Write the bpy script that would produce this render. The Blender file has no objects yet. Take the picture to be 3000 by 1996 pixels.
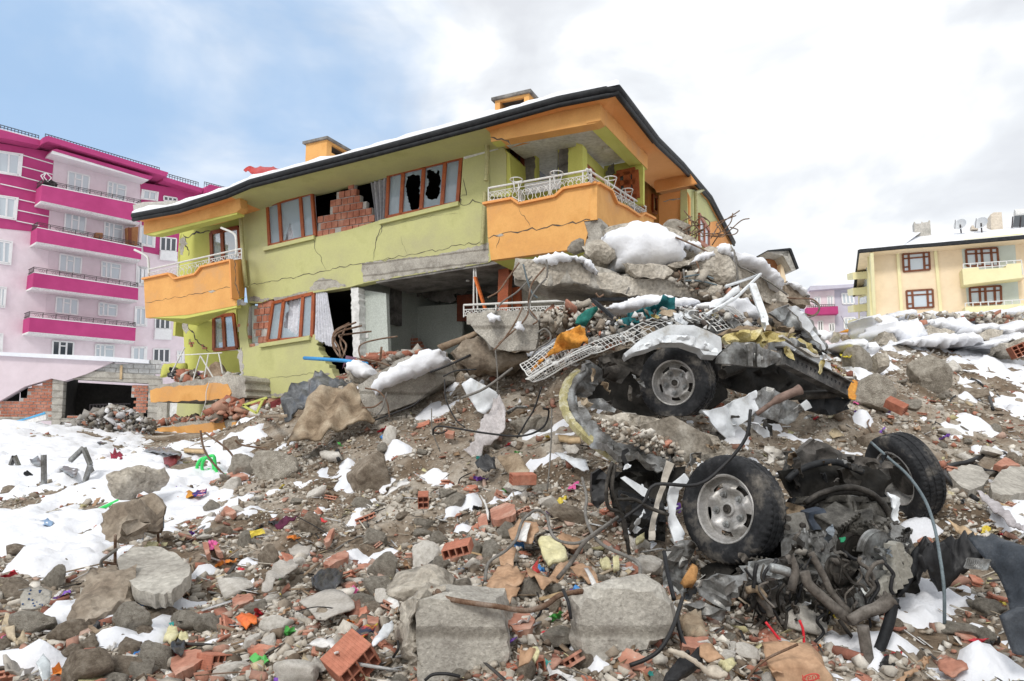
import bpy,bmesh,math,random
import numpy as np
from mathutils import Vector,Matrix,noise as mnoise
from mathutils.geometry import tessellate_polygon,delaunay_2d_cdt
random.seed(7);np.random.seed(7)
rnd=random.Random(11)
SC=bpy.context.scene
COL=SC.collection
R=math.radians
# -------- camera
CZ=1.7
PITCH=R(7.5)
cam_d=bpy.data.cameras.new('camera');cam=bpy.data.objects.new('camera',cam_d);COL.objects.link(cam)
cam_d.lens=24;cam_d.sensor_width=36;cam_d.clip_start=0.05;cam_d.clip_end=3000
cam.location=(0,0,CZ);cam.rotation_euler=(math.pi/2+PITCH,0,0)
SC.camera=cam
# -------- world, sun, exposure
SUN_EL,SUN_AZ=R(42),R(205)
w=bpy.data.worlds.new("World");SC.world=w;w.use_nodes=True
nt=w.node_tree;N=nt.nodes;L=nt.links;N.clear()
def nd(t,**k):
 n=N.new(t)
 for a,b in k.items():setattr(n,a,b)
 return n
out=nd('ShaderNodeOutputWorld')
sky=nd('ShaderNodeTexSky',sky_type='NISHITA',sun_disc=False,sun_elevation=SUN_EL,sun_rotation=SUN_AZ,dust_density=1.5)
bg1=nd('ShaderNodeBackground');bg1.inputs[1].default_value=0.15
L.new(sky.outputs[0],bg1.inputs[0])
tc=nd('ShaderNodeTexCoord')
mp=nd('ShaderNodeMapping');mp.inputs['Scale'].default_value=(1.0,1.0,1.9);mp.inputs['Location'].default_value=(0.3,0.1,0.25)
L.new(tc.outputs['Generated'],mp.inputs[0])
n1=nd('ShaderNodeTexNoise');n1.inputs['Scale'].default_value=2.3;n1.inputs['Detail'].default_value=6;n1.inputs['Roughness'].default_value=.52;n1.inputs['Distortion'].default_value=.35
L.new(mp.outputs[0],n1.inputs[0])
n2=nd('ShaderNodeTexNoise');n2.inputs['Scale'].default_value=4.2;n2.inputs['Detail'].default_value=5;n2.inputs['Distortion'].default_value=.3
L.new(mp.outputs[0],n2.inputs[0])
def m(op,a=None,b=None,c=None):
 n=nd('ShaderNodeMath',operation=op)
 for i,x in enumerate((a,b,c)):
  if x is None:continue
  if isinstance(x,(int,float)):n.inputs[i].default_value=x
  else:L.new(x,n.inputs[i])
 return n.outputs[0]
def dotdir(v):
 v=Vector(v).normalized()
 n=nd('ShaderNodeVectorMath',operation='DOT_PRODUCT');n.inputs[1].default_value=v
 nn=nd('ShaderNodeVectorMath',operation='NORMALIZE');L.new(tc.outputs['Generated'],nn.inputs[0]);L.new(nn.outputs[0],n.inputs[0])
 return n.outputs['Value']
mr=nd('ShaderNodeMapRange');mr.inputs[1].default_value=.72;mr.inputs[2].default_value=1.0;mr.inputs[3].default_value=0;mr.inputs[4].default_value=1
mr.interpolation_type='SMOOTHSTEP'
L.new(dotdir((-.66,1,.34)),mr.inputs[0])
clear=m('ADD',mr.outputs[0],m('MULTIPLY',m('SUBTRACT',.5,n1.outputs[0]),2.6))
cr=nd('ShaderNodeMapRange');cr.inputs[1].default_value=.32;cr.inputs[2].default_value=1.05;cr.inputs[4].default_value=.92;cr.interpolation_type='SMOOTHSTEP'
L.new(clear,cr.inputs[0])
ramp=nd('ShaderNodeValToRGB')
ramp.color_ramp.elements[0].position=.36;ramp.color_ramp.elements[0].color=(.70,.725,.77,1)
ramp.color_ramp.elements[1].position=.56;ramp.color_ramp.elements[1].color=(1.0,1.0,1.0,1)
e=ramp.color_ramp.elements.new(.46);e.color=(.80,.83,.87,1)
L.new(n2.outputs[0],ramp.inputs[0])
bg2=nd('ShaderNodeBackground');bg2.inputs[1].default_value=0.92
L.new(ramp.outputs[0],bg2.inputs[0])
bg3=nd('ShaderNodeBackground');bg3.inputs[0].default_value=(.38,.58,.86,1);bg3.inputs[1].default_value=0.86
ad=nd('ShaderNodeMixShader');ad.inputs[0].default_value=.88;L.new(bg1.outputs[0],ad.inputs[1]);L.new(bg3.outputs[0],ad.inputs[2])
mx=nd('ShaderNodeMixShader');L.new(cr.outputs[0],mx.inputs[0]);L.new(bg2.outputs[0],mx.inputs[1]);L.new(ad.outputs[0],mx.inputs[2])
L.new(mx.outputs[0],out.inputs[0])
sd=bpy.data.lights.new('sun','SUN');sd.energy=1.5;sd.angle=R(12);sd.color=(1,.965,.91)
sun=bpy.data.objects.new('sun',sd);COL.objects.link(sun)
sv=Vector((math.sin(SUN_AZ)*math.cos(SUN_EL),math.cos(SUN_AZ)*math.cos(SUN_EL),math.sin(SUN_EL)))
sun.rotation_euler=sv.to_track_quat('Z','Y').to_euler();sun.location=(0,0,30)
SC.view_settings.view_transform='Standard';SC.view_settings.look='None';SC.view_settings.exposure=0.30;SC.view_settings.gamma=1
SC.cycles.max_bounces=6;SC.cycles.diffuse_bounces=3;SC.cycles.transparent_max_bounces=8
# -------- photo geometry (measuring helpers)
CP,SP=math.cos(PITCH),math.sin(PITCH)
def ray(u,v):
 x=(u-1500)/2000;y=(998-v)/2000
 return Vector((x,CP-SP*y,SP+CP*y))
def P(u,v,Y):
 d=ray(u,v);return Vector((0,0,CZ))+d*(Y/d.y)
def pix(p):
 x,y,z=p[0],p[1],p[2]-CZ
 f=y*CP+z*SP;up=-y*SP+z*CP
 return 1500+2000*x/f,998-2000*up/f
def D(x,y):return(x*1.2728,y*1.2728)
def crop(x0,y0,s):return lambda x,y:(x0+x*s,y0+y*s)
c1=crop(0,350,800/2281);c2=crop(350,350,800/2281);c3=crop(1100,220,1050/2357);c4=crop(350,750,800/2091)
c5=crop(2150,550,850/2221);c6=crop(0,900,800/2091);c7=crop(0,1450,800/2297)
e1=crop(1400,700,1100/2357);e2=crop(1700,1200,1300/2357);e3=crop(700,900,1000/2357);e4=crop(600,1400,800/2105)
e5=crop(1100,1400,900/2357);e6=crop(1850,950,1050/2195);e7=crop(2400,1100,600/1568)
def seq(f,*a):return[f(a[i],a[i+1])for i in range(0,len(a),2)]
# -------- noise in numpy
def _hash(ix,iy,s):
 h=(ix.astype(np.int64)*374761393+iy.astype(np.int64)*668265263+s*982451653)&0x7fffffff
 h=(h^(h>>13))*1274126177&0x7fffffff
 h=h^(h>>16)
 return(h&0xffff)/65535.0
def vnoise(x,y,s=0):
 ix=np.floor(x);iy=np.floor(y);fx=x-ix;fy=y-iy
 fx=fx*fx*(3-2*fx);fy=fy*fy*(3-2*fy)
 a=_hash(ix,iy,s);b=_hash(ix+1,iy,s);c=_hash(ix,iy+1,s);d=_hash(ix+1,iy+1,s)
 return(a*(1-fx)+b*fx)*(1-fy)+(c*(1-fx)+d*fx)*fy-.5
def fbm(x,y,o=4,s=0):
 t=0;a=1
 for i in range(o):
  t=t+a*vnoise(x*2**i+17.3*i,y*2**i-9.1*i,s+i);a*=.5
 return t
 # -------- materials
MATS={}
def mat(name,cols,scale=3,bump=.3,rough=.85,metal=0,bscale=None,detail=8,spec=.3,voronoi=0,attr=False,stripes=None,warp=0,pos=None,alpha=None,sheen=0,dist=.01,agg=0,speck=None):
 if name in MATS:return MATS[name]
 m_=bpy.data.materials.new(name);m_.use_nodes=True;t=m_.node_tree;n=t.nodes;l=t.links
 b=n['Principled BSDF'];b.inputs['Roughness'].default_value=rough;b.inputs['Metallic'].default_value=metal
 b.inputs['Specular IOR Level'].default_value=spec
 tc=n.new('ShaderNodeTexCoord');co=tc.outputs['Object']
 nz=n.new('ShaderNodeTexNoise');nz.inputs['Scale'].default_value=scale;nz.inputs['Detail'].default_value=detail;nz.inputs['Roughness'].default_value=.62;nz.inputs['Distortion'].default_value=warp
 l.new(co,nz.inputs['Vector'])
 rp=n.new('ShaderNodeValToRGB');k=len(cols)
 el=rp.color_ramp.elements
 ps=pos or[.34+.32*i/(max(1,k-1))for i in range(k)]
 for i,c in enumerate(cols):
  e=el[i]if i<2 else el.new(ps[i])
  e.position=ps[i];e.color=(*c,1)
 l.new(nz.outputs[0],rp.inputs[0]);src=rp.outputs[0]
 nz2=n.new('ShaderNodeTexNoise');nz2.inputs['Scale'].default_value=bscale or scale*8;nz2.inputs['Detail'].default_value=8;nz2.inputs['Roughness'].default_value=.65
 l.new(co,nz2.inputs['Vector'])
 mul=n.new('ShaderNodeMix');mul.data_type='RGBA';mul.blend_type='MULTIPLY';mul.inputs[0].default_value=speck if speck is not None else(.55 if bump>.05 else.15)
 r2=n.new('ShaderNodeValToRGB');r2.color_ramp.elements[0].position=.3;r2.color_ramp.elements[0].color=(.55,.54,.52,1);r2.color_ramp.elements[1].position=.62;r2.color_ramp.elements[1].color=(1.15,1.15,1.15,1)
 l.new(nz2.outputs[0],r2.inputs[0]);l.new(src,mul.inputs[6]);l.new(r2.outputs[0],mul.inputs[7]);src=mul.outputs[2]
 if attr:
  at=n.new('ShaderNodeAttribute');at.attribute_name='tint'
  m2=n.new('ShaderNodeMix');m2.data_type='RGBA';m2.blend_type='MULTIPLY';m2.inputs[0].default_value=1
  l.new(src,m2.inputs[6]);l.new(at.outputs['Color'],m2.inputs[7]);src=m2.outputs[2]
 h=nz2.outputs[0]
 if agg:
  va=n.new('ShaderNodeTexVoronoi');va.inputs['Scale'].default_value=agg;l.new(co,va.inputs['Vector'])
  ra=n.new('ShaderNodeValToRGB');ra.color_ramp.elements[0].position=0;ra.color_ramp.elements[0].color=(.62,.60,.57,1);ra.color_ramp.elements[1].position=1;ra.color_ramp.elements[1].color=(1.22,1.2,1.17,1)
  l.new(va.outputs['Color'],ra.inputs[0]);mm=n.new('ShaderNodeMix');mm.data_type='RGBA';mm.blend_type='MULTIPLY';mm.inputs[0].default_value=.6;l.new(src,mm.inputs[6]);l.new(ra.outputs[0],mm.inputs[7]);src=mm.outputs[2]
 if stripes:
  wv=n.new('ShaderNodeTexWave');wv.inputs['Scale'].default_value=stripes[0];wv.bands_direction=stripes[1];wv.inputs['Distortion'].default_value=stripes[2];wv.inputs['Detail'].default_value=3
  l.new(co,wv.inputs['Vector'])
  rw_=n.new('ShaderNodeValToRGB');rw_.color_ramp.elements[0].position=.0;rw_.color_ramp.elements[0].color=(.45,.43,.40,1);rw_.color_ramp.elements[1].position=.10;rw_.color_ramp.elements[1].color=(1,1,1,1)
  l.new(wv.outputs['Fac'],rw_.inputs[0]);ms=n.new('ShaderNodeMix');ms.data_type='RGBA';ms.blend_type='MULTIPLY';ms.inputs[0].default_value=.7;l.new(src,ms.inputs[6]);l.new(rw_.outputs[0],ms.inputs[7]);src=ms.outputs[2]
  ad=n.new('ShaderNodeMath');ad.operation='ADD';l.new(h,ad.inputs[0]);l.new(rw_.outputs[0],ad.inputs[1]);h=ad.outputs[0]
 if voronoi:
  vo=n.new('ShaderNodeTexVoronoi');vo.inputs['Scale'].default_value=voronoi;l.new(co,vo.inputs['Vector'])
  ad=n.new('ShaderNodeMath');ad.operation='ADD';l.new(h,ad.inputs[0]);l.new(vo.outputs['Distance'],ad.inputs[1]);h=ad.outputs[0]
 if bump:
  bp=n.new('ShaderNodeBump');bp.inputs['Strength'].default_value=bump;bp.inputs['Distance'].default_value=dist
  l.new(h,bp.inputs['Height']);l.new(bp.outputs[0],b.inputs['Normal'])
 l.new(src,b.inputs['Base Color'])
 if alpha is not None:b.inputs['Alpha'].default_value=alpha
 if sheen:b.inputs['Sheen Weight'].default_value=sheen
 MATS[name]=m_;return m_
 # -------- object helpers
def tag(o,label=None,cat=None,group=None,kind=None):
 if label:o['label']=label
 if cat:o['category']=cat
 if group:o['group']=group
 if kind:o['kind']=kind
 return o
def empty(name,loc,label,cat,group=None):
 o=bpy.data.objects.new(name,None);COL.objects.link(o);o.location=loc;o.empty_display_size=.2
 return tag(o,label,cat,group)
def mobj(name,V,F,mt,parent=None,smooth=False,label=None,cat=None,group=None,kind=None,mats=None,mi=None,autos=None):
 """mesh object from world-space vertices; the origin goes to its base (or its thing's base)"""
 V=np.asarray([tuple(v)for v in V],dtype=np.float64).reshape(-1,3)
 if parent is not None:
  b=np.array(world_loc(parent))
 else:
  b=np.array([V[:,0].mean(),V[:,1].mean(),V[:,2].min()])
 me=bpy.data.meshes.new(name);me.from_pydata((V-b).tolist(),[],[tuple(f)for f in F]);me.update()
 for x in(mats or[mt]):me.materials.append(x)
 if mi is not None:me.polygons.foreach_set('material_index',mi)
 if smooth:
  me.polygons.foreach_set('use_smooth',[True]*len(me.polygons))
  if autos:me.set_sharp_from_angle(angle=R(autos))
 o=bpy.data.objects.new(name,me);COL.objects.link(o)
 if parent is not None:o.parent=parent
 else:o.location=b
 return tag(o,label,cat,group,kind)
def world_loc(o):
 v=Vector((0,0,0))
 while o is not None:v=v+o.location;o=o.parent
 return v
class MB:
 def __init__(s):s.V=[];s.F=[];s.M=[]
 def add(s,V,F,m=0):
  k=len(s.V);s.V+=[Vector(v)for v in V];s.F+=[tuple(i+k for i in f)for f in F];s.M+=[m]*len(F);return s
 def box(s,c,ax,ay,az,m=0):
  c=Vector(c);ax=Vector(ax);ay=Vector(ay);az=Vector(az)
  V=[c+ax*i+ay*j+az*k for k in(-1,1)for j in(-1,1)for i in(-1,1)]
  return s.add(V,[(0,2,3,1),(4,5,7,6),(0,1,5,4),(2,6,7,3),(0,4,6,2),(1,3,7,5)],m)
 def bar(s,p,q,w,h=None,up=(0,0,1),m=0):
  p=Vector(p);q=Vector(q);d=(q-p);l=d.length
  if l<1e-6:return s
  d.normalize();u=Vector(up)
  if abs(d.dot(u))>.95:u=Vector((1,0,0))
  a=d.cross(u).normalized();b=a.cross(d).normalized()
  return s.box((p+q)/2,d*l/2,a*w/2,b*(h or w)/2,m)
 def tube(s,pts,r,n=6,m=0,smooth=0,cap=True):
  if smooth:pts=catmull(pts,smooth)
  pts=[Vector(p)for p in pts];k=len(pts);V=[];prev=None
  for i,p in enumerate(pts):
   d=(pts[min(i+1,k-1)]-pts[max(i-1,0)])
   if d.length<1e-7:d=Vector((0,0,1))
   d.normalize()
   if prev is None:
    a=d.orthogonal().normalized()
   else:
    a=(prev-d*prev.dot(d))
    a=a.normalized()if a.length>1e-5 else d.orthogonal().normalized()
   prev=a;b=d.cross(a);rr=r[i*(len(r)-1)//max(1,k-1)]if isinstance(r,(list,tuple))else r
   V+=[p+(a*math.cos(2*math.pi*j/n)+b*math.sin(2*math.pi*j/n))*rr for j in range(n)]
  F=[(i*n+j,i*n+(j+1)%n,(i+1)*n+(j+1)%n,(i+1)*n+j)for i in range(k-1)for j in range(n)]
  if cap:F+=[tuple(range(n-1,-1,-1)),tuple((k-1)*n+j for j in range(n))]
  return s.add(V,F,m)
 def build(s,name,mt,parent=None,**kw):
  if isinstance(mt,list):return mobj(name,s.V,s.F,None,parent,mats=mt,mi=s.M,**kw)
  return mobj(name,s.V,s.F,mt,parent,**kw)
def catmull(pts,k=6):
 pts=[Vector(p)for p in pts]
 if len(pts)<3:return[pts[0].lerp(pts[-1],i/k)for i in range(k+1)]
 q=[pts[0]*2-pts[1]]+pts+[pts[-1]*2-pts[-2]];o=[]
 for i in range(1,len(q)-2):
  a,b,c,d=q[i-1:i+3]
  for j in range(k):
   t=j/k;o.append(.5*((2*b)+(c-a)*t+(2*a-5*b+4*c-d)*t*t+(3*b-a-3*c+d)*t**3))
 o.append(pts[-1]);return o
def jag(poly,step,amp,closed=True,seed=0,skip=()):
 """break the straight edges of a 2-D outline into a ragged line"""
 r=random.Random(seed);o=[];n=len(poly)
 for i in range(n if closed else n-1):
  a=poly[i];b=poly[(i+1)%n];o.append(a)
  if i in skip:continue
  l=math.hypot(b[0]-a[0],b[1]-a[1]);k=int(l/step)
  if k<1:continue
  nx,ny=-(b[1]-a[1])/l,(b[0]-a[0])/l
  for j in range(1,k+1):
   t=(j+r.uniform(-.3,.3))/(k+1);q=r.uniform(-amp,amp)
   o.append((a[0]+(b[0]-a[0])*t+nx*q,a[1]+(b[1]-a[1])*t+ny*q))
 if not closed:o.append(poly[-1])
 return o
def pinside(x,y,poly):
 c=False;n=len(poly);j=n-1
 for i in range(n):
  a,b=poly[i],poly[j]
  if(a[1]>y)!=(b[1]>y)and x<(b[0]-a[0])*(y-a[1])/(b[1]-a[1]+1e-12)+a[0]:c=not c
  j=i
 return c
class Plane:
 """a wall plane: origin, horizontal direction, up; pixels of the photograph are measured onto it"""
 def __init__(s,o,a,up=(0,0,1),off=0):
  s.o0=Vector(o);s.a=Vector(a).normalized();s.up=Vector(up).normalized()
  s.n=s.a.cross(s.up).normalized();s.o=s.o0+s.n*off
 def off(s,d):return Plane(s.o,s.a,s.up,d)
 def hit(s,u,v):
  d=ray(u,v);c=Vector((0,0,CZ));t=(s.o-c).dot(s.n)/d.dot(s.n);return c+d*t
 def st(s,u,v):
  p=s.hit(u,v)-s.o;return(p.dot(s.a),p.dot(s.up))
 def pt(s,x,t,off=0):return s.o+s.a*x+s.up*t+s.n*off
 def prism(s,mb,outer,holes=(),front=0.,back=-.2,m=0,st=False,mside=None):
  if not st:
   outer=[s.st(*q)for q in outer];holes=[[s.st(*q)for q in h]for h in holes]
  loops=[outer]+list(holes)
  tri=tessellate_polygon([[Vector((x,y,0))for x,y in lp]for lp in loops])
  flat=[q for lp in loops for q in lp];k=len(flat)
  V=[s.pt(x,y,front)for x,y in flat]+[s.pt(x,y,back)for x,y in flat]
  F=[]
  for t in tri:
   a,b,c=t
   cr=(flat[b][0]-flat[a][0])*(flat[c][1]-flat[a][1])-(flat[b][1]-flat[a][1])*(flat[c][0]-flat[a][0])
   if cr>0:F.append((a,b,c));F.append((a+k,c+k,b+k))
   else:F.append((a,c,b));F.append((a+k,b+k,c+k))
  mb.add(V,F,m);base=0;G=[]
  for lp in loops:
   n=len(lp);G+=[(base+i,base+k+i,base+k+(i+1)%n,base+(i+1)%n)for i in range(n)];base+=n
  kk=len(mb.V)-len(V);mb.F+=[tuple(i+kk for i in f)for f in G];mb.M+=[m if mside is None else mside]*len(G)
  return mb
 def poly(s,name,outer,mt,parent=None,holes=(),front=0.,back=-.2,st=False,**kw):
  mb=MB();s.prism(mb,outer,holes,front,back,st=st);return mb.build(name,mt,parent,**kw)
 def path(s,px,off=0):return[s.pt(*s.st(*q),off)for q in px]
def smoothn(p,sc,seed=0):
 return mnoise.fractal(Vector(p)*sc+Vector((seed*7.3,seed*3.1,0)),1.0,2.0,4)
def patch(name,pts,mt,thick=.004,amp=.02,freq=5.,step=None,ext=None,parent=None,seed=0,ragged=0,smooth=True,fold=None,bulge=None,mats=None,sidem=None,autos=None,gamp=None,**kw):
 """crumpled sheet or broken slab.  pts: outline (u, v, Y) measured in the photograph; it becomes a 3-D surface with real thickness"""
 pts=[tuple(q)for q in pts]
 us=[q[0]for q in pts];vs=[q[1]for q in pts]
 size=max(max(us)-min(us),max(vs)-min(vs));step=step or size/20
 o2=[(q[0],q[1])for q in pts]
 ol=jag(o2,step,ragged,seed=seed+1)
 r=random.Random(seed)
 inner=[]
 u=min(us)
 while u<max(us):
  v=min(vs)
  while v<max(vs):
   a,b=u+r.uniform(-.3,.3)*step,v+r.uniform(-.3,.3)*step
   if pinside(a,b,ol)and min(math.hypot(a-q[0],b-q[1])for q in ol)>step*.45:inner.append((a,b))
   v+=step
  u+=step
 allp=[Vector(q)for q in ol]+[Vector(q)for q in inner];n=len(ol)
 vo,eo,fo,ov,oe,of=delaunay_2d_cdt(allp,[(i,(i+1)%n)for i in range(n)],[],1,1e-4)
 F=[tuple(f)for f in fo]
 A=np.array([[q[0],q[1],1]for q in pts]);ys=np.array([q[2]for q in pts])
 co=np.linalg.lstsq(A,ys,rcond=None)[0];res=ys-A@co
 P0=[]
 for q in vo:
  d2_=np.array([(q.x-a[0])**2+(q.y-a[1])**2 for a in pts])+25.0;wt=1/d2_**1.3
  Y=q.x*co[0]+q.y*co[1]+co[2]+float((wt*res).sum()/wt.sum())
  P0.append(P(q.x,q.y,Y))
 nrm=Vector((0,0,0));F2=[]
 for f in F:
  a,b,c=(P0[i]for i in f[:3]);nn=(b-a).cross(c-a)
  if nn.dot(Vector((0,0,CZ))-a)<0:f=f[::-1];nn=-nn
  nrm+=nn;F2.append(f)
 nrm.normalize()
 ga=amp if gamp is None else gamp
 def disp(p):
  h=smoothn(p,freq,seed)*amp
  if ext is None and amp>=.015:h=h*.5+amp*(1-3.2*abs(smoothn(p,freq*.8,seed+2)))*.8+amp*.5*(1-3.2*abs(smoothn(p,freq*2.3,seed+3)))
  if fold:
   a_=Vector(fold[0]).normalized();h+=math.sin(p.dot(a_)*fold[1]+smoothn(p,3,seed+5)*2.5)*fold[2]
  return h
 top=[p+nrm*disp(p)for p in P0]
 if bulge:
  bh,bw=bulge
  for i,q in enumerate(vo):
   dd=1e9
   for j in range(n):
    a,b=ol[j],ol[(j+1)%n];l2=(b[0]-a[0])**2+(b[1]-a[1])**2+1e-9;t=max(0,min(1,((q.x-a[0])*(b[0]-a[0])+(q.y-a[1])*(b[1]-a[1]))/l2))
    dd=min(dd,math.hypot(q.x-a[0]-t*(b[0]-a[0]),q.y-a[1]-t*(b[1]-a[1])))
   k_=min(1,dd/bw);top[i]=top[i]+nrm*bh*(math.sqrt(max(0,1-(1-k_)**2))-.4)
 e_=Vector(ext)*1.0 if ext is not None else-nrm*thick
 bot=[p+e_+nrm*(disp(p+Vector((3,1,2)))-disp(p)if ext is not None else 0)*.5 for p in top]
 k=len(top);V=top+bot;Fs=list(F2)+[tuple(i+k for i in f[::-1])for f in F2];M=[0]*len(F2)+[1 if sidem else 0]*len(F2)
 cnt={}
 for f in F2:
  for i in range(len(f)):
   a,b=f[i],f[(i+1)%len(f)];cnt[(a,b)]=cnt.get((a,b),0)+1
 be=[(a,b)for(a,b)in cnt if(b,a)not in cnt]
 layers=1
 if ext is not None and Vector(ext).length>.08:layers=max(2,min(8,int(Vector(ext).length/.06)))
 bv=sorted({i for e in be for i in e});idx={}
 ring=[{i:i for i in bv}]
 for L_ in range(1,layers):
  rg={}
  for i in bv:
   p=top[i].lerp(bot[i],L_/layers);cdir=(p-nrm*0)
   q=p+Vector((smoothn(p,freq*1.3,seed+9),smoothn(p,freq*1.3,seed+17),smoothn(p,freq*1.3,seed+31)))*ga*1.5
   V.append(q);rg[i]=len(V)-1
  ring.append(rg)
 ring.append({i:i+k for i in bv})
 for(a,b)in be:
  for L_ in range(layers):
   Fs.append((ring[L_][a],ring[L_+1][a],ring[L_+1][b],ring[L_][b]));M.append(1 if sidem else 0)
 if sidem:return mobj(name,V,Fs,None,parent,smooth=smooth,mats=[mt,sidem],mi=M,autos=autos,**kw)
 return mobj(name,V,Fs,mt,parent,smooth=smooth,autos=autos,**kw)
 # -------- terrain
_cp=[]
for x,y,Y in[(0,1568,3.4),(600,1568,3.25),(1030,1568,2.95),(1500,1568,3.1),(2000,1568,3.45),(2357,1568,3.5),(0,1400,4.6),(400,1400,4.4),(800,1400,4.2),(1250,1400,3.75),(1600,1400,4.05),(1850,1450,4.15),(2050,1420,4.2),(2357,1400,4.25),(0,1250,6.6),(300,1250,6.2),(700,1250,5.7),(1100,1250,5.2),(1450,1250,4.75),(1700,1270,4.85),(1950,1280,5.0),(2250,1250,5.0),(2357,1250,5.0),(0,1120,9.5),(300,1120,9),(600,1120,8),(900,1120,7.2),(1200,1120,6.3),(1500,1120,5.7),(1850,1120,5.9),(2200,1120,6.0),(2357,1120,6.2),(0,1000,13.2),(60,972,14.5),(130,985,15),(300,1020,14.5),(500,1020,13.5),(700,1000,10.5),(900,1000,8.6),(1100,1000,7.7),(1300,1000,7.0),(1600,1005,6.5),(1900,1000,6.9),(2150,1000,7.8),(2357,1000,8.5),(250,985,20),(420,1000,18.5),(620,955,13.5),(800,925,10.8),(950,900,9.8),(1100,880,9.2),(1300,900,8.0),(1600,930,7.4),(1850,930,7.6),(1200,790,9.3),(1500,760,9.0),(1750,780,9.0),(1880,820,9.2),(2000,860,9.8),(2150,890,10.2),(2357,930,10.6),(820,850,12.5),(1000,835,12),(2040,797,13),(2200,792,14),(2357,785,14.5),(2300,770,17),(2100,775,17)]:
 _cp.append(P(*D(x,y),Y))
for q in[(0,0,.35),(-3,0,.3),(3,0,.35),(-3,-6,.2),(4,-6,.2),(0,2.0,.5),(-8,2,.3),(8,2,.5),(-12,8,.5),(12,6,.9),(14,12,2.3),(-20,12,1.0),(0,13.5,2.6),(3,11.5,3.0),(3,16,2.2),(-3,17,2.2),(-9,19,1.6),(-9,24,1.2),(-15,24,1.3),(6,20,1.6),(12,22,2.4),(0,30,1.0),(20,30,1.2),(-30,30,1.0),(30,60,1),(-40,60,1),(0,60,1),(0,120,0.8),(80,120,.8),(-80,120,.8),(-60,0,.5),(60,0,.5),(0,-60,.2),(0,400,.5),(400,400,.5),(-400,400,.5)]:
 _cp.append(Vector(q))
_C=np.array([tuple(p)for p in _cp]);_n=len(_C)
def _phi(r):return np.sqrt(r*r+.15)
_d=_phi(np.hypot(_C[:,0][:,None]-_C[:,0][None],_C[:,1][:,None]-_C[:,1][None]))
_A=np.zeros((_n+1,_n+1));_A[:_n,:_n]=_d+np.eye(_n)*-.02;_A[:_n,_n]=1;_A[_n,:_n]=1
_w=np.linalg.solve(_A,np.append(_C[:,2],0))
def _axis(lo,a,b,hi,h,g=1.12):
 mid=list(np.arange(a,b,h));l=[];x=a;s=h
 while x>lo:s*=g;x-=s;l.append(x)
 r_=[];x=mid[-1];s=h
 while x<hi:s*=g;x+=s;r_.append(x)
 return np.array(l[::-1]+mid+r_)
GX=_axis(-900,-8.5,9.5,900,.045,1.05);GY=_axis(-60,1.6,12.5,1800,.045,1.05)
XX,YY=np.meshgrid(GX,GY)
def smooth_h(X,Y):
 s=np.full(X.shape,_w[_n])
 for i in range(_n):s=s+_w[i]*_phi(np.hypot(X-_C[i,0],Y-_C[i,1]))
 return s
ZS=smooth_h(XX,YY)
near=np.clip((40-np.hypot(XX,YY))/25,0,1)
rub=(.20-.08*np.clip((4.8-YY)/2,0,1))*fbm(XX*1.1,YY*1.1,3,3)+.10*fbm(XX*3.7,YY*3.7,4,9)+.022*fbm(XX*14,YY*14,2,21)
leftsnow=np.clip((-XX*.9-1.0-(8-YY)*.35)/3,0,1)*np.clip((YY-4.5)/3,0,1)
ZT=ZS+rub*near*(1-.55*leftsnow)
def _interp(A,x,y):
 i=int(min(max(np.searchsorted(GX,x)-1,0),len(GX)-2));j=int(min(max(np.searchsorted(GY,y)-1,0),len(GY)-2))
 fx=(x-GX[i])/(GX[i+1]-GX[i]);fy=(y-GY[j])/(GY[j+1]-GY[j])
 return(A[j,i]*(1-fx)+A[j,i+1]*fx)*(1-fy)+(A[j+1,i]*(1-fx)+A[j+1,i+1]*fx)*fy
def gz(x,y):return float(_interp(ZT,x,y))
def G(u,v,mx=60):
 d=ray(u,v);t=2.0;c=Vector((0,0,CZ));pt=t
 while t<mx:
  p=c+d*t
  if p.z<gz(p.x,p.y):
   a,b=pt,t
   for _ in range(12):
    mm=(a+b)/2;p=c+d*mm
    if p.z<gz(p.x,p.y):b=mm
    else:a=mm
   return c+d*b
  pt=t;t*=1.012
 return c+d*mx
def GN(x,y,h=.12):
 return Vector((gz(x-h,y)-gz(x+h,y),gz(x,y-h)-gz(x,y+h),2*h)).normalized()
_f=YY*CP+(ZT-CZ)*SP;_f=np.where(_f<.5,.5,_f)
PU=(1500+2000*XX/_f)/1.2728;PV=(998-2000*(-YY*SP+(ZT-CZ)*CP)/_f)/1.2728
front=YY>1.0
SN=np.full(XX.shape,-1.0)
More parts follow.
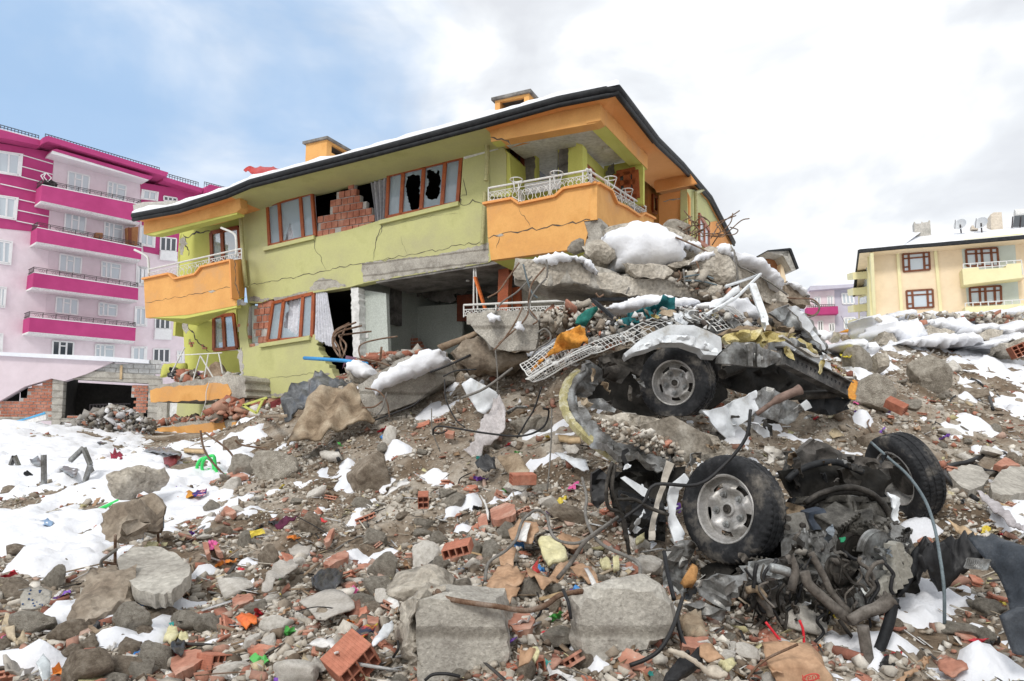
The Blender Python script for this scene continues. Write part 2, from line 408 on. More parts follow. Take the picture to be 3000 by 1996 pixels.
for(u,v,a,b,k)in[(90,1060,240,95,1.9),(280,1110,230,80,1.9),(60,1235,220,80,1.8),(340,1160,170,65,1.7),(430,1100,120,40,1.5),(480,1050,120,36,1.3),(585,1005,34,40,1.2),(190,1210,120,70,1.4),(20,1010,150,60,1.6),(300,1480,110,34,1.5),(180,1430,90,40,1.3),(60,1525,120,44,1.3),(385,1395,36,26,1.5),(250,1535,80,26,1.1),(455,1335,40,18,1.2),(480,1490,30,22,.9),(530,1440,26,16,1.0),(805,1085,34,26,1.4),(905,1030,60,24,1.4),(870,1110,26,20,.8),(1010,1090,36,22,.8),(815,1130,16,14,1.3),(650,1140,22,14,.6),(2290,850,100,62,1.7),(2345,925,60,42,1.5),(2230,905,40,30,1.1),(2225,985,52,28,1.4),(2310,1050,50,26,1.0),(2180,1000,40,24,1.0),(2250,1035,48,24,1.1),(1990,965,46,18,1.3),(2010,830,60,40,1.4),(1960,790,50,30,1.4),(2100,770,120,50,2),(2280,770,120,50,2),(2140,1400,130,60,1.5),(2260,1490,140,70,1.3),(2030,1500,130,50,1.2),(2200,1560,180,40,1.1),(1900,1490,60,30,.9),(1330,1500,40,70,1.1),(1420,1550,90,30,1.1),(1650,1540,90,26,.9),(1900,1140,80,34,1.2),(2010,1100,60,30,1.0),(2110,1225,60,22,1.3),(2330,1190,60,40,1.0),(1840,1080,60,20,.7),(2345,1100,40,30,1.0),(1130,1565,80,14,1.0),(520,950,60,20,.5),(200,960,90,20,.5),(280,1000,90,22,.6)]:
 g=k*np.exp(-(((PU-u)/a)**2+((PV-v)/b)**2)*1.1)-1.0
 SN=np.maximum(SN,np.where(front,g,-1))
far=np.clip((np.hypot(XX,YY)-17)/6,0,1);SN=np.maximum(SN,far*1.4-1)
SN=SN*.105+.12*fbm(XX*1.9,YY*1.9,3,40)+.15*fbm(XX*5,YY*5,5,44)
hol=ZT-(ZS);SN=SN-np.clip(hol,-.08,.08)*.55+.026
ZSN=ZT+np.clip(SN,-.06,.10)
ny,nx=XX.shape
def grid_obj(name,Z,mask,mt,**kw):
 idx=np.arange(nx*ny).reshape(ny,nx)
 f=np.stack([idx[:-1,:-1],idx[:-1,1:],idx[1:,1:],idx[1:,:-1]],-1)
 if mask is not None:
  mk=mask[:-1,:-1]|mask[:-1,1:]|mask[1:,1:]|mask[1:,:-1];f=f[mk]
 f=f.reshape(-1,4);used=np.unique(f);rem=np.full(nx*ny,-1);rem[used]=np.arange(len(used));f=rem[f]
 V=np.stack([XX.ravel(),YY.ravel(),Z.ravel()],-1)[used]
 me=bpy.data.meshes.new(name);me.vertices.add(len(V));me.vertices.foreach_set('co',V.ravel().astype(np.float32))
 me.loops.add(len(f)*4);me.loops.foreach_set('vertex_index',f.ravel().astype(np.int32))
 me.polygons.add(len(f));me.polygons.foreach_set('loop_start',(np.arange(len(f))*4).astype(np.int32));me.polygons.foreach_set('loop_total',np.full(len(f),4,np.int32))
 me.polygons.foreach_set('use_smooth',np.ones(len(f),bool));me.update(calc_edges=True);me.materials.append(mt)
 o=bpy.data.objects.new(name,me);COL.objects.link(o);return tag(o,**kw)
M_dirt=mat('dirt',[(.10,.073,.048),(.20,.15,.105),(.35,.295,.235),(.54,.495,.43)],scale=1.3,bump=1,bscale=22,rough=.95,pos=[.3,.43,.54,.66],dist=.03,voronoi=18)
M_snow=mat('snow',[(.76,.78,.83),(.83,.84,.87)],scale=1.2,bump=.9,bscale=9,rough=.7,spec=.2,dist=.02,speck=.10)
MATS['snow'].node_tree.nodes['Principled BSDF'].inputs['Base Color'].default_value=(.87,.88,.9,1)
grid_obj('ground',ZT,None,M_dirt,label='brown earth and dust of the rubble slope',kind='structure')
grid_obj('snow',ZSN,SN>-.02,M_snow,label='patchy snow lying in the hollows of the rubble',kind='stuff')
# -------- materials of the buildings
M_green=mat('olive_plaster',[(.46,.46,.205),(.54,.54,.25),(.505,.50,.245),(.47,.455,.25)],scale=.7,bump=.04,bscale=30,rough=.9)
M_lime=mat('lime_plaster',[(.53,.54,.13),(.62,.62,.18)],scale=.9,bump=.04,bscale=30,rough=.9)
M_orange=mat('orange_plaster',[(.66,.33,.10),(.76,.41,.14),(.70,.36,.12),(.62,.35,.16)],scale=.8,bump=.04,bscale=30,rough=.9)
M_orange2=mat('deep_orange_plaster',[(.72,.32,.10),(.80,.38,.14)],scale=.8,bump=.04,bscale=30,rough=.9)
M_conc=mat('concrete',[(.30,.28,.25),(.44,.42,.38),(.56,.54,.49)],scale=2.2,bump=.7,bscale=30,rough=.92,dist=.02,agg=34)
M_concb=mat('board_marked_concrete',[(.31,.29,.26),(.45,.43,.39),(.54,.52,.47)],scale=4.5,bump=.8,bscale=55,rough=.9,stripes=(1.1,'Z',1.0),agg=70,dist=.015)
M_brick=mat('hollow_brick',[(.36,.13,.08),(.47,.19,.125),(.55,.28,.20)],scale=3.2,bump=.3,bscale=30,rough=.9)
M_mortar=mat('mortar',[(.42,.40,.37),(.55,.53,.5)],scale=5,bump=.6,rough=.95)
M_wood=mat('varnished_wood',[(.30,.07,.025),(.42,.11,.035)],scale=5,bump=.1,rough=.45,spec=.4)
M_dwood=mat('dark_wood_door',[(.12,.03,.015),(.2,.05,.02)],scale=5,bump=.1,rough=.5)
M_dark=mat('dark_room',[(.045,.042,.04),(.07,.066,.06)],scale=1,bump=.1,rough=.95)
M_inwall=mat('grey_green_room_paint',[(.46,.50,.46),(.54,.58,.54)],scale=1,bump=.1,bscale=30,rough=.9)
M_white=mat('white_plaster',[(.66,.66,.65),(.76,.76,.75)],scale=1.2,bump=.1,rough=.9)
M_soot=mat('soot_stained_concrete',[(.10,.095,.09),(.2,.19,.18),(.30,.29,.27)],scale=2.4,bump=.4,bscale=20)
M_gutter=mat('black_sheet_gutter',[(.010,.011,.013),(.028,.03,.033)],scale=6,bump=.1,rough=.6,spec=.25)
M_rail=mat('white_painted_iron',[(.62,.62,.60),(.75,.75,.73)],scale=14,bump=.1,rough=.6)
M_pipe=mat('olive_downpipe',[(.40,.38,.18),(.48,.46,.24)],scale=4,bump=.1,rough=.6)
M_curtain=mat('white_curtain',[(.62,.63,.68),(.74,.75,.80)],scale=2,bump=.1,rough=.95)
M_gcurtain=mat('grey_curtain',[(.34,.34,.37),(.45,.45,.48)],scale=2,bump=.1,rough=.95)
M_cmask=mat('crack_gap_shade',[(.07,.06,.05),(.11,.10,.085)],scale=9,bump=.3,rough=.95)  # dark brown imitates the shade inside an open crack
M_snow2=M_snow
def glassmat(name,col,rough=.06,a=.55):
 m_=bpy.data.materials.new(name);m_.use_nodes=True;b=m_.node_tree.nodes['Principled BSDF']
 b.inputs['Base Color'].default_value=(*col,1);b.inputs['Roughness'].default_value=rough;b.inputs['Specular IOR Level'].default_value=.9;b.inputs['Alpha'].default_value=a
 return m_
M_glass=glassmat('window_glass',(.45,.55,.62),.05,.45)
M_gblind=glassmat('glass_with_net_curtain',(.50,.56,.60),.15,1)
M_gdark=glassmat('dark_glass',(.06,.07,.08),.06,1)
def wavy(plane,px_top,px_bot,off,mt,parent,name='curtain',waves=7,amp=.05,n=40,rows=7,seed=1,ragged=0,**kw):
 """hanging pleated cloth between a top line and a bottom line measured on a plane"""
 (a0,b0),(a1,b1)=px_top,px_bot;r=random.Random(seed);V=[];F=[]
 A=plane.st(*a0),plane.st(*b0);B=plane.st(*a1),plane.st(*b1);ph=r.random()*6
 for j in range(rows+1):
  t=j/rows
  for i in range(n+1):
   s=i/n;x=(A[0][0]*(1-s)+A[1][0]*s)*(1-t)+(B[0][0]*(1-s)+B[1][0]*s)*t
   y=(A[0][1]*(1-s)+A[1][1]*s)*(1-t)+(B[0][1]*(1-s)+B[1][1]*s)*t
   if j==rows and ragged:y+=r.uniform(-ragged,ragged)
   o=off+amp*math.sin(s*waves*6.283+ph+math.sin(t*3+s*5)*.8)*(0.6+.6*t)
   V.append(plane.pt(x,y,o))
 for j in range(rows):
  for i in range(n):F.append((j*(n+1)+i,j*(n+1)+i+1,(j+1)*(n+1)+i+1,(j+1)*(n+1)+i))
 o=mobj(name,V,F,mt,parent,smooth=True,**kw)
 return o
def quadpt(q,s,t):
 """s to the right, t down, in a quad given as top-left, top-right, bottom-right, bottom-left"""
 a,b,c,d=q
 return((a[0]*(1-s)+b[0]*s)*(1-t)+(d[0]*(1-s)+c[0]*s)*t,(a[1]*(1-s)+b[1]*s)*(1-t)+(d[1]*(1-s)+c[1]*s)*t)
def shard_hole(q,seed,fill=.9):
 r=random.Random(seed);o=[]
 for i in range(22):
  a=i/22*6.283;k=fill*(.78+.32*r.random())*(1 if i%2 else.72)
  o.append(quadpt(q,.5+.5*k*math.cos(a),.5+.5*k*math.sin(a)))
 return o
def window(plane,q,parent,bars=(),hbars=(),fm=None,glass=None,fw=.05,off=0.,depth=.07,broken={},label=None,sill=False,curtain=None,name='window',lights=None):
 """framed window: quad in photo pixels on a wall plane -> frame (with its bars), panes, sill"""
 q=[plane.st(*p)for p in q];fm=fm or M_wood;glass=glass or M_glass
 mb=MB();a,b,c,d=q
 def seg(p,r,w=fw):mb.bar(plane.pt(*p,off),plane.pt(*r,off),w,depth,up=plane.n)
 def inn(p):
  cx=sum(k[0]for k in q)/4;cy=sum(k[1]for k in q)/4;l=math.hypot(cx-p[0],cy-p[1]);return(p[0]+(cx-p[0])/l*fw*.6,p[1]+(cy-p[1])/l*fw*.6)
 qi=[inn(p)for p in q]
 seg(qi[0],qi[1]);seg(qi[1],qi[2]);seg(qi[2],qi[3]);seg(qi[3],qi[0])
 for s in bars:seg(quadpt(qi,s,0),quadpt(qi,s,1),fw*1.1)
 for(s0,s1,t)in hbars:seg(quadpt(qi,s0,t),quadpt(qi,s1,t),fw*.8)
 fr=mb.build(name,fm,parent)
 if label:fr['label']=label
 ss=[0]+sorted(bars)+[1]
 for i in range(len(ss)-1):
  qq=[quadpt(qi,ss[i]+.01,0.01),quadpt(qi,ss[i+1]-.01,0.01),quadpt(qi,ss[i+1]-.01,.99),quadpt(qi,ss[i]+.01,.99)]
  br=broken.get(i)
  if br=='none':continue
  pm=MB();plane.prism(pm,qq,([jag([plane.st(*z_)for z_ in br],.05,.02,seed=3)]if isinstance(br,list)else[shard_hole(qq,br)])if br else[],off-.006,off-.012,st=True)
  p=pm.build('pane',glass,fr)
  if br:p['label']='smashed pane with a jagged hole'
 return fr
def brickwork(plane,poly,parent,name='brick_infill',bw=.19,bh=.19,off=-.04,dep=.12,seed=3,skip=.03,st=False,label=None):
 q=poly if st else[plane.st(*p)for p in poly];r=random.Random(seed);mb=MB()
 y=min(p[1]for p in q);row=0;x0=min(p[0]for p in q);x1=max(p[0]for p in q);y1=max(p[1]for p in q)
 while y<y1:
  x=x0-(row%2)*bw/2
  while x<x1:
   if pinside(x+bw/2,y+bh/2,q)and r.random()>skip:
    o=off+r.uniform(-.02,.012);c=plane.pt(x+bw/2,y+bh/2,o-dep/2)
    mb.box(c,plane.a*(bw/2-.012),plane.up*(bh/2-.014),plane.n*dep/2,0)
   x+=bw
  y+=bh;row+=1
 k=len(mb.F);y=min(p[1]for p in q)
 while y<y1:
  x=x0
  while x<x1:
   if pinside(x+bw/2,y+bh/2,q):
    mb.box(plane.pt(x+bw/2,y+bh/2,off-dep/2-.028),plane.a*bw/2,plane.up*bh/2,plane.n*(dep/2-.002),1)
   x+=bw
  y+=bh
 o=mb.build(name,[M_brick,M_mortar],parent)
 if label:o['label']=label
 return o
def crackline(plane,px,parent,w=.025,off=.0,seed=0,mt=None):
 """crack with its gap shade painted as a thin dark ragged strip standing 4 mm off the plaster"""
 r=random.Random(seed);pts=[plane.st(*p)for p in px];pts=jag(pts,.12,.035,closed=False,seed=seed)
 up=[];dn=[]
 for i,p in enumerate(pts):
  a=pts[max(0,i-1)];b=pts[min(len(pts)-1,i+1)];l=math.hypot(b[0]-a[0],b[1]-a[1])+1e-9
  nx_,ny_=-(b[1]-a[1])/l,(b[0]-a[0])/l;ww=w*.6*r.uniform(.25,1)*(.3 if i in(0,len(pts)-1)else 1)/2
  up.append((p[0]+nx_*ww,p[1]+ny_*ww));dn.append((p[0]-nx_*ww,p[1]-ny_*ww))
 mb=MB();k=len(pts)
 V=[plane.pt(*p,off+.004)for p in up]+[plane.pt(*p,off+.004)for p in dn]
 mb.add(V,[(i+k,i+1+k,i+1,i)for i in range(k-1)])
 return mb.build('crack',mt or M_cmask,parent)
def scrollrail(plane,px_top,px_bot,off,parent,n=8,r=.011,name='balcony_railing',mt=None,label=None,group=None):
 """iron railing of scrolls between a top line and a bottom line (polylines in photo pixels)"""
 A=[plane.st(*p)for p in px_top];B=[plane.st(*p)for p in px_bot]
 def at(L_,s):
  x=L_[0][0]+(L_[-1][0]-L_[0][0])*s
  for i in range(len(L_)-1):
   lo,hi=sorted((L_[i][0],L_[i+1][0]))
   if lo-1e-6<=x<=hi+1e-6:
    t=(x-L_[i][0])/(L_[i+1][0]-L_[i][0]+1e-9);return(x,L_[i][1]+(L_[i+1][1]-L_[i][1])*t)
  return(x,L_[-1][1])
 mb=MB();pt=lambda q:plane.pt(*q,off)
 mb.tube([pt(at(A,i/20))for i in range(21)],r*2.2,8)
 mb.tube([pt((at(A,i/20)[0],at(A,i/20)[1]-.10))for i in range(21)],r*.9,5)
 mb.tube([pt((at(B,i/20)[0],at(B,i/20)[1]+.03))for i in range(21)],r*.9,5)
 for i in range(n+1):
  s=i/n;a=at(A,s);b=at(B,s)
  if i%4==0 or i==n:mb.tube([pt(a),pt(b)],r*1.4,6)
  if i<n:
   c=at(B,(i+.5)/n);t=at(A,(i+.5)/n);h=(t[1]-.10)-(c[1]+.03);wd=abs(at(B,(i+1)/n)[0]-b[0])
   for sg in(-1,1):
    q=[]
    for k in range(15):
     tt=k/14;ang=tt*math.pi*1.6
     q.append((c[0]+sg*(.10+.30*math.sin(ang))*wd*.9*(1-.35*tt),c[1]+.03+h*(.04+.55*tt+.35*tt*math.sin(ang*.5))))
    mb.tube([pt(k_)for k_ in q],r*.7,4)
    q=[(c[0]+sg*wd*.28+math.cos(k)*wd*.16,c[1]+.03+h*.72+math.sin(k)*wd*.16)for k in[i_/8*6.283 for i_ in range(9)]]
    mb.tube([pt(k_)for k_ in q],r*.7,4)
 o=mb.build(name,mt or M_rail,parent,smooth=True,autos=40)
 if label:o['label']=label
 return o
 # -------- the damaged green and orange apartment building
aA=Vector((.906,-.423,0)).normalized();dB=Vector((.423,.906,0)).normalized()
A=Plane((-.53,15,1.7),aA)
BO,EO=.85,1.15
Ab,Ae=A.off(BO),A.off(EO)
bld=empty('damaged_apartment_building',P(1000,1180,15.5),'tilting green and orange apartment block with its lower storeys crushed in','building')
dbl=lambda f,*a:seq(f,*a)
W1o=seq(D,545,468)+seq(D,640,440,760,405,880,370,1000,335,1128,296,1130,600)+[c3(740,1235),c3(0,1355)]+seq(D,838,652,800,662,724,674,620,690,600,697,570,697,560,600)
W1h=seq(D,612,471,720,444,800,424,890,401,1066,361,1059,467,960,490,886,504,800,530,722,547,616,570)
M_wallset=[M_green,M_conc]
A.poly('upper_wall',W1o,M_green,bld,holes=[W1h],front=0,back=-.25)
A.poly('lower_wall',seq(D,552,806,607,792,655,782,725,770)+jag(seq(D,725,770,733,806,748,830,768,862,792,882),9,5,closed=False,seed=3)+seq(D,790,905,640,915)+seq(D,560,925),M_green,bld,front=0,back=-.25)
A.poly('lower_wall',seq(D,545,697,571,697,566,760,574,806,552,806),M_green,bld,front=-.01,back=-.25)
A.poly('plinth_wall',seq(D,536,915)+seq(D,820,870,820,1010,536,1010),M_conc,bld,front=-.35,back=-.5)
def bare(plane,px,seed,mt=M_conc,off=.005,name='bare_concrete_patch',st=8,am=3):
 return plane.poly(name,jag(px,st,am,seed=seed),mt,bld,front=off,back=off-.004)
bare(A,seq(D,832,606,1000,588,1126,560)+[c3(742,1232),c3(0,1352)]+seq(D,836,649),1,M_concb)
bare(A,[c4(1440,275),c4(1500,195),c4(1560,165),c4(1640,185),c4(1740,230),c4(1500,268)],2,M_concb)
bare(A,[c4(985,355),c4(1010,310),c4(1050,310),c4(1090,330),c4(1160,325),c4(1140,345)],3,st=5)
bare(A,[c4(1180,320),c4(1280,310),c4(1370,280),c4(1440,272),c4(1440,282),c4(1190,345)],4,st=6,am=1)
bare(A,[c3(585,530),c3(590,490),c3(660,455),c3(770,440),c3(770,480),c3(680,505)],5,st=6)
bare(A,[c2(1060,735),c2(1130,705),c2(1190,703),c2(1180,712),c2(1070,740)],6,st=5,am=1)
bare(A,[c2(2150,470),c2(2158,430),c2(2200,465),c2(2230,450),c2(2230,463)],7,st=5,am=1)
bare(A,[c4(965,1075),c4(1000,1045),c4(1100,1060),c4(1270,1050),c4(1270,1075),c4(1100,1075)],8)
bare(A,[c4(1460,940),c4(1600,895),c4(1620,900),c4(1600,915),c4(1440,965)],9,st=6,am=2)
A.poly('lintel_strip',[c3(582,540),c3(805,475),c3(808,490),c3(585,555)],M_white,bld,front=.02,back=0)
for k,(px,wd)in enumerate([([c2(1100,1380),c2(1300,1350),c2(1480,1318),c2(1700,1270),c2(1990,1210),c2(2281,1165)],.035),([c2(1620,1000),c2(1640,1100),c2(1690,1160),c2(1700,1210),c2(1728,1260)],.03),([c2(2190,885),c2(2180,960),c2(2140,1030),c2(2120,1180)],.03),([c3(575,680),c3(590,740),c3(600,790),c3(555,805),c3(560,850),c3(600,855)],.05),([c3(600,855),c3(640,820),c3(700,845)],.09),([c3(0,1120),c3(20,1050),c3(45,1000),c3(35,975)],.035),([c4(1090,945),c4(1300,925),c4(1560,885)],.02),([c3(170,1060),c3(190,1130),c3(210,1180)],.015),([c3(40,1000),c3(300,940),c3(540,910)],.012),([c4(940,950),c4(1090,945)],.02),([c3(0,1222),c3(210,1185),c3(420,1150),c3(560,1115),c3(720,1098)],.03)]):
 crackline(A,px,bld,wd,seed=k)
for q in([c2(1215,1090),c2(1640,990)],[c3(35,975),c3(555,850)],[c4(1085,690),c4(1470,630)]):
 a,b=A.st(*q[0]),A.st(*q[1]);MB().bar(A.pt(a[0],a[1],.05),A.pt(b[0],b[1],.05),.1,.07,up=A.n).build('window_sill',M_green,bld)
window(A,[c2(1222,712),c2(1612,600),c2(1640,980),c2(1240,1065)],bld,bars=(.27,.75),off=-.03,fw=.085,broken={1:[c2(1372,1015),c2(1395,930),c2(1415,865),c2(1440,935),c2(1432,990),c2(1400,1020)]},label='three-light window with red-brown frame and a cracked middle pane')
wavy(A,(c2(1240,700),c2(1610,610)),(c2(1260,1050),c2(1640,985)),-.13,M_curtain,bld,waves=9,amp=.03,seed=4)
window(A,[c3(75,655),c3(572,535),c3(548,845),c3(60,945)],bld,bars=(.21,.50,.79),off=-.03,fw=.085,broken={1:[c3(195,720),c3(203,668),c3(240,650),c3(288,660),c3(292,700),c3(280,740),c3(290,790),c3(285,860),c3(258,888),c3(225,880),c3(212,820),c3(195,765)],2:[c3(333,625),c3(360,618),c3(395,645),c3(408,610),c3(418,660),c3(428,690),c3(412,730),c3(422,770),c3(400,812),c3(355,815),c3(325,790),c3(330,740),c3(350,700),c3(330,665)]},glass=M_glass,label='four-light window with two smashed middle panes')
wavy(A,(c3(85,665),c3(175,645)),(c3(75,940),c3(165,925)),-.12,M_curtain,bld,waves=3,amp=.03,seed=5)
wavy(A,(c3(470,590),c3(560,565)),(c3(455,850),c3(540,835)),-.12,M_curtain,bld,waves=3,amp=.03,seed=6)
wavy(A,(c2(2085,520),c2(2235,470)),(c2(2130,870),c2(2215,850)),-.10,M_gcurtain,bld,waves=4,amp=.07,seed=7)
window(A,[c4(1165,350),c4(1492,275),c4(1478,632),c4(1120,662)],bld,bars=(.27,.75),off=-.03,fw=.085,broken={1:[c4(1275,345),c4(1375,325),c4(1372,400),c4(1365,470),c4(1350,600),c4(1300,570),c4(1250,540),c4(1268,450),c4(1290,400)]},label='leaning lower window with a smashed middle pane')
wavy(A,(c4(1180,360),c4(1480,290)),(c4(1150,640),c4(1465,620)),-.16,M_curtain,bld,waves=9,amp=.04,seed=8)
wavy(A,(c4(1495,270),c4(1585,280)),(c4(1480,640),c4(1650,700)),-.05,M_curtain,bld,waves=7,amp=.05,seed=9,ragged=.04,label='long white net curtain blowing out of the opening')
brickwork(A,[c2(1640,985),c2(1650,820),c2(1745,775),c2(1750,700),c2(1800,680),c2(1810,620),c2(1880,590),c2(1900,535),c2(1955,525),c2(1975,620),c2(2030,685),c2(2070,740),c2(2100,810),c2(2125,880)],bld,label='stepped heap of torn red brick infill between the windows')
A.poly('plaster_ledge',jag([c2(1640,990),c2(2200,870),c2(2200,885),c2(1640,1005)],5,2,seed=5),M_white,bld,front=-.02,back=-.16)
brickwork(A,[c4(1040,375),c4(1165,355),c4(1120,665),c4(1040,670),c4(1020,560),c4(1020,450)],bld,seed=5)
brickwork(A,[c4(945,660),c4(1100,650),c4(1100,690),c4(945,700)],bld,bh=.1,seed=6)
A.poly('broken_wall_edge',[c4(985,375),c4(1030,375),c4(1045,500),c4(1060,660),c4(990,660)],M_inwall,bld,front=-.12,back=-.2)
brickwork(A,[c4(905,390),c4(975,375),c4(985,660),c4(930,670),c4(905,560)],bld,bw=.13,bh=.11,off=-.02,seed=7,skip=.25)
A.poly('broken_wall_edge',jag([c4(1760,240),c4(1820,240),c4(1832,780),c4(1780,770),c4(1768,480)],7,2,seed=11),M_white,bld,front=-.05,back=-.30)
A.poly('torn_partition',[c4(1815,245),c4(1985,270),c4(2005,775),c4(1832,790)],M_inwall,bld,front=-.3,back=-.42,label='pale grey-green partition stub with light switches')
sw=MB()
for i in range(3):
 p=A.off(-.29).hit(*c4(1862+i*18,612));sw.box(p,A.a*.035,A.up*.05,A.n*.008)
sw.build('light_switch',M_white,bld)
rf=A.off(-.0)
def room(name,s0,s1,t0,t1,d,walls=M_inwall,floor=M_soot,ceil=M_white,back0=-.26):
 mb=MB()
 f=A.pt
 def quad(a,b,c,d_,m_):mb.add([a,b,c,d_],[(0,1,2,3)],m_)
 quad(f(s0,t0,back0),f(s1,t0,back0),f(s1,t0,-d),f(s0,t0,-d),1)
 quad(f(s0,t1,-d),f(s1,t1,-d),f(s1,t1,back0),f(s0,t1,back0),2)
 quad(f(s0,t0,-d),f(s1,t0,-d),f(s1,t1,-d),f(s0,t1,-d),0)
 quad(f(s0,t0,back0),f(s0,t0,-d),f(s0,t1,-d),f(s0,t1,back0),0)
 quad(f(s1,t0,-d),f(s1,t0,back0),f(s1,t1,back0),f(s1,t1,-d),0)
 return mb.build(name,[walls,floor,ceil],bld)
s0,_=A.st(*D(612,600));s1,_=A.st(*D(1126,600));sm,_=A.st(*c4(1775,500))
_,tf=A.st(*D(1000,835));_,tc_=A.st(*D(1126,592));_,tu=A.st(*D(1060,470));_,tt=A.st(*D(1060,352))
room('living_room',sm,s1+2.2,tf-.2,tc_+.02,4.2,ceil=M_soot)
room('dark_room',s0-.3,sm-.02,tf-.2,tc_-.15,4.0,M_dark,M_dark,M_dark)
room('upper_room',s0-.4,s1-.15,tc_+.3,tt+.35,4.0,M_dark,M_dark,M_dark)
Ak=A.off(-1.6)
Ak.poly('column',[c3(30,1360),c3(125,1360),c3(125,1640),c3(30,1640)],M_soot,bld,front=0,back=-.35)
A3=A.off(-2.6)
brickwork(A3,jag([e3(1075,0),e3(1110,70),e3(1160,140),e3(1190,210),e3(1240,250),e3(1290,300),e3(1200,330),e3(1075,330)],10,5,seed=2),bld,bw=.2,bh=.1,label='torn brick wall deep inside the open room')
A3.poly('soot_band',jag([c3(130,1405),c3(470,1405),c3(600,1340),c3(800,1330),c3(800,1420),c3(500,1420),c3(470,1480),c3(280,1450),c3(150,1440)],10,8,seed=4),M_soot,bld,front=-.3,back=-.35)
A3.poly('inner_wall',[e3(1090,-10),e3(1500,-40),e3(1500,300),e3(1260,330),e3(1190,200)],M_inwall,bld,front=-.35,back=-.45)
A3.poly('door',[c3(535,1450),c3(660,1440),c3(660,1620),c3(535,1620)],M_dwood,bld,front=0,back=-.05)
A.off(-.5).poly('balcony_post',[c3(810,1240),c3(880,1245),c3(865,1600),c3(800,1600)],M_wood,bld,front=0,back=-.2,label='raw timber door jamb under the corner balcony')
A.off(-.9).poly('door_frame',[c3(900,1400),c3(950,1390),c3(955,1540),c3(905,1540)],M_wood,bld,front=0,back=-.1)
mb=MB();mb.tube(A.off(-.1).path([c3(647,1255),c3(645,1540)]),.02,6);mb.tube(A.off(-.12).path([c3(658,1255),c3(672,1540)]),.018,6);mb.build('bent_pipe',M_rail,bld)
mb=MB();mb.bar(*A.off(.05).path([c3(655,1330),c3(722,1540)]),.09,.05);mb.build('hanging_window_jamb',mat('orange_red_wood',[(.55,.13,.03),(.66,.18,.05)],bump=.1),bld)
mb=MB();mb.tube(A.off(-1).path([c3(607,1290),c3(607,1325)]),.012,5);mb.tube(A.off(-1).path([c3(607,1325),c3(607,1358)]),.045,8);mb.build('lamp_holder',M_white,bld)
A.poly('slab_edge',[c3(0,1352),c3(742,1230),c3(900,1205),c3(905,1220),c3(742,1250),c3(0,1368)],M_soot,bld,front=-.02,back=-1.5)
# ---- roof: eaves, soffit, gutter, snow
EV=[(391,631),(526,606),(666,562),(736,532),(897,490),(1100,438),(1412,354),(1635,291),(1808,256)]
evs=[Ae.st(*p)for p in EV]
kb=Ab.st(*c3(1457,700));KB=Ab.pt(*kb)
ke=Ae.pt(*evs[-1])
BE=Plane(ke,dB,off=0)
SV=[(1924,407),(1996,478),(2080,576),(2150,710)]
svp=[BE.hit(*p)for p in SV]
eave=[Ae.pt(*p)for p in evs]+svp
nA=A.n
mb=MB()
nin=[]
for i,p in enumerate(eave):
 q=p.copy()
 nin.append(q)
def inward(i,d,up=0):
 p=eave[i];c=len(EV)-1
 if i<c:o=-A.n*d
 elif i==c:o=-A.n*d-aA*d*.9
 else:o=-aA*d
 return p+o+Vector((0,0,up))
k=len(eave)
V=[inward(i,.03,-.10)for i in range(k)]+[inward(i,1.25,-.14)for i in range(k)]
c0=len(EV)-2
def soff(ids,mt_):
 mb=MB();ids=list(ids);VV=[V[i]for i in ids+[ids[-1]+1]]+[V[i+k]for i in ids+[ids[-1]+1]];h=len(ids)+1
 mb.add(VV,[(i,i+h,i+1+h,i+1)for i in range(len(ids))]);mb.build('soffit',mt_,bld)
soff(range(0,2),M_orange2);soff(range(2,6),M_green);soff(range(6,9),M_orange2);soff(range(9,k-1),M_orange2)
V=[inward(i,0,.0)for i in range(k)]+[inward(i,3.2,.75)for i in range(k)]+[inward(i,6.5,1.3)for i in range(k)]
F=[(i,i+1,i+1+k,i+k)for i in range(k-1)]+[(i+k,i+1+k,i+1+2*k,i+2*k)for i in range(k-1)]
V2=[v+Vector((0,0,-.12))for v in V];n3=len(V)
MB().add(V+V2,F+[tuple(j+n3 for j in f[::-1])for f in F]+[(i,i+n3,i+1+n3,i+1)for i in range(k-1)]+[(0,k,k+n3,n3),(k,2*k,2*k+n3,k+n3)]).build('roof',M_gutter,bld)
mb=MB()
fine=[]
for i in range(k-1):
 for j in range(6):fine.append(eave[i].lerp(eave[i+1],j/6))
fine.append(eave[-1])
mb.tube([p+Vector((0,0,-.02))for p in fine],.085,8);mb.tube([p+Vector((0,0,-.13))for p in fine],.055,6)
mb.build('gutter',M_gutter,bld,smooth=True)
def snowstrip(idx,w0,hmax,parent,seed):
 pts=[];V=[];F=[]
 for a in range(len(idx)-1):
  for j in range(10):pts.append((idx[a]+(idx[a+1]-idx[a])*j/10))
 pts.append(idx[-1]);n=len(pts);prof=[(-.06,.0),(-.05,.55),(.02,.92),(.2,1.05),(.6,1.15),(1.6,1.2),(3.0,1.2)]
 for q in pts:
  i=min(int(q),k-2);t=q-i;hh=hmax*(.55+.6*(smoothn(Vector((q*2.1,seed,0)),1)+.5))
  for(o,h)in prof:
   p0=inward(i,o,.03+o*.23);p1=inward(i+1,o,.03+o*.23);p=p0.lerp(p1,t)
   V.append(p+Vector((0,0,h*hh)))
 m_=len(prof)
 for a in range(n-1):
  for b in range(m_-1):F.append((a*m_+b,(a+1)*m_+b,(a+1)*m_+b+1,a*m_+b+1))
 F.append(tuple(range(m_)))
 return mobj('roof_snow',V,F,M_snow2,None,smooth=True,label='thin white snow along the tilted roof edge of the green building',cat='snow')
snowstrip(list(range(0,9)),0,.16,bld,1)
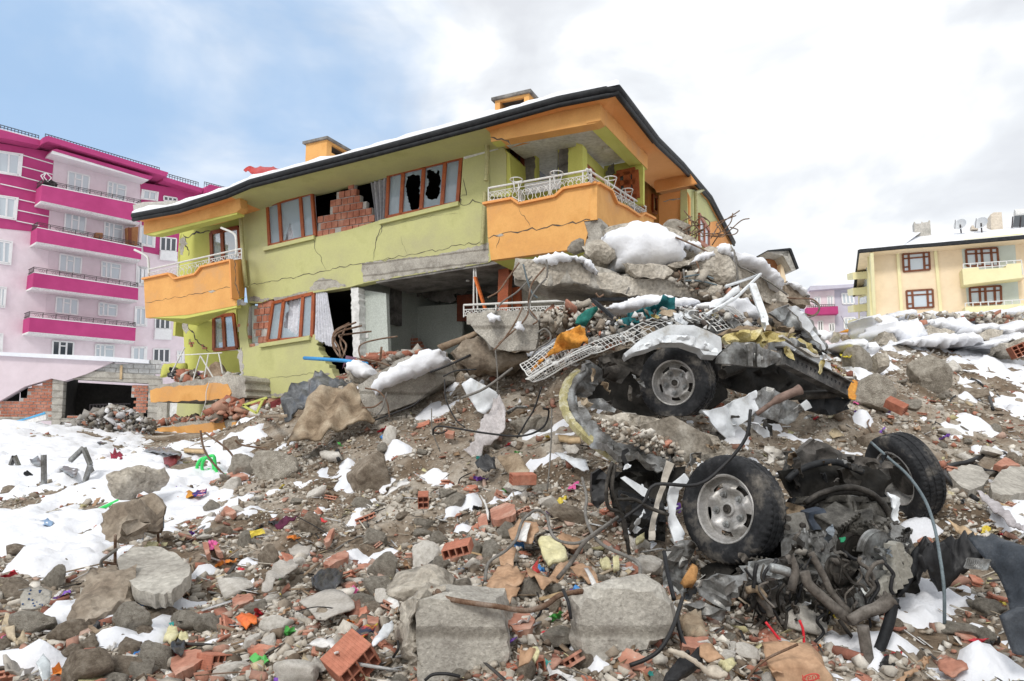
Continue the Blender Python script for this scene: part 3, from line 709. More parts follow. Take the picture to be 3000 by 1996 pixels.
def chimney(plane,q,dep,slot,parent,side='left'):
 mb=MB();plane.prism(mb,q,[],0,-dep);o=mb.build('chimney',M_orange,parent)
 qs=[plane.st(*p)for p in q]
 top=[plane.pt(*qs[0]),plane.pt(*qs[1])];mb=MB()
 c=(top[0]+top[1])/2-plane.n*dep/2+Vector((0,0,.03));mb.box(c,plane.a*((top[1]-top[0]).length/2+.07),plane.up*.035,plane.n*(dep/2+.08));mb.build('chimney_cap',M_soot,o)
 return o
Ac=A.off(-.8)
def hollow_chimney(q,dep,vent_front,vent_side,pl):
 qs=[pl.st(*p)for p in q];s0_,s1_=(qs[0][0]+qs[3][0])/2,(qs[1][0]+qs[2][0])/2;t1_=(qs[0][1]+qs[1][1])/2;t0_=min(qs[2][1],qs[3][1])-.5
 w_=.1;mb=MB();H=t1_-t0_;vt=.30
 f=pl.pt
 for nm,lst in(('f',1),('b',1)):
  o0=0 if nm=='f' else-dep+w_
  if nm=='f' and vent_front:
   pl.prism(mb,[(s0_,t0_),(s1_,t0_),(s1_,t1_),(s0_,t1_)],[[(s0_+.13,t1_-vt),(s1_-.13,t1_-vt+.02),(s1_-.13,t1_-.07),(s0_+.13,t1_-.05)]],o0,o0-w_,st=True)
  else:pl.prism(mb,[(s0_,t0_),(s1_,t0_),(s1_,t1_),(s0_,t1_)],[],o0,o0-w_,st=True)
 for s_,sg in((s0_,1),(s1_,-1)):
  pq=Plane(f(s_,0,0),-pl.n)
  hs=[[(w_+.1,t1_-vt),(dep-.2,t1_-vt),(dep-.2,t1_-.06),(w_+.1,t1_-.06)]]if vent_side and s_==s1_ else[]
  a_=(w_+.001,dep-w_-.001)
  pq.prism(mb,[(a_[0],t0_),(a_[1],t0_),(a_[1],t1_),(a_[0],t1_)],[[(max(x,a_[0]+.05),y)for x,y in h]for h in hs],(w_ if sg<0 else 0)*0+(0 if sg<0 else 0),-w_ if s_==s1_ else w_,st=True)
 o=mb.build('chimney',M_orange,bld)
 mb=MB();mb.box(f((s0_+s1_)/2,t1_+.03,-dep/2),pl.a*((s1_-s0_)/2+.07),pl.up*.035,pl.n*(dep/2+.07));mb.build('chimney_cap',M_soot,o)
 mb=MB();mb.box(f((s0_+s1_)/2,t1_-.5,-dep/2),pl.a*((s1_-s0_)/2-.12),pl.up*.02,pl.n*(dep/2-.12));mb.build('flue_bottom',M_dark,o)
hollow_chimney([c2(1545,205),c2(1725,175),c2(1735,330),c2(1565,370)],1.3,False,True,A.off(-.6))
hollow_chimney([c3(782,172),c3(1010,118),c3(1010,175),c3(790,225)],.9,True,False,A.off(-.6))
patch('red_roof_sheet',[(*c2(1035,410),19),(*c2(1150,400),19.3),(*c2(1285,390),19.6),(*c2(1385,428),19.2),(*c2(1280,470),18.6),(*c2(1150,490),18.2),(*c2(1110,450),18.6)],mat('red_corrugated_metal',[(.42,.03,.03),(.55,.06,.05)],bump=.1,rough=.5),thick=.02,amp=.02,fold=((.3,.2,1),26,.03),step=9,label='torn red corrugated roof sheet sticking up behind the roof edge',cat='metal sheet',seed=3)
Plane(P(391,640,24),aA).poly('stone_parapet',[c1(1110,715),c1(1200,690),c1(1500,680),c1(1700,660),c1(1700,760),c1(1120,790)],M_mortar,None,front=0,back=-1.2,label='weathered stone parapet corner poking out behind the left roof end',cat='parapet')
def pipe(px,plane,off,r=.055,nm='downpipe',mt=M_pipe):
 mb=MB();mb.tube([plane.pt(*plane.st(*p),off)for p in px],r,8,smooth=0)
 return mb.build(nm,mt,bld,smooth=True,autos=50)
pipe([c1(1915,590),c1(1915,640),c1(2030,680),c1(2045,800),c1(2062,1100),c1(2090,1410)],A,.15)
mb=MB();p=A.off(.1)
mb.tube(A.off(.14).path([c1(2040,1390),c1(2075,1400)]),.03,6);mb.build('pipe_bracket',M_pipe,bld)
pipe([c3(685,310),c3(690,345),c3(765,390),c3(768,560),c3(760,720)],A,.25)
pipe([c3(735,780),c3(730,900),c3(722,1060),c3(718,1120)],A,.12,.05)
# ---- left balcony, upper
def fpoly(name,plane,px,mt,front=0,back=-.12,**kw):return plane.poly(name,px,mt,bld,front=front,back=back,**kw)
fpoly('balcony_beam',Ab,[c1(1200,865),c1(1245,810),c1(2000,640),c1(2012,740),c1(1975,775),c1(1200,960)],M_orange,0,-.25)
fpoly('beam_soffit',Ab,[c1(1200,958),c1(1975,772),c1(1975,790),c1(1290,965)],M_lime,-.02,-.27)
fpoly('bare_concrete_patch',Ab,jag([c1(1145,810),c1(1250,800),c1(1255,830),c1(1200,850),c1(1160,845)],4,2,seed=1),M_soot,.01,-.2)
BR=-.85
Ar=A.off(BR)
fpoly('loggia_wall',Ar,[c1(1500,1000),c1(1530,900),c1(1600,870),c1(2010,780),c1(2040,800),c1(2040,1260),c1(1500,1330),c1(1490,1150)],M_lime,0,-.2,holes=[[c1(1755,935),c1(2010,885),c1(2035,1240),c1(1765,1240)]])
Plane(Ar.pt(*Ar.st(*c1(1515,1000))),-A.n).poly('side_wall',[(0,-3),(1.8,-3),(1.8,.25),(0,.25)],M_lime,bld,front=0,back=-.1,st=True)
crackline(Ar,[c1(1530,960),c1(1570,990),c1(1640,940),c1(1700,945),c1(1760,935)],bld,.12,0,4)
crackline(Ar,[c1(1545,980),c1(1550,1060),c1(1580,1100),c1(1575,1140)],bld,.08,0,5)
bare(Ar,[c1(1505,1000),c1(1530,980),c1(1570,1040),c1(1540,1060),c1(1530,1140),c1(1505,1130)],12)
window(Ar,[c1(1760,940),c1(2010,890),c1(2030,1240),c1(1770,1240)],bld,bars=(.40,),off=.02,fw=.11,fm=M_wood,label='brown balcony door and window of the left upper loggia')
fpoly('loggia_ceiling',A.off(BR+1.4),[c1(1500,915),c1(1975,790),c1(2010,800),c1(1600,880),c1(1500,925)],M_white,0,-.05)
pl=[c1(1200,1335),c1(1420,1290),c1(1465,1335),c1(1640,1295),c1(1690,1235),c1(1935,1178),c1(1950,1500)]+[c4(895,380),c4(530,450),c4(200,475)]
fpoly('balcony_parapet',Ab,pl,M_orange,0,-.14)
pe=Plane(Ab.pt(*Ab.st(*c1(2040,1180))),-A.n)
x_,t_=Ab.st(*c1(2040,1180));_,tb_=Ab.st(*c4(975,360))
capl=[Ab.pt(*Ab.st(*p),-.05)for p in pl[:7]];mb=MB()
for a,b in zip(capl[:-1],capl[1:]):mb.bar(a,b,.05,.24,up=A.n)
mb.build('parapet_coping',M_orange2,bld)
xa,ta=Ab.st(*c1(1935,1178));xb_,tb_=Ab.st(*c4(895,380));xc,tc2=A.st(*c1(2058,1178));_,td=A.st(*c4(975,362))
mb=MB();V=[];F=[]
for i in range(9):
 t=i/8;q=Vector((0,0,0));a_=t*math.pi/2;p0=Ab.pt(xa,0);p1=A.pt(xc,0);m_=p0+A.a*((p1-p0).dot(A.a))
 p=p0*(1-t)**2+m_*2*t*(1-t)+p1*t*t
 zt=Ab.pt(0,ta).z*(1-t)+A.pt(0,tc2).z*t;zb=Ab.pt(0,tb_).z*(1-t)+A.pt(0,td).z*t
 V+=[Vector((p.x,p.y,zt)),Vector((p.x,p.y,zb))]
F=[(2*i,2*i+1,2*i+3,2*i+2)for i in range(8)]
mb.add(V,F);mb.build('balcony_parapet',M_orange,bld,smooth=True)
fpoly('balcony_soffit',Ab,[c4(200,472),c4(530,448),c4(895,378),c4(895,395),c4(500,480),c4(430,478)],M_lime,-.01,-.14)
BR_=A.hit(*c4(972,362));mbq=MB();q0=Ab.st(*c4(200,474));q1=Ab.st(*c4(893,380));f=Ab.pt
mbq.add([f(q0[0],q0[1]+.02,-.01),f(q1[0],q1[1]+.02,-.01),BR_,f(q0[0],q0[1]+.02,-BO-.85),f(q0[0],q0[1]+.2,-.15),f(q1[0],q1[1]+.2,-.15),BR_+Vector((0,0,.18)),f(q0[0],q0[1]+.2,-BO-.85)],[(0,3,2,1),(4,5,6,7),(0,4,7,3),(0,1,5,4)]);mbq.build('balcony_slab',M_lime,bld)
crackline(Ab,[c4(880,35),c4(890,120),c4(885,210),c4(905,260),c4(920,320)],bld,.06,0,6)
crackline(Ab,[c4(200,355),c4(400,325),c4(560,295),c4(690,270),c4(870,235)],bld,.03,0,7)
bare(Ab,[c4(680,272),c4(710,263),c4(740,270),c4(700,285)],14,st=5,am=1)
bare(Ab,[c4(900,345),c4(930,335),c4(975,355),c4(970,375),c4(905,380)],15,M_soot,.01,st=5)
scrollrail(Ab,[c1(1225,1250),c1(2000,1075)],[c1(1225,1320),c1(1420,1280),c1(1465,1320),c1(1640,1285),c1(1690,1225),c1(2000,1165)],-.07,bld,n=12,label='white scrollwork railing of the left balcony')
def bentpost(px,plane,off):
 mb=MB();mb.tube([plane.pt(*plane.st(*p),off)for p in px],.032,8,smooth=5);return mb.build('rail_post',M_rail,bld,smooth=True)
bentpost([c1(1225,1300),c1(1220,1180),c1(1200,1135),c1(1105,1085)],Ab,-.07)
bentpost([c1(1955,1140),c1(1955,1010),c1(1935,950),c1(1830,900)],Ab,-.07)
# ---- storey below on the left
fpoly('loggia_wall',Ar,[c4(485,490),c4(510,450),c4(890,385),c4(905,560),c4(925,905),c4(505,870),c4(495,690)],M_lime,0,-.2,holes=[[c4(720,455),c4(884,435),c4(910,720),c4(720,735)]])
window(Ar,[c4(722,455),c4(886,435),c4(915,715),c4(722,735)],bld,bars=(.48,),off=.02,fw=.1,label='brown framed window of the left middle loggia')
crackline(Ar,[c4(535,460),c4(520,540),c4(570,590),c4(580,640),c4(640,690),c4(690,735)],bld,.10,0,8)
bare(Ar,[c4(480,490),c4(535,455),c4(520,530),c4(535,570),c4(510,600),c4(485,560)],16)
bare(Ar,[c4(610,445),c4(680,430),c4(785,440),c4(700,455),c4(630,462)],17,st=6)
brickwork(Ar,[c4(530,640),c4(560,660),c4(590,680),c4(540,700)],bld,bw=.1,bh=.08,off=.03,dep=.03)
brickwork(Ar,[c4(610,680),c4(650,685),c4(700,735),c4(640,710)],bld,bw=.1,bh=.08,off=.03,dep=.03)
fpoly('broken_wall_edge',A,jag([c4(905,720),c4(935,700),c4(955,900),c4(925,910)],8,4,seed=8),M_mortar,.01,-.5)
fpoly('fallen_balcony_slab',Ab,jag([c4(230,1000),c4(840,910),c4(955,930),c4(965,1085),c4(850,1100),c4(240,1118)],9,3,seed=9),M_conc,-.02,-1.5)
fpoly('orange_fascia',Ab,jag([c4(235,1030),c4(330,1005),c4(600,990),c4(700,975),c4(825,980),c4(850,1030),c4(845,1095),c4(500,1110),c4(240,1122)],12,3,seed=10),M_orange,.004,-.02)
fpoly('ground_storey_wall',Ar,[c4(455,1125),c4(840,1100),c4(840,1260),c4(440,1260)],M_green,.05,-.2)
fpoly('collapsed_slab',Ab.off(.25),jag([c4(150,1330),c4(500,1275),c4(850,1255),c4(900,1262),c4(890,1340),c4(800,1420),c4(160,1440)],10,3,seed=12),M_conc,-.02,-1.6)
fpoly('orange_fascia',Ab.off(.25),jag([c4(145,1345),c4(300,1320),c4(560,1290),c4(800,1272),c4(810,1310),c4(790,1370),c4(540,1420),c4(155,1445)],12,3,seed=13),M_orange,.004,-.02)
fpoly('orange_fascia',Ab.off(.25),jag([c4(862,1275),c4(897,1268),c4(893,1345),c4(862,1350)],8,2,seed=14),M_orange,.004,-.02)
fpoly('plinth_wall',A.off(.9),[c4(900,1262),c4(1250,1240),c4(1250,1420),c4(900,1420)],M_green,0,-.3)
fpoly('column',Ar,[c4(290,1120),c4(430,1120),c4(420,1300),c4(300,1300)],M_white,-.4,-.6)
fpoly('column',Ar,[c4(225,1090),c4(300,1095),c4(290,1290),c4(215,1290)],M_conc,-.3,-.6)
# ---- corner balcony, upper
cb=[c3(730,850),c3(900,815),c3(950,850),c3(1185,800),c3(1240,750),c3(1457,712)]
low=[c3(1457,905),c3(1350,965),c3(1395,1080),c3(1350,1140),c3(760,1215),c3(735,1060)]
fpoly('balcony_parapet',Ab,cb+[c3(1457,950),c3(1370,962),c3(1395,1040),c3(1370,1138),c3(760,1218),c3(738,1060)],M_orange,0,-.14)
fpoly('bare_concrete_patch',Ab,jag([c3(1350,965),c3(1480,945),c3(1480,1110),c3(1360,1145),c3(1395,1060)],8,4,seed=21),M_conc,-.02,-.5)
mb=MB();cp_=[Ab.pt(*Ab.st(*p),-.05)for p in[c3(712,850)]+cb[1:]]
for a,b in zip(cp_[:-1],cp_[1:]):mb.bar(a,b,.05,.24,up=A.n)
mb.build('parapet_coping',M_orange2,bld)
Bb=Plane(KB,dB)
sd_=[c3(1457,712),c3(1540,760),c3(1575,840),c3(1640,870),c3(1730,930),c3(1760,910),c3(1830,945)]
Bb.poly('balcony_parapet',sd_+[c3(1830,1080),c3(1550,1000),c3(1490,965),c3(1457,950)],M_orange,bld,front=0,back=-.14)
mb=MB();cp_=[Bb.pt(*Bb.st(*p),-.05)for p in sd_]
for a,b in zip(cp_[:-1],cp_[1:]):mb.bar(a,b,.05,.24,up=Bb.n)
mb.build('parapet_coping',M_orange2,bld)
crackline(Ab,[c3(730,1070),c3(830,1045),c3(1000,1020),c3(1200,990),c3(1350,965),c3(1440,950)],bld,.06,0,31)
crackline(Ab,[c3(945,865),c3(960,920),c3(990,950),c3(1020,1000)],bld,.02,0,32)
crackline(Ab,[c3(815,1060),c3(810,1100),c3(795,1140)],bld,.025,0,33)
bare(Ab,[c3(790,1055),c3(830,1043),c3(845,1055),c3(810,1065)],34,st=4,am=1)
scrollrail(Ab,[c3(733,738),c3(1412,615)],[c3(733,830),c3(900,805),c3(950,840),c3(1180,790),c3(1240,740),c3(1412,705)],-.07,bld,n=13,label='white scrollwork railing on the front of the corner balcony')
scrollrail(Bb,[c3(1412,615),c3(1795,865)],[c3(1440,705),c3(1540,755),c3(1575,830),c3(1640,860),c3(1795,940)],-.07,bld,n=16,label='white scrollwork railing running back along the short side')
def ring(p,r=.13):
 mb=MB();mb.tube([Vector(p)+Vector((math.cos(t)*r,math.sin(t)*r,0))for t in[i/14*6.283 for i in range(15)]],.012,5)
 for t in(0,2.1,4.2):mb.tube([Vector(p)+Vector((math.cos(t)*r,math.sin(t)*r,0)),Vector(p)+Vector((math.cos(t)*r*.5,math.sin(t)*r*.5,-.2)),Vector(p)+Vector((0,0,-.26))],.009,4)
 return mb.build('flowerpot_ring',M_rail,bld)
for q,pl_ in((c3(925,688),Ab),(c3(1190,645),Ab),(c3(1545,680),Bb),(c3(1655,758),Bb)):ring(pl_.off(.05).hit(*q))
Kt=Ab.st(*c3(1480,190))
fpoly('balcony_beam',Ab,[c3(750,335),c3(1480,187),c3(1480,300),c3(1440,318),c3(760,440)],M_orange,0,-.3)
Bt=Plane(Ab.pt(*Kt),dB)
Bt.poly('balcony_beam',[c3(1480,187),c3(1790,530),c3(1790,620),c3(1480,298)],M_orange,bld,front=0,back=-.3)
mb=MB()
def edge(px,pl_,o):return pl_.pt(*pl_.st(*px),o)
mb.add([edge(c3(760,441),Ab,-.01),edge(c3(1480,300),Ab,-.01),edge(c3(1480,300),Ab,-.3)-aA*.3,edge(c3(760,441),Ab,-.3),edge(c3(1790,622),Bt,-.01),edge(c3(1790,622),Bt,-.32)],[(0,3,2,1),(1,2,5,4)]);mb.build('beam_soffit',M_lime,bld)
z_=edge(c3(1480,300),Ab,0).z;zl=edge(c3(760,441),Ab,0).z;zr=edge(c3(1790,622),Bt,0).z
o1=edge(c3(760,441),Ab,-.3);o2=edge(c3(1480,300),Ab,-.3);o3=edge(c3(1790,622),Bt,-.3);o4=o3-aA*4
o5=o1-A.n*4
MB().add([o1+Vector((0,0,.2)),o2+Vector((0,0,.2)),o3+Vector((0,0,.2)),Vector((o5.x,o5.y,zl+.4))],[(0,3,2,1)]).build('loggia_ceiling',M_white,bld)
crackline(Ab,[c3(755,410),c3(800,425),c3(850,430),c3(890,460)],bld,.06,0,35)
Aq=A.off(-.9)
fpoly('loggia_wall',Aq,[c3(780,470),c3(975,425),c3(1000,420),c3(1270,370),c3(1365,350),c3(1365,500),c3(1365,830),c3(730,880),c3(760,600)],M_lime,0,-.2,holes=[[c3(897,480),c3(972,510),c3(975,790),c3(900,800)],[c3(1055,520),c3(1200,485),c3(1200,680),c3(1060,700)]])
fpoly('wall_return',A,[c3(755,480),c3(845,480),c3(860,520),c3(860,800),c3(745,800)],M_green,.0,-.25)
fpoly('wall_return',A,[c3(845,480),c3(880,520),c3(890,700),c3(890,790),c3(850,800)],M_lime,-.02,-.9)
bare(Aq,[c3(1030,500),c3(1060,460),c3(1130,410),c3(1260,385),c3(1362,372),c3(1335,450),c3(1270,480),c3(1150,495),c3(1050,515),c3(1050,690),c3(985,690),c3(975,520)],41,M_soot)
bare(Aq,[c3(1205,480),c3(1262,470),c3(1270,640),c3(1205,690)],42,M_soot)
wavy(Aq,(c3(1190,490),c3(1225,485)),(c3(1175,670),c3(1240,640)),-.1,M_gcurtain,bld,waves=3,amp=.04,seed=12)
window(Aq,[c3(897,482),c3(972,512),c3(975,790),c3(900,800)],bld,bars=(.35,),hbars=((0,1,.4),),off=.0,fw=.1,fm=M_dwood,glass=M_gdark,name='balcony_door',label='dark brown balcony door standing ajar')
Acol=A.off(-.2)
fpoly('loggia_column',Acol,[c3(1270,500),c3(1325,460),c3(1325,720),c3(1262,735)],M_lime,0,-.3)
fpoly('loggia_column',Acol,[c3(1322,450),c3(1363,460),c3(1366,715),c3(1322,720)],M_lime,.02,-.3)
Bs=Plane(Aq.pt(*Aq.st(*c3(1365,560))),dB)
Bs.poly('loggia_wall',[c3(1362,480),c3(1505,620),c3(1505,830),c3(1362,830)],M_lime,bld,front=0,back=-.15,holes=[[c3(1367,570),c3(1440,640),c3(1440,800),c3(1367,800)]])
window(Bs,[c3(1367,570),c3(1440,640),c3(1440,800),c3(1367,800)],bld,fm=M_wood,fw=.09,glass=M_gdark,off=.0)
Ad=Plane(Bs.pt(*Bs.st(*c3(1505,640))),aA)
Ad.poly('loggia_wall',[c3(1503,600),c3(1725,560),c3(1760,600),c3(1760,850),c3(1503,850)],M_lime,bld,front=0,back=-.15)
window(Ad,[c3(1575,640),c3(1725,608),c3(1735,830),c3(1585,830)],bld,hbars=((0,1,.42),),bars=(.55,),off=.04,fw=.16,fm=M_wood,glass=M_gdark)
Ad.poly('bare_concrete_patch',jag([c3(1515,660),c3(1530,620),c3(1570,580),c3(1575,640),c3(1560,665)],5,2,seed=50),M_soot,bld,front=.05,back=0)
lp=(o1+o2+o3)/3;pc=Ad.hit(*c3(1537,477))
mb=MB();cz=Plane((0,0,0),(1,0,0));pz=P(*c3(1537,477),15.2)
mb.tube([pz+Vector((0,0,.02)),pz,pz-Vector((0,0,.07))],[.17,.17,.12],14);mb.build('ceiling_lamp',M_white,bld)
fpoly('white_board',Aq.off(.5),[c3(840,800),c3(965,755),c3(975,830),c3(900,820)],M_white,0,-.03)
fpoly('white_board',Aq.off(.6),[c3(980,715),c3(1215,680),c3(1215,745),c3(985,790)],M_white,0,-.03)
# ---- short side beyond the corner balcony
Bw=Plane(KB-aA*.9,dB)
Bw.poly('side_wall',[c3(1790,620),c3(1880,700),c3(1880,1500),c3(1790,1500)],M_orange2,bld,front=0,back=-.2)
window(Bw,[c3(1815,780),c3(1845,800),c3(1845,920),c3(1815,900)],bld,fw=.1,off=.03,glass=M_gdark)
Aw2=Plane(P(*c3(1880,900),20.0),aA)
Aw2.poly('wing_wall',[c3(1865,790),c3(2045,755),c3(2065,800),c3(2065,1500),c3(1865,1500)],M_orange2,bld,front=0,back=-.2)
Bx=Plane(Aw2.hit(*c3(2055,900)),dB)
Bx.poly('wing_wall',[c3(2050,750),c3(2140,760),c3(2200,850),c3(2290,1000),c3(2357,1160),c3(2357,1500),c3(2050,1500)],M_green,bld,front=0,back=-.2)
Bx.poly('wing_wall',[c3(2195,970),c3(2240,960),c3(2330,1110),c3(2345,1250),c3(2195,1250)],M_orange2,bld,front=.02,back=0)
window(Bx,[c3(2115,910),c3(2185,1020),c3(2185,1150),c3(2115,1100)],bld,bars=(.5,),fw=.14,off=.05,glass=M_gblind)
Aw2.poly('eave_box',[c3(1800,545),c3(1935,640),c3(1938,710),c3(1800,690)],M_green,bld,front=1.6,back=1.2)
Aw2.poly('wing_soffit',[c3(1850,740),c3(1900,640),c3(2030,600),c3(2130,740),c3(2045,757),c3(1865,795)],M_orange2,bld,front=.4,back=.3)
crackline(Aw2,[c3(1890,835),c3(1960,820),c3(2030,810)],bld,.10,0,51,M_conc)
mb=MB();mb.tube([Bx.pt(*Bx.st(*p),.12)for p in[c3(2140,755),c3(2080,780),c3(2082,960),c3(2082,1100)]],.06,6);mb.build('downpipe',M_pipe,bld)
scrollrail(Ab,[c3(570,1510),c3(1240,1480)],[c3(570,1590),c3(1240,1560)],-.07,bld,n=12,label='white railing of the crushed lower corner balcony')
fpoly('collapsed_slab',Ab,[c3(600,1565),c3(1300,1550),c3(1300,1640),c3(600,1640)],M_conc,0,-2.5)
fpoly('corner_column',A.off(-1.2),[c3(960,1240),c3(1350,1170),c3(1350,1560),c3(960,1560)],M_conc,0,-.3)
mbf=MB();mbf.add([Ab.pt(*Ab.st(*c3(760,1217)),-.01),Ab.pt(*Ab.st(*c3(1457,1120)),-.01),Ab.pt(*Ab.st(*c3(1457,1120)),-2.4),Ab.pt(*Ab.st(*c3(760,1217)),-2.4)],[(0,3,2,1)]);mbf.build('balcony_soffit',M_lime,bld)
# -------- pink block on the left
M_pink=mat('pale_pink_render',[(.74,.63,.67),(.79,.69,.73)],scale=.25,bump=.03,rough=.9)
M_lilac=mat('grey_pink_render',[(.67,.57,.61),(.72,.62,.66)],scale=.25,bump=.03,rough=.9)
M_mag=mat('magenta_render',[(.41,.045,.165),(.49,.065,.21)],scale=.2,bump=.03,rough=.9)
M_pvc=mat('white_window_plastic',[(.76,.76,.76),(.82,.82,.82)],scale=1,bump=.0,rough=.5)
M_iron=mat('black_iron',[(.035,.03,.035),(.07,.06,.06)],scale=6,bump=.1,rough=.6)
aP=Vector((.656,.755,0)).normalized()
PP=Plane((-30.8,44,1.7),aP)
pk=empty('pink_apartment_block',P(150,1120,44),'pale pink and magenta five-storey block with long balconies','building')
def pp(name,px,mt,front,back,pl_=PP,parent=None,**kw):return pl_.poly(name,px,mt,parent or pk,front=front,back=back,**kw)
pp('wall',seq(D,-60,330,320,420,490,450,490,1040,-60,1040),M_pink,0,-8)
pp('magenta_band',seq(D,-60,320,125,352,118,430,107,560,100,536,-60,520),M_mag,.03,.005)
pp('magenta_band',seq(D,322,420,480,447,480,610,330,580),M_mag,.03,.005)
pp('recessed_wall',seq(D,124,360,327,408,318,640,310,795,102,780),M_lilac,.02,.004)
for a,b in[((20,455),(155,515))]:pass
for x0,y0,x1,y1 in[(185,300,440,375),(180,395,435,462),(170,480,350,527),(0,540,325,612),(155,670,410,726),(145,760,405,814),(135,850,325,888)]:
 a=PP.st(*c1(x0,y0));b=PP.st(*c1(x1,y1));MB().bar(PP.pt(*a,.04),PP.pt(*b,.04),.06,.08,up=PP.n).build('white_stripe',M_pvc,pk)
def eavebox(px,o,name='eave'):
 pp(name,px,M_mag,o,-3)
eavebox([c1(-200,80),c1(0,125),c1(300,205),c1(300,250),c1(-200,150)],.9)
eavebox([c1(300,205),c1(345,190),c1(1335,485),c1(1320,520),c1(345,235),c1(300,250)],1.5)
eavebox([c1(1320,500),c1(1655,600),c1(1645,635),c1(1320,535)],.9)
eavebox([c1(1655,605),c1(1680,580),c1(2100,680),c1(2100,720),c1(1655,640)],1.5)
pp('eave_soffit',[c1(380,300),c1(420,290),c1(1220,515),c1(1190,540)],M_mag,1.3,0)
pp('eave_soffit',[c1(375,325),c1(390,300),c1(1215,520),c1(1180,545)],M_pvc,1.25,0)
fm_=MB()
def fence(px0,px1,o,n):
 a=PP.off(o).st(*px0);b=PP.off(o).st(*px1);f=lambda t,h:PP.off(o).pt(a[0]+(b[0]-a[0])*t,a[1]+(b[1]-a[1])*t+h+.36)
 mb=MB();mb.bar(f(0,0),f(1,0),.04);mb.bar(f(0,-.14),f(1,-.14),.03)
 for i in range(n+1):mb.bar(f(i/n,.02),f(i/n,-.38),.03)
 mb.build('snow_guard_rail',M_iron,pk)
fence(c1(-150,50),c1(320,180),.7,16);fence(c1(375,165),c1(1330,445),1.3,40);fence(c1(1345,480),c1(1655,565),.7,14);fence(c1(1705,560),c1(1900,610),1.3,10)
for px in([c1(-150,70),c1(300,190),c1(300,203),c1(-150,95)],[c1(350,180),c1(1335,470),c1(1335,484),c1(350,192)]):
 PP.poly('roof_snow',px,M_snow2,None,front=.75,back=-2,label='thin snow line on the roof edge of the pink block',cat='snow',group='snow on the pink block roof')
Pb=PP.off(1.4)
for i,q in enumerate([[c1(352,548),c1(1180,715),c1(1170,860),c1(342,680)],[c1(312,905),c1(1182,1075),c1(1178,1172),c1(305,1022)],[c1(283,1280),c1(1155,1410),c1(1153,1510),c1(272,1400)],[c6(228,78),c6(1040,158),c6(1035,260),c6(220,188)]]):
 bq=pp('balcony',q,M_mag,0,-1.4,pl_=Pb)
 qq=[Pb.st(*p)for p in q]
 mb=MB();f=Pb.pt
 mb.add([f(*qq[3],-.0),f(*qq[2],-.0),f(*qq[2],-1.4),f(*qq[3],-1.4)]+[f(qq[3][0],qq[3][1]-.12,-.25),f(qq[2][0],qq[2][1]-.12,-.25),f(qq[2][0],qq[2][1]-.12,-1.4),f(qq[3][0],qq[3][1]-.12,-1.4)],[(0,4,5,1),(4,7,6,5),(0,3,7,4),(1,5,6,2)]);mb.build('balcony_soffit',M_white,bq)
 mb=MB();mb.bar(f(qq[0][0],qq[0][1]+.02,-.1),f(qq[1][0],qq[1][1]+.02,-.1),.22,.05,up=(0,0,1));mb.build('balcony_coping',M_pvc,bq)
 mb=MB();L0,L1=qq[0],qq[1];hgt=.38
 for h in(hgt,.04,hgt*.75):mb.bar(f(L0[0],L0[1]+h,-.1),f(L1[0],L1[1]+h,-.1),.03)
 n=26
 for j in range(n+1):
  t=j/n;x=L0[0]+(L1[0]-L0[0])*t;y=L0[1]+(L1[1]-L0[1])*t
  if j%3==0:mb.bar(f(x,y,-.1),f(x,y+hgt,-.1),.03)
  elif j<n:
   mb.tube([f(x+(L1[0]-L0[0])/n*(k_/5)*1.0,y+.06+.2*abs(math.sin(k_/5*6.28+j)),-.1)for k_ in range(6)],.012,4)
 for x,y in(L0,L1):
  mb.bar(f(x,y+hgt,-.1),f(x,y+hgt,-1.3),.03);mb.bar(f(x,y+.1,-.1),f(x,y+.1,-1.3),.03)
  for k_ in range(6):mb.bar(f(x,y,-.1-.2*k_),f(x,y+hgt,-.1-.2*k_),.02)
 mb.build('balcony_railing',M_iron,bq)
def pwin(q,bars,hb=(),glass=None,surround=True,nm='window',pl_=PP):
 o=window(pl_,q,pk,bars=bars,hbars=hb,fm=M_pvc,glass=glass or M_gblind,fw=.09,off=.06,depth=.06,name=nm)
 if surround:
  cx=sum(p[0]for p in q)/4;cy=sum(p[1]for p in q)/4
  q2=[(cx+(p[0]-cx)*1.22+(2 if p[0]>cx else-1),cy+(p[1]-cy)*1.12)for p in q]
  pl_.poly('window_surround',q2,M_pvc,o,holes=[[(cx+(p[0]-cx)*1.02,cy+(p[1]-cy)*1.02)for p in q]],front=.10,back=.03)
 return o
b3=(.33,.66)
for q in([c1(565,430),c1(750,475),c1(738,640),c1(555,600)],[c1(540,778),c1(722,815),c1(710,960),c1(530,930)],[c1(495,1120),c1(685,1155),c1(675,1300),c1(485,1270)],[c1(465,1480),c1(655,1505),c1(650,1640),c1(455,1620)],[c6(398,255),c6(568,268),c6(560,385),c6(392,375)]):
 pwin(q,b3,hb=((.33,.66,.3),),surround=False,glass=M_gdark if q[0][1]>990 else M_gblind)
for q in([c1(898,515),c1(1055,555),c1(1045,690),c1(888,650)],[c1(870,850),c1(1028,885),c1(1020,1030),c1(862,1000)],[c1(843,1183),c1(1010,1212),c1(1000,1345),c1(840,1320)],[c1(820,1525),c1(982,1550),c1(975,1650),c1(815,1640)],[c6(726,282),c6(876,290),c6(872,408),c6(722,400)]):
 pwin(q,(.25,.5),hb=((0,.25,.28),(.5,1,.28)),surround=False)
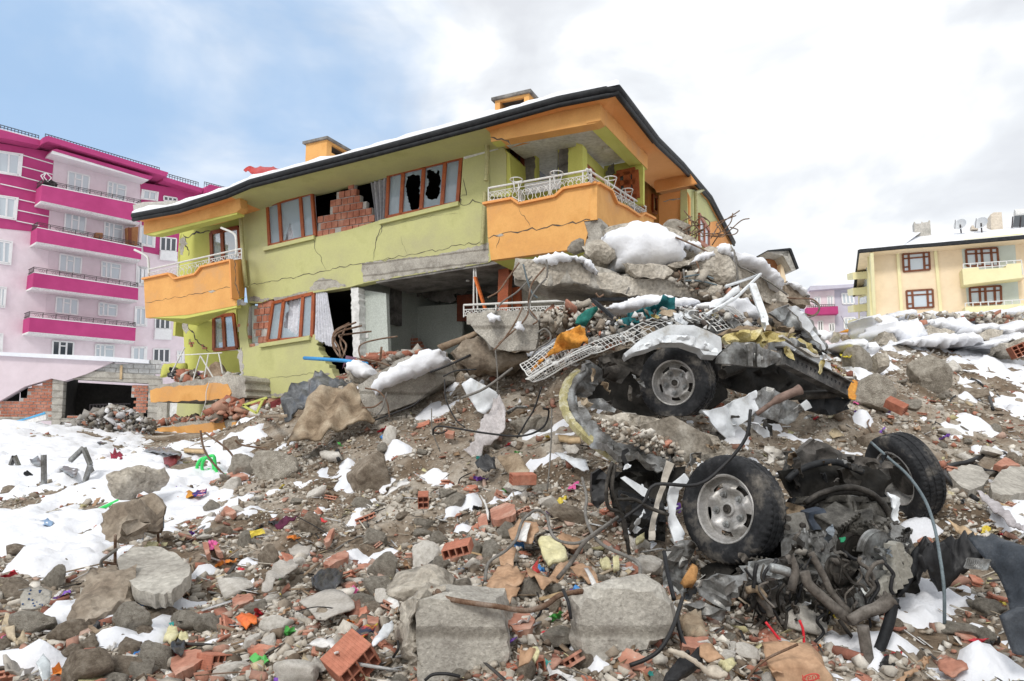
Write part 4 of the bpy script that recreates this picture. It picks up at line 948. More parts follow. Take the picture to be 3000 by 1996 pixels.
for q in([c1(1195,590),c1(1305,612),c1(1298,680),c1(1188,665)],[c1(1178,895),c1(1282,915),c1(1275,1065),c1(1170,1045)],[c1(1158,1235),c1(1235,1250),c1(1225,1390),c1(1150,1380)],[c4(140,85),c4(200,95),c4(195,225),c4(135,215)],[c4(125,395),c4(200,400),c4(195,535),c4(120,530)],[c4(100,700),c4(195,700),c4(190,805),c4(98,800)]):
 pwin(q,(.5,))
for q in([c1(1360,640),c1(1480,660),c1(1480,690),c1(1360,680)],[c1(1335,980),c1(1475,995),c1(1470,1110),c1(1332,1100)],[c4(268,478),c4(388,478),c4(386,565),c4(266,560)],[c4(255,710),c4(385,712),c4(383,820),c4(252,815)]):
 pwin(q,b3,surround=False,glass=M_gdark)
for q in([c1(1330,1100),c1(1472,1112),c1(1468,1190),c1(1325,1175)],[c4(262,562),c4(390,566),c4(388,645),c4(258,640)]):
 pp('white_bay_panel',q,M_pvc,.25,0)
for q in([c4(445,500),c4(480,505),c4(475,570),c4(445,570)],[c4(445,730),c4(482,735),c4(478,815),c4(445,810)]):pwin(q,(.5,))
for q in([c1(-20,270),c1(165,300),c1(150,470),c1(-20,440)],[c1(-20,640),c1(130,665),c1(115,835),c1(-20,810)],[c1(-20,1010),c1(88,1030),c1(75,1210),c1(-20,1195)],[c1(-20,1400),c1(42,1412),c1(30,1568),c1(-20,1560)],[c6(-20,205),c6(15,210),c6(8,340),c6(-20,335)]):
 pwin(q,(.5,))
mb=MB();mb.tube([PP.pt(*PP.st(*c1(1140,1190)),.05),PP.pt(*PP.st(*c1(1135,1400)),.05)],.05,6);mb.build('downpipe',M_pvc,pk)
Pb2=Pb.off(-.5)
Pb2.poly('wooden_crate',[c1(800,945),c1(860,950),c1(858,992),c1(797,985)],mat('brown_wood',[(.28,.12,.05),(.38,.18,.08)],bump=.1),None,front=0,back=-.4,label='small brown crate on the second magenta balcony',cat='crate')
cab=empty('wooden_cabinet',Pb2.hit(*c1(1100,1040)),'brown open cabinet at the end of the second magenta balcony','cabinet')
Pb2.poly('carcass',[c1(1060,905),c1(1160,895),c1(1150,1050),c1(1065,1045)],MATS['brown_wood'],cab,front=-.05,back=-.4);Pb2.poly('shelf',[c1(1070,900),c1(1100,905),c1(1100,1040),c1(1072,1035)],M_dwood,cab,front=.0,back=-.04)
mb=MB();pts=Pb2.path([c1(365,510),c1(340,470),c1(385,445),c1(430,490),c1(400,520),c1(365,480),c1(385,445)])
for a,b in zip(pts[:-1],pts[1:]):mb.bar(a,b,.05)
mb.build('folding_dryer',M_pvc,None,label='white folded clothes dryer on the topmost magenta balcony',cat='dryer')
patch('black_bundle',[(*c1(360,545),43.2),(*c1(370,510),43.2),(*c1(420,500),43.2),(*c1(445,520),43.2),(*c1(440,548),43.2)],mat('black_cloth',[(.02,.02,.02),(.05,.05,.05)],bump=.3),thick=.4,amp=.1,label='black bundle at the left end of the topmost magenta balcony',cat='bundle')
# ---- ruined annex in front of the pink block
M_gblock=mat('grey_block_wall',[(.42,.42,.41),(.52,.52,.51)],scale=1,bump=.2,rough=.95)
PN=Plane(P(430,1150,29),Vector((.93,.36,0)))
ax=empty('ruined_annex',P(350,1250,29),'half-collapsed grey block and red brick annex with a dark opening','building')
PN.poly('pink_parapet',seq(D,-60,814,0,817,262,834,200,862,150,878,120,872,60,890,0,925,-60,935),M_lilac,ax,front=.15,back=-.4)
mb=MB();pts=PN.path(seq(D,-60,811,0,814,345,834),.0);
PN.poly('parapet_snow',seq(D,-60,808,0,812,240,822,344,830,344,838,0,820,-60,818),M_snow2,None,front=.3,back=-.3,label='long snow line on the pink parapet of the ruined annex',cat='snow')
brickwork(PN,[c6(620,490),c6(720,440),c6(985,440),c6(985,420),c6(1030,400),c6(1130,400),c6(1200,410),c6(1235,425),c6(1235,530),c6(480,530)],ax,name='block_wall',bw=.42,bh=.2,off=.0,seed=9,skip=0)
bpy.data.objects['block_wall'].data.materials[0]=M_gblock
PN.poly('concrete_frame',[c6(415,545),c6(620,480),c6(1235,530),c6(1235,580),c6(1140,585),c6(490,548),c6(475,830),c6(460,900),c6(395,905),c6(405,560)],M_concb,ax,front=.05,back=-.5)
PN.poly('concrete_frame',[c6(0,840),c6(395,840),c6(395,870),c6(0,870)],M_concb,ax,front=.05,back=-.5)
PN.poly('concrete_frame',[c6(460,850),c6(640,855),c6(640,885),c6(460,880)],M_concb,ax,front=.05,back=-.5)
PN.poly('concrete_column',[c6(1140,585),c6(1235,560),c6(1215,900),c6(1130,860)],M_concb,ax,front=.1,back=-.6)
brickwork(PN,[c6(-20,715),c6(150,710),c6(215,660),c6(240,620),c6(340,560),c6(405,545),c6(395,840),c6(-20,845)],ax,bw=.24,bh=.13,seed=10)
brickwork(PN,[c6(1010,585),c6(1145,590),c6(1135,810),c6(1030,810),c6(1035,720),c6(1005,660)],ax,bw=.2,bh=.13,seed=11)
brickwork(PN,[c6(470,870),c6(620,875),c6(600,930),c6(470,925)],ax,bw=.24,bh=.13,seed=12)
brickwork(PN,[c6(510,835),c6(620,835),c6(620,850),c6(510,850)],ax,bw=.24,bh=.1,seed=13)
PN.poly('plank',[c6(922,447),c6(942,447),c6(936,556),c6(918,554)],mat('raw_timber',[(.50,.36,.20),(.62,.46,.28)],bump=.2),ax,front=.1,back=.05)
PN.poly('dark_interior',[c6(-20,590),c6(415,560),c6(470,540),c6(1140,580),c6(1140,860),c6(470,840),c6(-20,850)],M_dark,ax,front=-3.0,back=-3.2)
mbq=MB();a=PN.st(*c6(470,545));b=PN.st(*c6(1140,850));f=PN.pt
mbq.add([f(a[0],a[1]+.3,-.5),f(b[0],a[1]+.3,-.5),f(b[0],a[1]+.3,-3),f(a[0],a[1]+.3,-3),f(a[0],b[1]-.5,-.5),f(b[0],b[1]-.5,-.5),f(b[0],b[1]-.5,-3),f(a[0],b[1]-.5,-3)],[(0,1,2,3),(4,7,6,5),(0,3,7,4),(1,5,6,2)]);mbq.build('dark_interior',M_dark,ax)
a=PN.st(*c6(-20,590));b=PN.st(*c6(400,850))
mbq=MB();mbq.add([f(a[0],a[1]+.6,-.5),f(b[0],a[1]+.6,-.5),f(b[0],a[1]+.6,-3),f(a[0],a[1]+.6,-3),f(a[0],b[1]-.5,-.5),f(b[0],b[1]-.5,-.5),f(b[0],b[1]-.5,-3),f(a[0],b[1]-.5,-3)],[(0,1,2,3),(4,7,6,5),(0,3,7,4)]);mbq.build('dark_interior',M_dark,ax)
mb=MB();n=11
for i in range(n):
 p=PN.off(-.8);x=690+i*26;mb.bar(p.hit(*c6(x,745)),p.hit(*c6(x,835)),.05)
mb.bar(PN.off(-.8).hit(*c6(685,748)),PN.off(-.8).hit(*c6(1000,740)),.05);mb.build('iron_bars',M_iron,ax)
# -------- cream block on the right
M_cream=mat('cream_render',[(.76,.61,.42),(.81,.67,.48)],scale=.2,bump=.03,rough=.9)
M_yel=mat('pale_yellow_render',[(.72,.66,.38),(.78,.72,.44)],scale=.2,bump=.03,rough=.9)
YC=P(*D(2003,760),49);YP=Plane(YC,aA)
yb=empty('cream_apartment_block',P(*D(2200,800),49),'cream and yellow three-storey block with a snowy roof','building')
yp=lambda name,px,mt,fr,bk,parent=yb,pl_=YP,**kw:pl_.poly(name,px,mt,parent,front=fr,back=bk,**kw)
yp('wall',[c5(1045,490),c5(1045,470),c5(2400,340),c5(2500,330),c5(2500,1300),c5(1080,1300)],M_cream,0,-.3)
for a in([c5(1020,500),c5(1045,490),c5(1090,1300),c5(1060,1300)],[c5(1240,475),c5(1262,472),c5(1300,1000),c5(1275,1000)],[c5(1525,445),c5(1548,443),c5(1600,1000),c5(1575,1000)]):yp('yellow_pilaster',a,M_yel,.15,0)
def bwin(q,bars,hb):
 o=window(YP,q,yb,bars=bars,hbars=hb,fm=mat('dark_brown_frame',[(.16,.06,.035),(.22,.09,.05)],bump=0),glass=M_gblind,fw=.13,off=.05,depth=.1);return o
for q in([c5(1285,508),c5(1500,490),c5(1508,632),c5(1293,650)],[c5(1312,788),c5(1527,775),c5(1535,920),c5(1322,932)]):bwin(q,(.22,.8),((0,1,.26),(0,.22,.75),(.8,1,.75)))
for q in([c5(1766,475),c5(2022,457),c5(2035,605),c5(1775,607)],[c5(1795,765),c5(2050,748),c5(2055,890),c5(1803,900)]):bwin(q,(.32,.5,.8),((0,1,.26),))
yp('loggia_recess',[c5(1740,440),c5(2150,410),c5(2185,900),c5(1790,905)],mat('pale_grey_green_render',[(.50,.55,.50),(.56,.61,.56)],scale=.2,bump=.03),.03,.005)
yp('balcony_hood',[c5(1735,430),c5(2180,385),c5(2185,418),c5(1760,462),c5(1735,455)],M_yel,1.2,0)
for i,q in enumerate([[c5(1748,622),c5(1870,608),c5(1880,628),c5(2080,612),c5(2090,585),c5(2200,578),c5(2208,690),c5(1760,745)],[c5(1770,912),c5(1905,908),c5(2115,895),c5(2300,880),c5(2300,1000),c5(1780,1000)]]):
 b_=yp('balcony',q,M_yel,0,-1.3,pl_=YP.off(1.3))
 mb=MB();p=YP.off(1.25);a=p.st(*(c5(1755,585)if i==0 else c5(1770,885)));b=p.st(*(c5(2200,555)if i==0 else c5(2250,855)))
 for h in(0,-.3,-.6):mb.bar(p.pt(a[0],a[1]+h),p.pt(b[0],b[1]+h),.05)
 for j in range(9):mb.bar(p.pt(a[0]+(b[0]-a[0])*j/8,a[1]+(b[1]-a[1])*j/8),p.pt(a[0]+(b[0]-a[0])*j/8,a[1]+(b[1]-a[1])*j/8-1),.05)
 mb.build('balcony_railing',M_rail,b_)
yp('balcony_base',[c5(1760,720),c5(2200,690),c5(2200,715),c5(1790,752)],M_cream,1.25,0)
YB=Plane(YP.pt(*YP.st(*c5(1045,700))),dB);YBw=Plane(YP.hit(*c5(1045,700)),-dB)
YS=Plane(YP.hit(*c5(1030,700)),Vector((.30,.95,0)))
sp=lambda name,px,mt,fr,bk:YS.poly(name,px,mt,yb,front=fr,back=bk)
sidepl=Plane(YP.hit(*c5(1045,700)),(dB*-1))
sq=lambda name,px,mt,o=0,th=.2:sidepl.poly(name,px,mt,yb,front=o,back=o-th)
sq('side_wall',[c5(945,600),c5(1045,500),c5(1080,1300),c5(960,1300)],M_yel)
for y in(640,760,890,1000):
 sq('side_balcony',[c5(952,y+15),c5(1018,y),c5(1022,y+55),c5(957,y+62)],M_yel,1.0,1.0)
 sq('side_opening',[c5(965,y-45),c5(1018,y-60),c5(1019,y-8),c5(965,y+10)],M_gblind,.03,.02)
roof=[c5(960,472),c5(1300,438),c5(1700,408),c5(2221,362),c5(2500,335)]
pl_=YP.off(1.4)
mb=MB();r0=[pl_.hit(*p)for p in roof];ridge=[p-YP.n*7+Vector((0,0,2.6))for p in r0];ridge[0]=r0[0]-YP.n*6+YP.a*5+Vector((0,0,2.6))
back_=r0[0]-YP.n*16
V=r0+ridge+[back_,back_+YP.a*2+Vector((0,0,-.2))];k=5
mb.add(V,[(i,i+1,i+1+k,i+k)for i in range(4)]+[(0,k,10)]);
mobj('roof_snow',mb.V,mb.F,M_snow2,None,label='smooth snow sheet covering the roof of the cream block',cat='snow')
mb=MB()
for a,b in zip(r0[:-1],r0[1:]):mb.bar(a-Vector((0,0,.16)),b-Vector((0,0,.16)),.2,.22)
mb.bar(r0[0]-Vector((0,0,.16)),back_-Vector((0,0,.5)),.2,.25)
mb.build('gutter',M_gutter,yb)
mb=MB();q1=[p-Vector((0,0,.3))for p in r0];q2=[p-YP.n*1.4 for p in q1]
mb.add(q1+q2,[(i,i+5,i+6,i+1)for i in range(4)]);mb.add([q1[0],q2[0]+YP.a*.9,back_+YP.a*.9-Vector((0,0,.6)),back_-Vector((0,0,.6))],[(0,1,2,3)]);mb.build('soffit',M_cream,yb)
def stack(px,pl__,dep,mt,name,label,cat,parent=yb):
 return pl__.poly(name,px,mt,parent,front=0,back=-dep)
M_stone=mat('chimney_render',[(.34,.33,.30),(.55,.52,.47)],scale=1.2,bump=.2)
Yc=YP.off(-3)
stack([c5(1378,262),c5(1385,262),c5(1392,275),c5(1432,275),c5(1438,258),c5(1448,268),c5(1490,262),c5(1492,250),c5(1502,250),c5(1512,370),c5(1388,382)],Yc,1.2,M_stone,'chimney','','')
stack([c5(1965,205),c5(1990,190),c5(2050,188),c5(2062,325),c5(1970,325)],Yc,1.5,mat('cream_chimney',[(.60,.53,.43),(.68,.6,.5)],scale=1,bump=.1),'chimney','','')
stack([c5(1820,290),c5(1870,285),c5(1872,320),c5(1820,318)],Yc,.8,MATS['cream_chimney'],'chimney','','')
def dish(px,r,label,px2):
 c=Yc.off(1).hit(*px);t=empty('satellite_dish',Yc.off(1).hit(*px2),label,'satellite dish','satellite dishes on the cream block')
 ax_=Vector((-.80,-.5,.35)).normalized();u=ax_.orthogonal().normalized();v=ax_.cross(u);mb=MB();V=[c-ax_*.12]
 for k_,(rr,h)in enumerate([(.4,-.1),(.75,-.04),(1,.05)]):V+=[c+ax_*h+(u*math.cos(j/16*6.283)+v*math.sin(j/16*6.283))*rr*r for j in range(16)]
 F=[(0,1+j,1+(j+1)%16)for j in range(16)]+[(1+16*k_+j,17+16*k_+j,17+16*k_+(j+1)%16,1+16*k_+(j+1)%16)for k_ in range(2)for j in range(16)]
 mb.add(V,F);mb.build('reflector',mat('dish_grey',[(.5,.52,.54),(.6,.62,.64)],bump=0,rough=.5),t,smooth=True)
 mb=MB();mb.tube([c,Yc.off(1).hit(*px2)-Vector((0,0,.3))],.05,6);mb.tube([c-v*r,c+ax_*.7],.02,4);mb.build('mast',M_iron,t)
dish(c5(1732,283),.44,'left satellite dish standing alone on the snowy cream roof',c5(1738,318))
dish(c5(1892,272),.46,'right satellite dish beside the low chimney on the cream roof',c5(1896,318))
t=empty('solar_water_heater',Yc.hit(*c5(2180,310)),'black solar water heater panel at the right end of the cream roof','solar heater')
Yc.poly('panel',[c5(2140,225),c5(2300,210),c5(2300,300),c5(2128,308)],M_gdark,t,front=.3,back=.2)
mb=MB()
for x in(2128,2190):mb.bar(Yc.off(.35).hit(*c5(x+8,222)),Yc.off(.35).hit(*c5(x,308)),.06)
mb.build('frame',M_iron,t);mb=MB();mb.tube([Yc.hit(*c5(2150,205)),Yc.hit(*c5(2300,190))],.35,12);mb.build('tank',M_rail,t)
# ---- lilac block between
LP=Plane(P(*D(1930,700),74),Vector((.97,-.24,0)))
lb=empty('lilac_apartment_block',P(*D(1915,760),74),'distant pale lilac block with a magenta balcony','building')
M_lil=mat('lilac_render',[(.47,.45,.53),(.53,.51,.59)],scale=.2,bump=.02)
LP.poly('wall',[c5(570,790),c5(575,770),c5(1100,745),c5(1100,1200),c5(560,1200)],M_lil,lb,front=0,back=-6)
LP.poly('wall',[c5(540,800),c5(768,785),c5(775,1200),c5(540,1200)],M_pink,lb,front=.1,back=0)
LP.poly('balcony',[c5(540,935),c5(778,922),c5(782,978),c5(545,985)],M_mag,lb,front=1.2,back=0)
LP.poly('fascia',[c5(570,770),c5(1100,742),c5(1100,760),c5(570,800)],M_lil,lb,front=1,back=0)
LP.poly('roof_snow',[c5(575,765),c5(740,700),c5(1100,650),c5(1100,744)],M_snow2,None,front=.8,back=-4,label='snow on the distant lilac block',cat='snow')
for q in([c5(820,808),c5(915,808),c5(925,893),c5(828,895)],[c5(838,995),c5(928,990),c5(935,1083),c5(842,1085)]):
 window(LP,q,lb,bars=(.33,.66),fm=M_pvc,glass=M_gblind,fw=.16,off=.08)
for q in([c5(610,838),c5(662,835),c5(664,920),c5(612,922)],[c5(712,830),c5(758,828),c5(760,915),c5(714,918)],[c5(640,1020),c5(680,1018),c5(682,1100),c5(640,1100)],[c5(725,1040),c5(768,1036),c5(770,1105),c5(728,1105)]):
 window(LP,q,lb,bars=(.5,),fm=M_pvc,glass=M_gblind if q[0][1]<935 else M_gdark,fw=.14,off=.14)
mb=MB();p=LP.off(1.15)
for y in(893,906):mb.bar(p.hit(*c5(560,y+6)),p.hit(*c5(775,y)),.05)
for i in range(14):mb.bar(p.hit(*c5(560+i*16,898)),p.hit(*c5(560+i*16,932)),.04)
mb.build('balcony_railing',M_iron,lb)
# ---- brown turret of a house behind the slabs
TP=Plane(P(*D(1800,620),26),Vector((.99,.1,0)))
tb=empty('brown_gabled_house',P(*D(1790,700),26),'dark eaved brown house corner showing over the snowy slabs','house')
TP.poly('wall',[c5(255,545),c5(340,560),c5(372,740),c5(372,900),c5(250,900)],mat('ochre_brown_render',[(.30,.13,.06),(.38,.18,.08)],scale=1,bump=.05),tb,front=0,back=-3)
TP.poly('wall',[c5(330,600),c5(348,610),c5(375,740),c5(375,900),c5(330,900)],M_cream,tb,front=.3,back=0)
TP.poly('roof',[c5(185,520),c5(350,503),c5(362,508),c5(418,655),c5(405,662),c5(350,520),c5(190,526)],M_gutter,tb,front=.8,back=-3)
TP.poly('eave_soffit',[c5(350,520),c5(406,662),c5(372,665),c5(300,535)],M_stone,tb,front=.7,back=-2)
TP.poly('eave_soffit',[c5(190,526),c5(350,518),c5(345,560),c5(240,540)],M_stone,tb,front=.7,back=-2)
# -------- rocks
M_rock=mat('broken_concrete',[(.33,.295,.25),(.50,.46,.395),(.64,.60,.53)],scale=3.2,bump=1,bscale=26,rough=.95,dist=.02,voronoi=20,agg=38)
M_rockd=mat('earthy_stone',[(.19,.15,.115),(.31,.26,.205),(.43,.375,.31)],scale=3,bump=1,bscale=26,rough=.95,dist=.02,agg=30)
M_pale=mat('pale_limestone_plaster',[(.46,.43,.38),(.60,.57,.52),(.68,.65,.60)],scale=3,bump=.8,bscale=26,rough=.95)
_ico={}
def ico(sub):
 if sub not in _ico:
  b=bmesh.new();bmesh.ops.create_icosphere(b,subdivisions=sub,radius=1)
  _ico[sub]=(np.array([tuple(v.co)for v in b.verts]),[tuple(v.index for v in f.verts)for f in b.faces]);b.free()
 return _ico[sub]
def rockshape(seed,sub=4,planes=13,rough=.05,flat=1.0,edge=14):
 """a broken lump: a sphere cut by random fracture planes, edges worn, surface roughened"""
 rs=np.random.RandomState(seed);V,F=ico(sub)
 N_=rs.normal(size=(planes,3));N_/=np.linalg.norm(N_,axis=1)[:,None];d=rs.uniform(.55,.95,planes)
 D_=np.clip(V@N_.T,.02,None);rr=d[None]/D_;r=(np.sum(rr**-edge,axis=1))**(-1/edge);r=np.clip(r,0,1.25)
 P_=V*r[:,None]
 for o,k in((1.7,1.0),(4.1,.55),(9.3,.35)):
  off=rs.uniform(0,50,3)
  h=np.array([mnoise.noise(Vector(p*o+off))for p in P_]);P_=P_*(1+rough*k*h[:,None]*1.6)
 P_[:,2]*=flat
 return P_,F
ROCKS={}
def rockmesh(seed,mt,sub=3,planes=13,rough=.06,edge=14):
 key=(seed,mt.name)
 if key not in ROCKS:
  V,F=rockshape(seed,sub,planes,rough,edge=edge)
  me=bpy.data.meshes.new('stone');me.from_pydata(V.tolist(),[],F);me.materials.append(mt)
  me.polygons.foreach_set('use_smooth',[True]*len(F));me.set_sharp_from_angle(angle=R(38));ROCKS[key]=me
 return ROCKS[key]
def stone(name,p,size,rot,seed,mt,label=None,cat=None,group=None,sub=3,rough=.06,planes=13,parent=None):
 o=bpy.data.objects.new(name,rockmesh(seed,mt,sub,planes,rough));COL.objects.link(o)
 o.location=p;o.scale=size;o.rotation_euler=rot;return tag(o,label,cat,group)
def rockpx(name,u,v,wpx,hpx,seed,mt,label,Y=None,cat='stone',sink=.15,rot=None,sub=4,rough=.07,dep=.8,group=None,planes=13):
 """lump whose middle is seen at (u, v); lies on the ground there unless a distance is given"""
 if Y is None:Y=G(u,v+hpx*.45).y
 w_=wpx*Y/2000/2;h_=hpx*Y/2000/2;c=P(u,v,Y+w_*dep*.6)
 r=random.Random(seed*3+int(u))
 return stone(name,c,(w_*1.18,w_*dep*1.1,h_*1.18),rot or(r.uniform(-.15,.15),r.uniform(-.15,.15),r.uniform(-.4,.4)),seed,mt,label,cat,group,sub,rough,planes)
def gp(px,lift=.03):
 """outline on the ground: photo pixels -> (u, v, distance) on the mean slope there, lifted a little towards the viewer"""
 cu=sum(p[0]for p in px)/len(px);cv=sum(p[1]for p in px)/len(px);q=list(px)+[(cu,cv)];Y=np.array([G(u,v).y for u,v in q])
 Yi=1/Y;A_=np.array([[(u-cu)/100,(v-cv)/100,1]for u,v in q]);c_=np.linalg.lstsq(A_,Yi,rcond=None)[0]
 c_[1]=max(c_[1],.3*c_[2]*.04);c_[2]=max(c_[2],np.percentile(Yi,60))
 return[(u,v,1/max(.05,(u-cu)/100*c_[0]+(v-cv)/100*c_[1]+c_[2])*(1-lift/3))for u,v in px]
def yy(px,*Y):
 if len(Y)==1:return[(u,v,Y[0])for u,v in px]
 if len(Y)==2:
  us=[p[0]for p in px];a,b=min(us),max(us);return[(u,v,Y[0]+(Y[1]-Y[0])*(u-a)/(b-a))for u,v in px]
 return[(u,v,y)for(u,v),y in zip(px,Y)]
SLAB=dict(thick=.3,amp=.05,freq=2.6,smooth=True,autos=35,cat='concrete slab')
# ---- broken slabs on the crest
_ju=patch('broken_slab',yy(seq(e1,220,190,290,145,450,130,560,118,610,118,700,200,900,235,1100,250,1350,290,1410,370,1300,372,1150,355,950,362,850,338,760,312,640,282,520,276,430,298,370,268,250,258,222,230),7.9,8.2),M_rock,ext=(.1,1.6,.25),ragged=5,step=24,gamp=.03,seed=1,label='huge broken slab jutting left over the crushed van, rebar dangling from its end',**SLAB)
patch('slab_underside',[(*e1(*q),Y)for q,Y in(((235,262),8.0),((370,270),7.95),((430,300),7.95),((520,280),7.97),((640,285),8.0),((760,314),8.03),((850,340),8.06),((950,364),8.1),((1150,357),8.2),((900,384),9.5),((640,402),9.7),((480,384),9.6),((330,338),9.4),((230,290),9.0))],M_conc,thick=.1,amp=.015,ext=(0,.1,.3),step=20,parent=_ju)
patch('slab_base',yy(seq(e1,560,400,760,380,1300,360,1420,370,1700,370,1950,400,2050,480,2150,640,1900,560,1500,520,900,520,560,500),8.7,8.9),M_rockd,ext=(0,1.2,-.2),ragged=5,step=30,amp=.08,freq=3,label='dark compacted rubble mass under the big slab on the crest',cat='rubble mass')
patch('concrete_chunk',yy(seq(e1,655,40,700,10,780,0,850,30,875,80,870,115,800,150,700,112),8.5),M_rock,ext=(.1,.8,.1),ragged=4,step=18,thick=.3,amp=.07,freq=3,bulge=(.12,30),smooth=True,autos=40,label='rounded concrete chunk left of the big snow cap',cat='concrete chunk')
patch('broken_slab',yy(seq(e1,800,-60,1000,-110,1250,-60,1400,20,1440,140,1340,150,1230,200,1160,165,1050,160,880,180,830,60),9.0),M_rock,ext=(.1,1.3,.1),ragged=4,step=30,seed=6,label='slab buried under the biggest snow cap',**SLAB)
patch('broken_slab',yy(seq(e1,935,150,1060,165,1180,165,1232,200,1170,252,1020,238,950,190),8.0),M_rock,ext=(.1,.9,.1),ragged=4,step=18,seed=2,label='thin slab lip poking out below the biggest snow cap',**SLAB)
patch('broken_slab',yy(seq(e1,1190,165,1340,130,1350,160,1240,185),8.3),M_rock,ext=(.1,.9,.1),ragged=3,step=18,seed=3,label='small slab wedge right of the biggest snow cap',**SLAB)
patch('concrete_chunk',yy(seq(e1,1400,110,1500,78,1600,90,1625,180,1625,285,1520,282,1430,200),8.1,8.3),M_rock,ext=(.1,.7,.1),ragged=4,step=18,amp=.08,freq=3,bulge=(.10,30),smooth=True,autos=40,thick=.3,label='upright cracked concrete chunk in the middle of the crest',cat='concrete chunk')
patch('broken_slab',yy(seq(e1,1600,150,1720,165,1830,220,1890,300,1950,350,1945,395,1850,412,1650,370,1625,260),8.5,9.0),M_rock,ext=(.1,1.3,.1),ragged=5,step=24,seed=5,label='tilted slab on the right crest under a curved snow cap',**SLAB)
patch('broken_slab',yy(seq(e1,1925,290,1980,272,2085,362,2092,420,2000,415,1920,352),9.2),M_rockd,ext=(.1,1.0,.1),ragged=4,step=20,seed=7,label='rightmost dark slab on the crest with a curled rebar loop',**SLAB)
patch('concrete_chunk',yy(seq(e1,1430,335,1480,282,1540,290,1535,345,1480,362),8.0),M_rock,ext=(0,.4,.1),ragged=3,step=14,amp=.04,bulge=(.06,20),thick=.2,label='small round chunk wedged between the crest slabs',cat='concrete chunk')
patch('concrete_chunk',yy(seq(e1,1290,30,1340,10,1400,60,1385,105,1330,120,1295,80),8.9),M_rock,ext=(0,.6,.1),ragged=3,step=14,amp=.05,bulge=(.08,20),thick=.2,label='snow topped chunk behind the crest middle',cat='concrete chunk')
patch('slab_base',yy(seq(e1,1230,200,1400,150,1450,230,1640,290,1640,380,1430,375,1100,300),8.7),M_rockd,ext=(0,.8,0),ragged=4,step=22,amp=.06,label='shadowed rubble filling between the crest slabs',cat='rubble mass')
for i,(u,v,a,b,l)in enumerate([(1480,140,60,60,''),(1700,360,70,50,''),(1330,330,60,46,''),(620,60,50,40,''),(1560,120,60,50,'')]):
 x,y=e1(u,v);rockpx('concrete_chunk',x,y,a,b,60+i,M_rock,'concrete lump '+('right of the upright cracked chunk','low at the right end of the crest','just below the small snow tongue','touching the orange balcony, left of the rounded chunk','top right of the upright cracked chunk')[i],Y=8.6,cat='concrete chunk')
 # ---- slabs on the left flank
patch('concrete_beam',yy(seq(e3,815,540,1000,430,1130,350,1300,330,1335,440,1362,540,1200,660,950,748,880,700,838,620),8.7,9.0),M_concb,ext=(.2,.7,.12),ragged=4,step=24,thick=.3,amp=.03,gamp=.02,smooth=True,autos=35,label='long snow topped concrete beam leaning on the left flank of the heap',cat='concrete beam')
patch('concrete_chunk',yy(seq(e3,1600,100,1690,32,1900,28,2062,40,2072,150,2045,290,1900,305,1780,290,1680,205,1610,135),7.9,7.7),M_concb,ext=(.05,.8,.1),ragged=5,step=22,thick=.3,amp=.05,gamp=.03,smooth=True,autos=35,label='square board marked concrete block left of the wire baskets',cat='concrete block')
patch('concrete_chunk',yy(seq(e3,1475,300,1540,230,1650,205,1700,240,1790,300,1950,320,2000,370,1880,400,1750,432,1600,425,1500,350),8.1),M_rockd,ext=(0,.8,0),ragged=5,step=22,thick=.3,amp=.08,bulge=(.08,30),label='brown earthy mass under the square concrete block',cat='rubble mass')
patch('concrete_chunk',yy(seq(e3,740,430,780,440,920,480,900,520,830,540,770,500),9.6),M_rock,ext=(0,.5,0),ragged=4,step=14,thick=.3,amp=.05,label='dark lump under a snow cushion beside the black tarpaulin',cat='concrete chunk')
# ---- snow caps
def snowcap(px,Y,label,bul=(.13,26),step=14,seed=0,back=.5,name='snow_cap',ragged=4.5,amp=.055):
 bul=(bul[0]*.62,bul[1]*.8)
 return patch(name,yy(px,*Y)if isinstance(Y,tuple)else yy(px,Y),M_snow2,ext=(0,back,.02),ragged=ragged,step=step*.75,amp=amp,freq=4.5 if amp<.1 else 2.2,gamp=.02,bulge=bul,seed=seed,label=label,cat='snow')
snowcap(seq(c3,1495,1050,1560,1010,1640,990,1700,950,1800,943,1900,985,1990,1040,2040,1110,2057,1180,2030,1210,1900,1245,1760,1252,1600,1258,1590,1230,1600,1190,1570,1150,1520,1110),8.45,'biggest bulging white snow cap on the crest of the heap',(.35,60),20,1,.9)
snowcap(seq(e1,325,130,400,100,500,85,560,93,620,98,690,120,730,150,765,197,720,182,650,140,590,117,550,140,480,160,400,155,350,152),(7.9,7.85),'long thin snow strip on the slab jutting left',(.08,16),10,2)
snowcap(seq(e1,1590,85,1700,88,1800,120,1870,200,1925,298,1922,322,1870,285,1830,225,1720,172,1620,150),(8.3,8.7),'curved snow cap sliding off the right crest slab',(.16,22),12,3)
snowcap(seq(e1,1290,10,1330,4,1400,30,1405,78,1370,60,1300,42),8.7,'small snow cap behind the middle of the crest',(.1,16),9,4)
snowcap(seq(e1,1415,80,1490,65,1500,90,1430,122,1345,146,1380,100),8.1,'snow tongue beside the upright cracked chunk',(.08,14),9,5)
snowcap(seq(e1,1515,40,1560,20,1595,40,1597,95,1555,92,1530,85),8.2,'tiny snow knob on top of the upright cracked chunk',(.1,14),8,6)
snowcap(seq(e1,1948,268,2000,266,2060,300,2092,362,2060,348,1990,292),9.1,'snow strip on the rightmost dark crest slab',(.1,12),9,7)
snowcap(seq(e3,735,385,775,365,850,385,925,470,850,487,780,465,745,440),9.35,'snow cushion beside the black tarpaulin',(.14,26),12,8)
snowcap(seq(e3,905,545,960,470,1060,415,1140,370,1200,330,1310,285,1400,298,1405,340,1445,370,1400,402,1320,412,1300,440,1160,482,1050,540,980,560,945,608),8.55,'lumpy snow blanket on the long leaning beam',(.10,26),14,9)
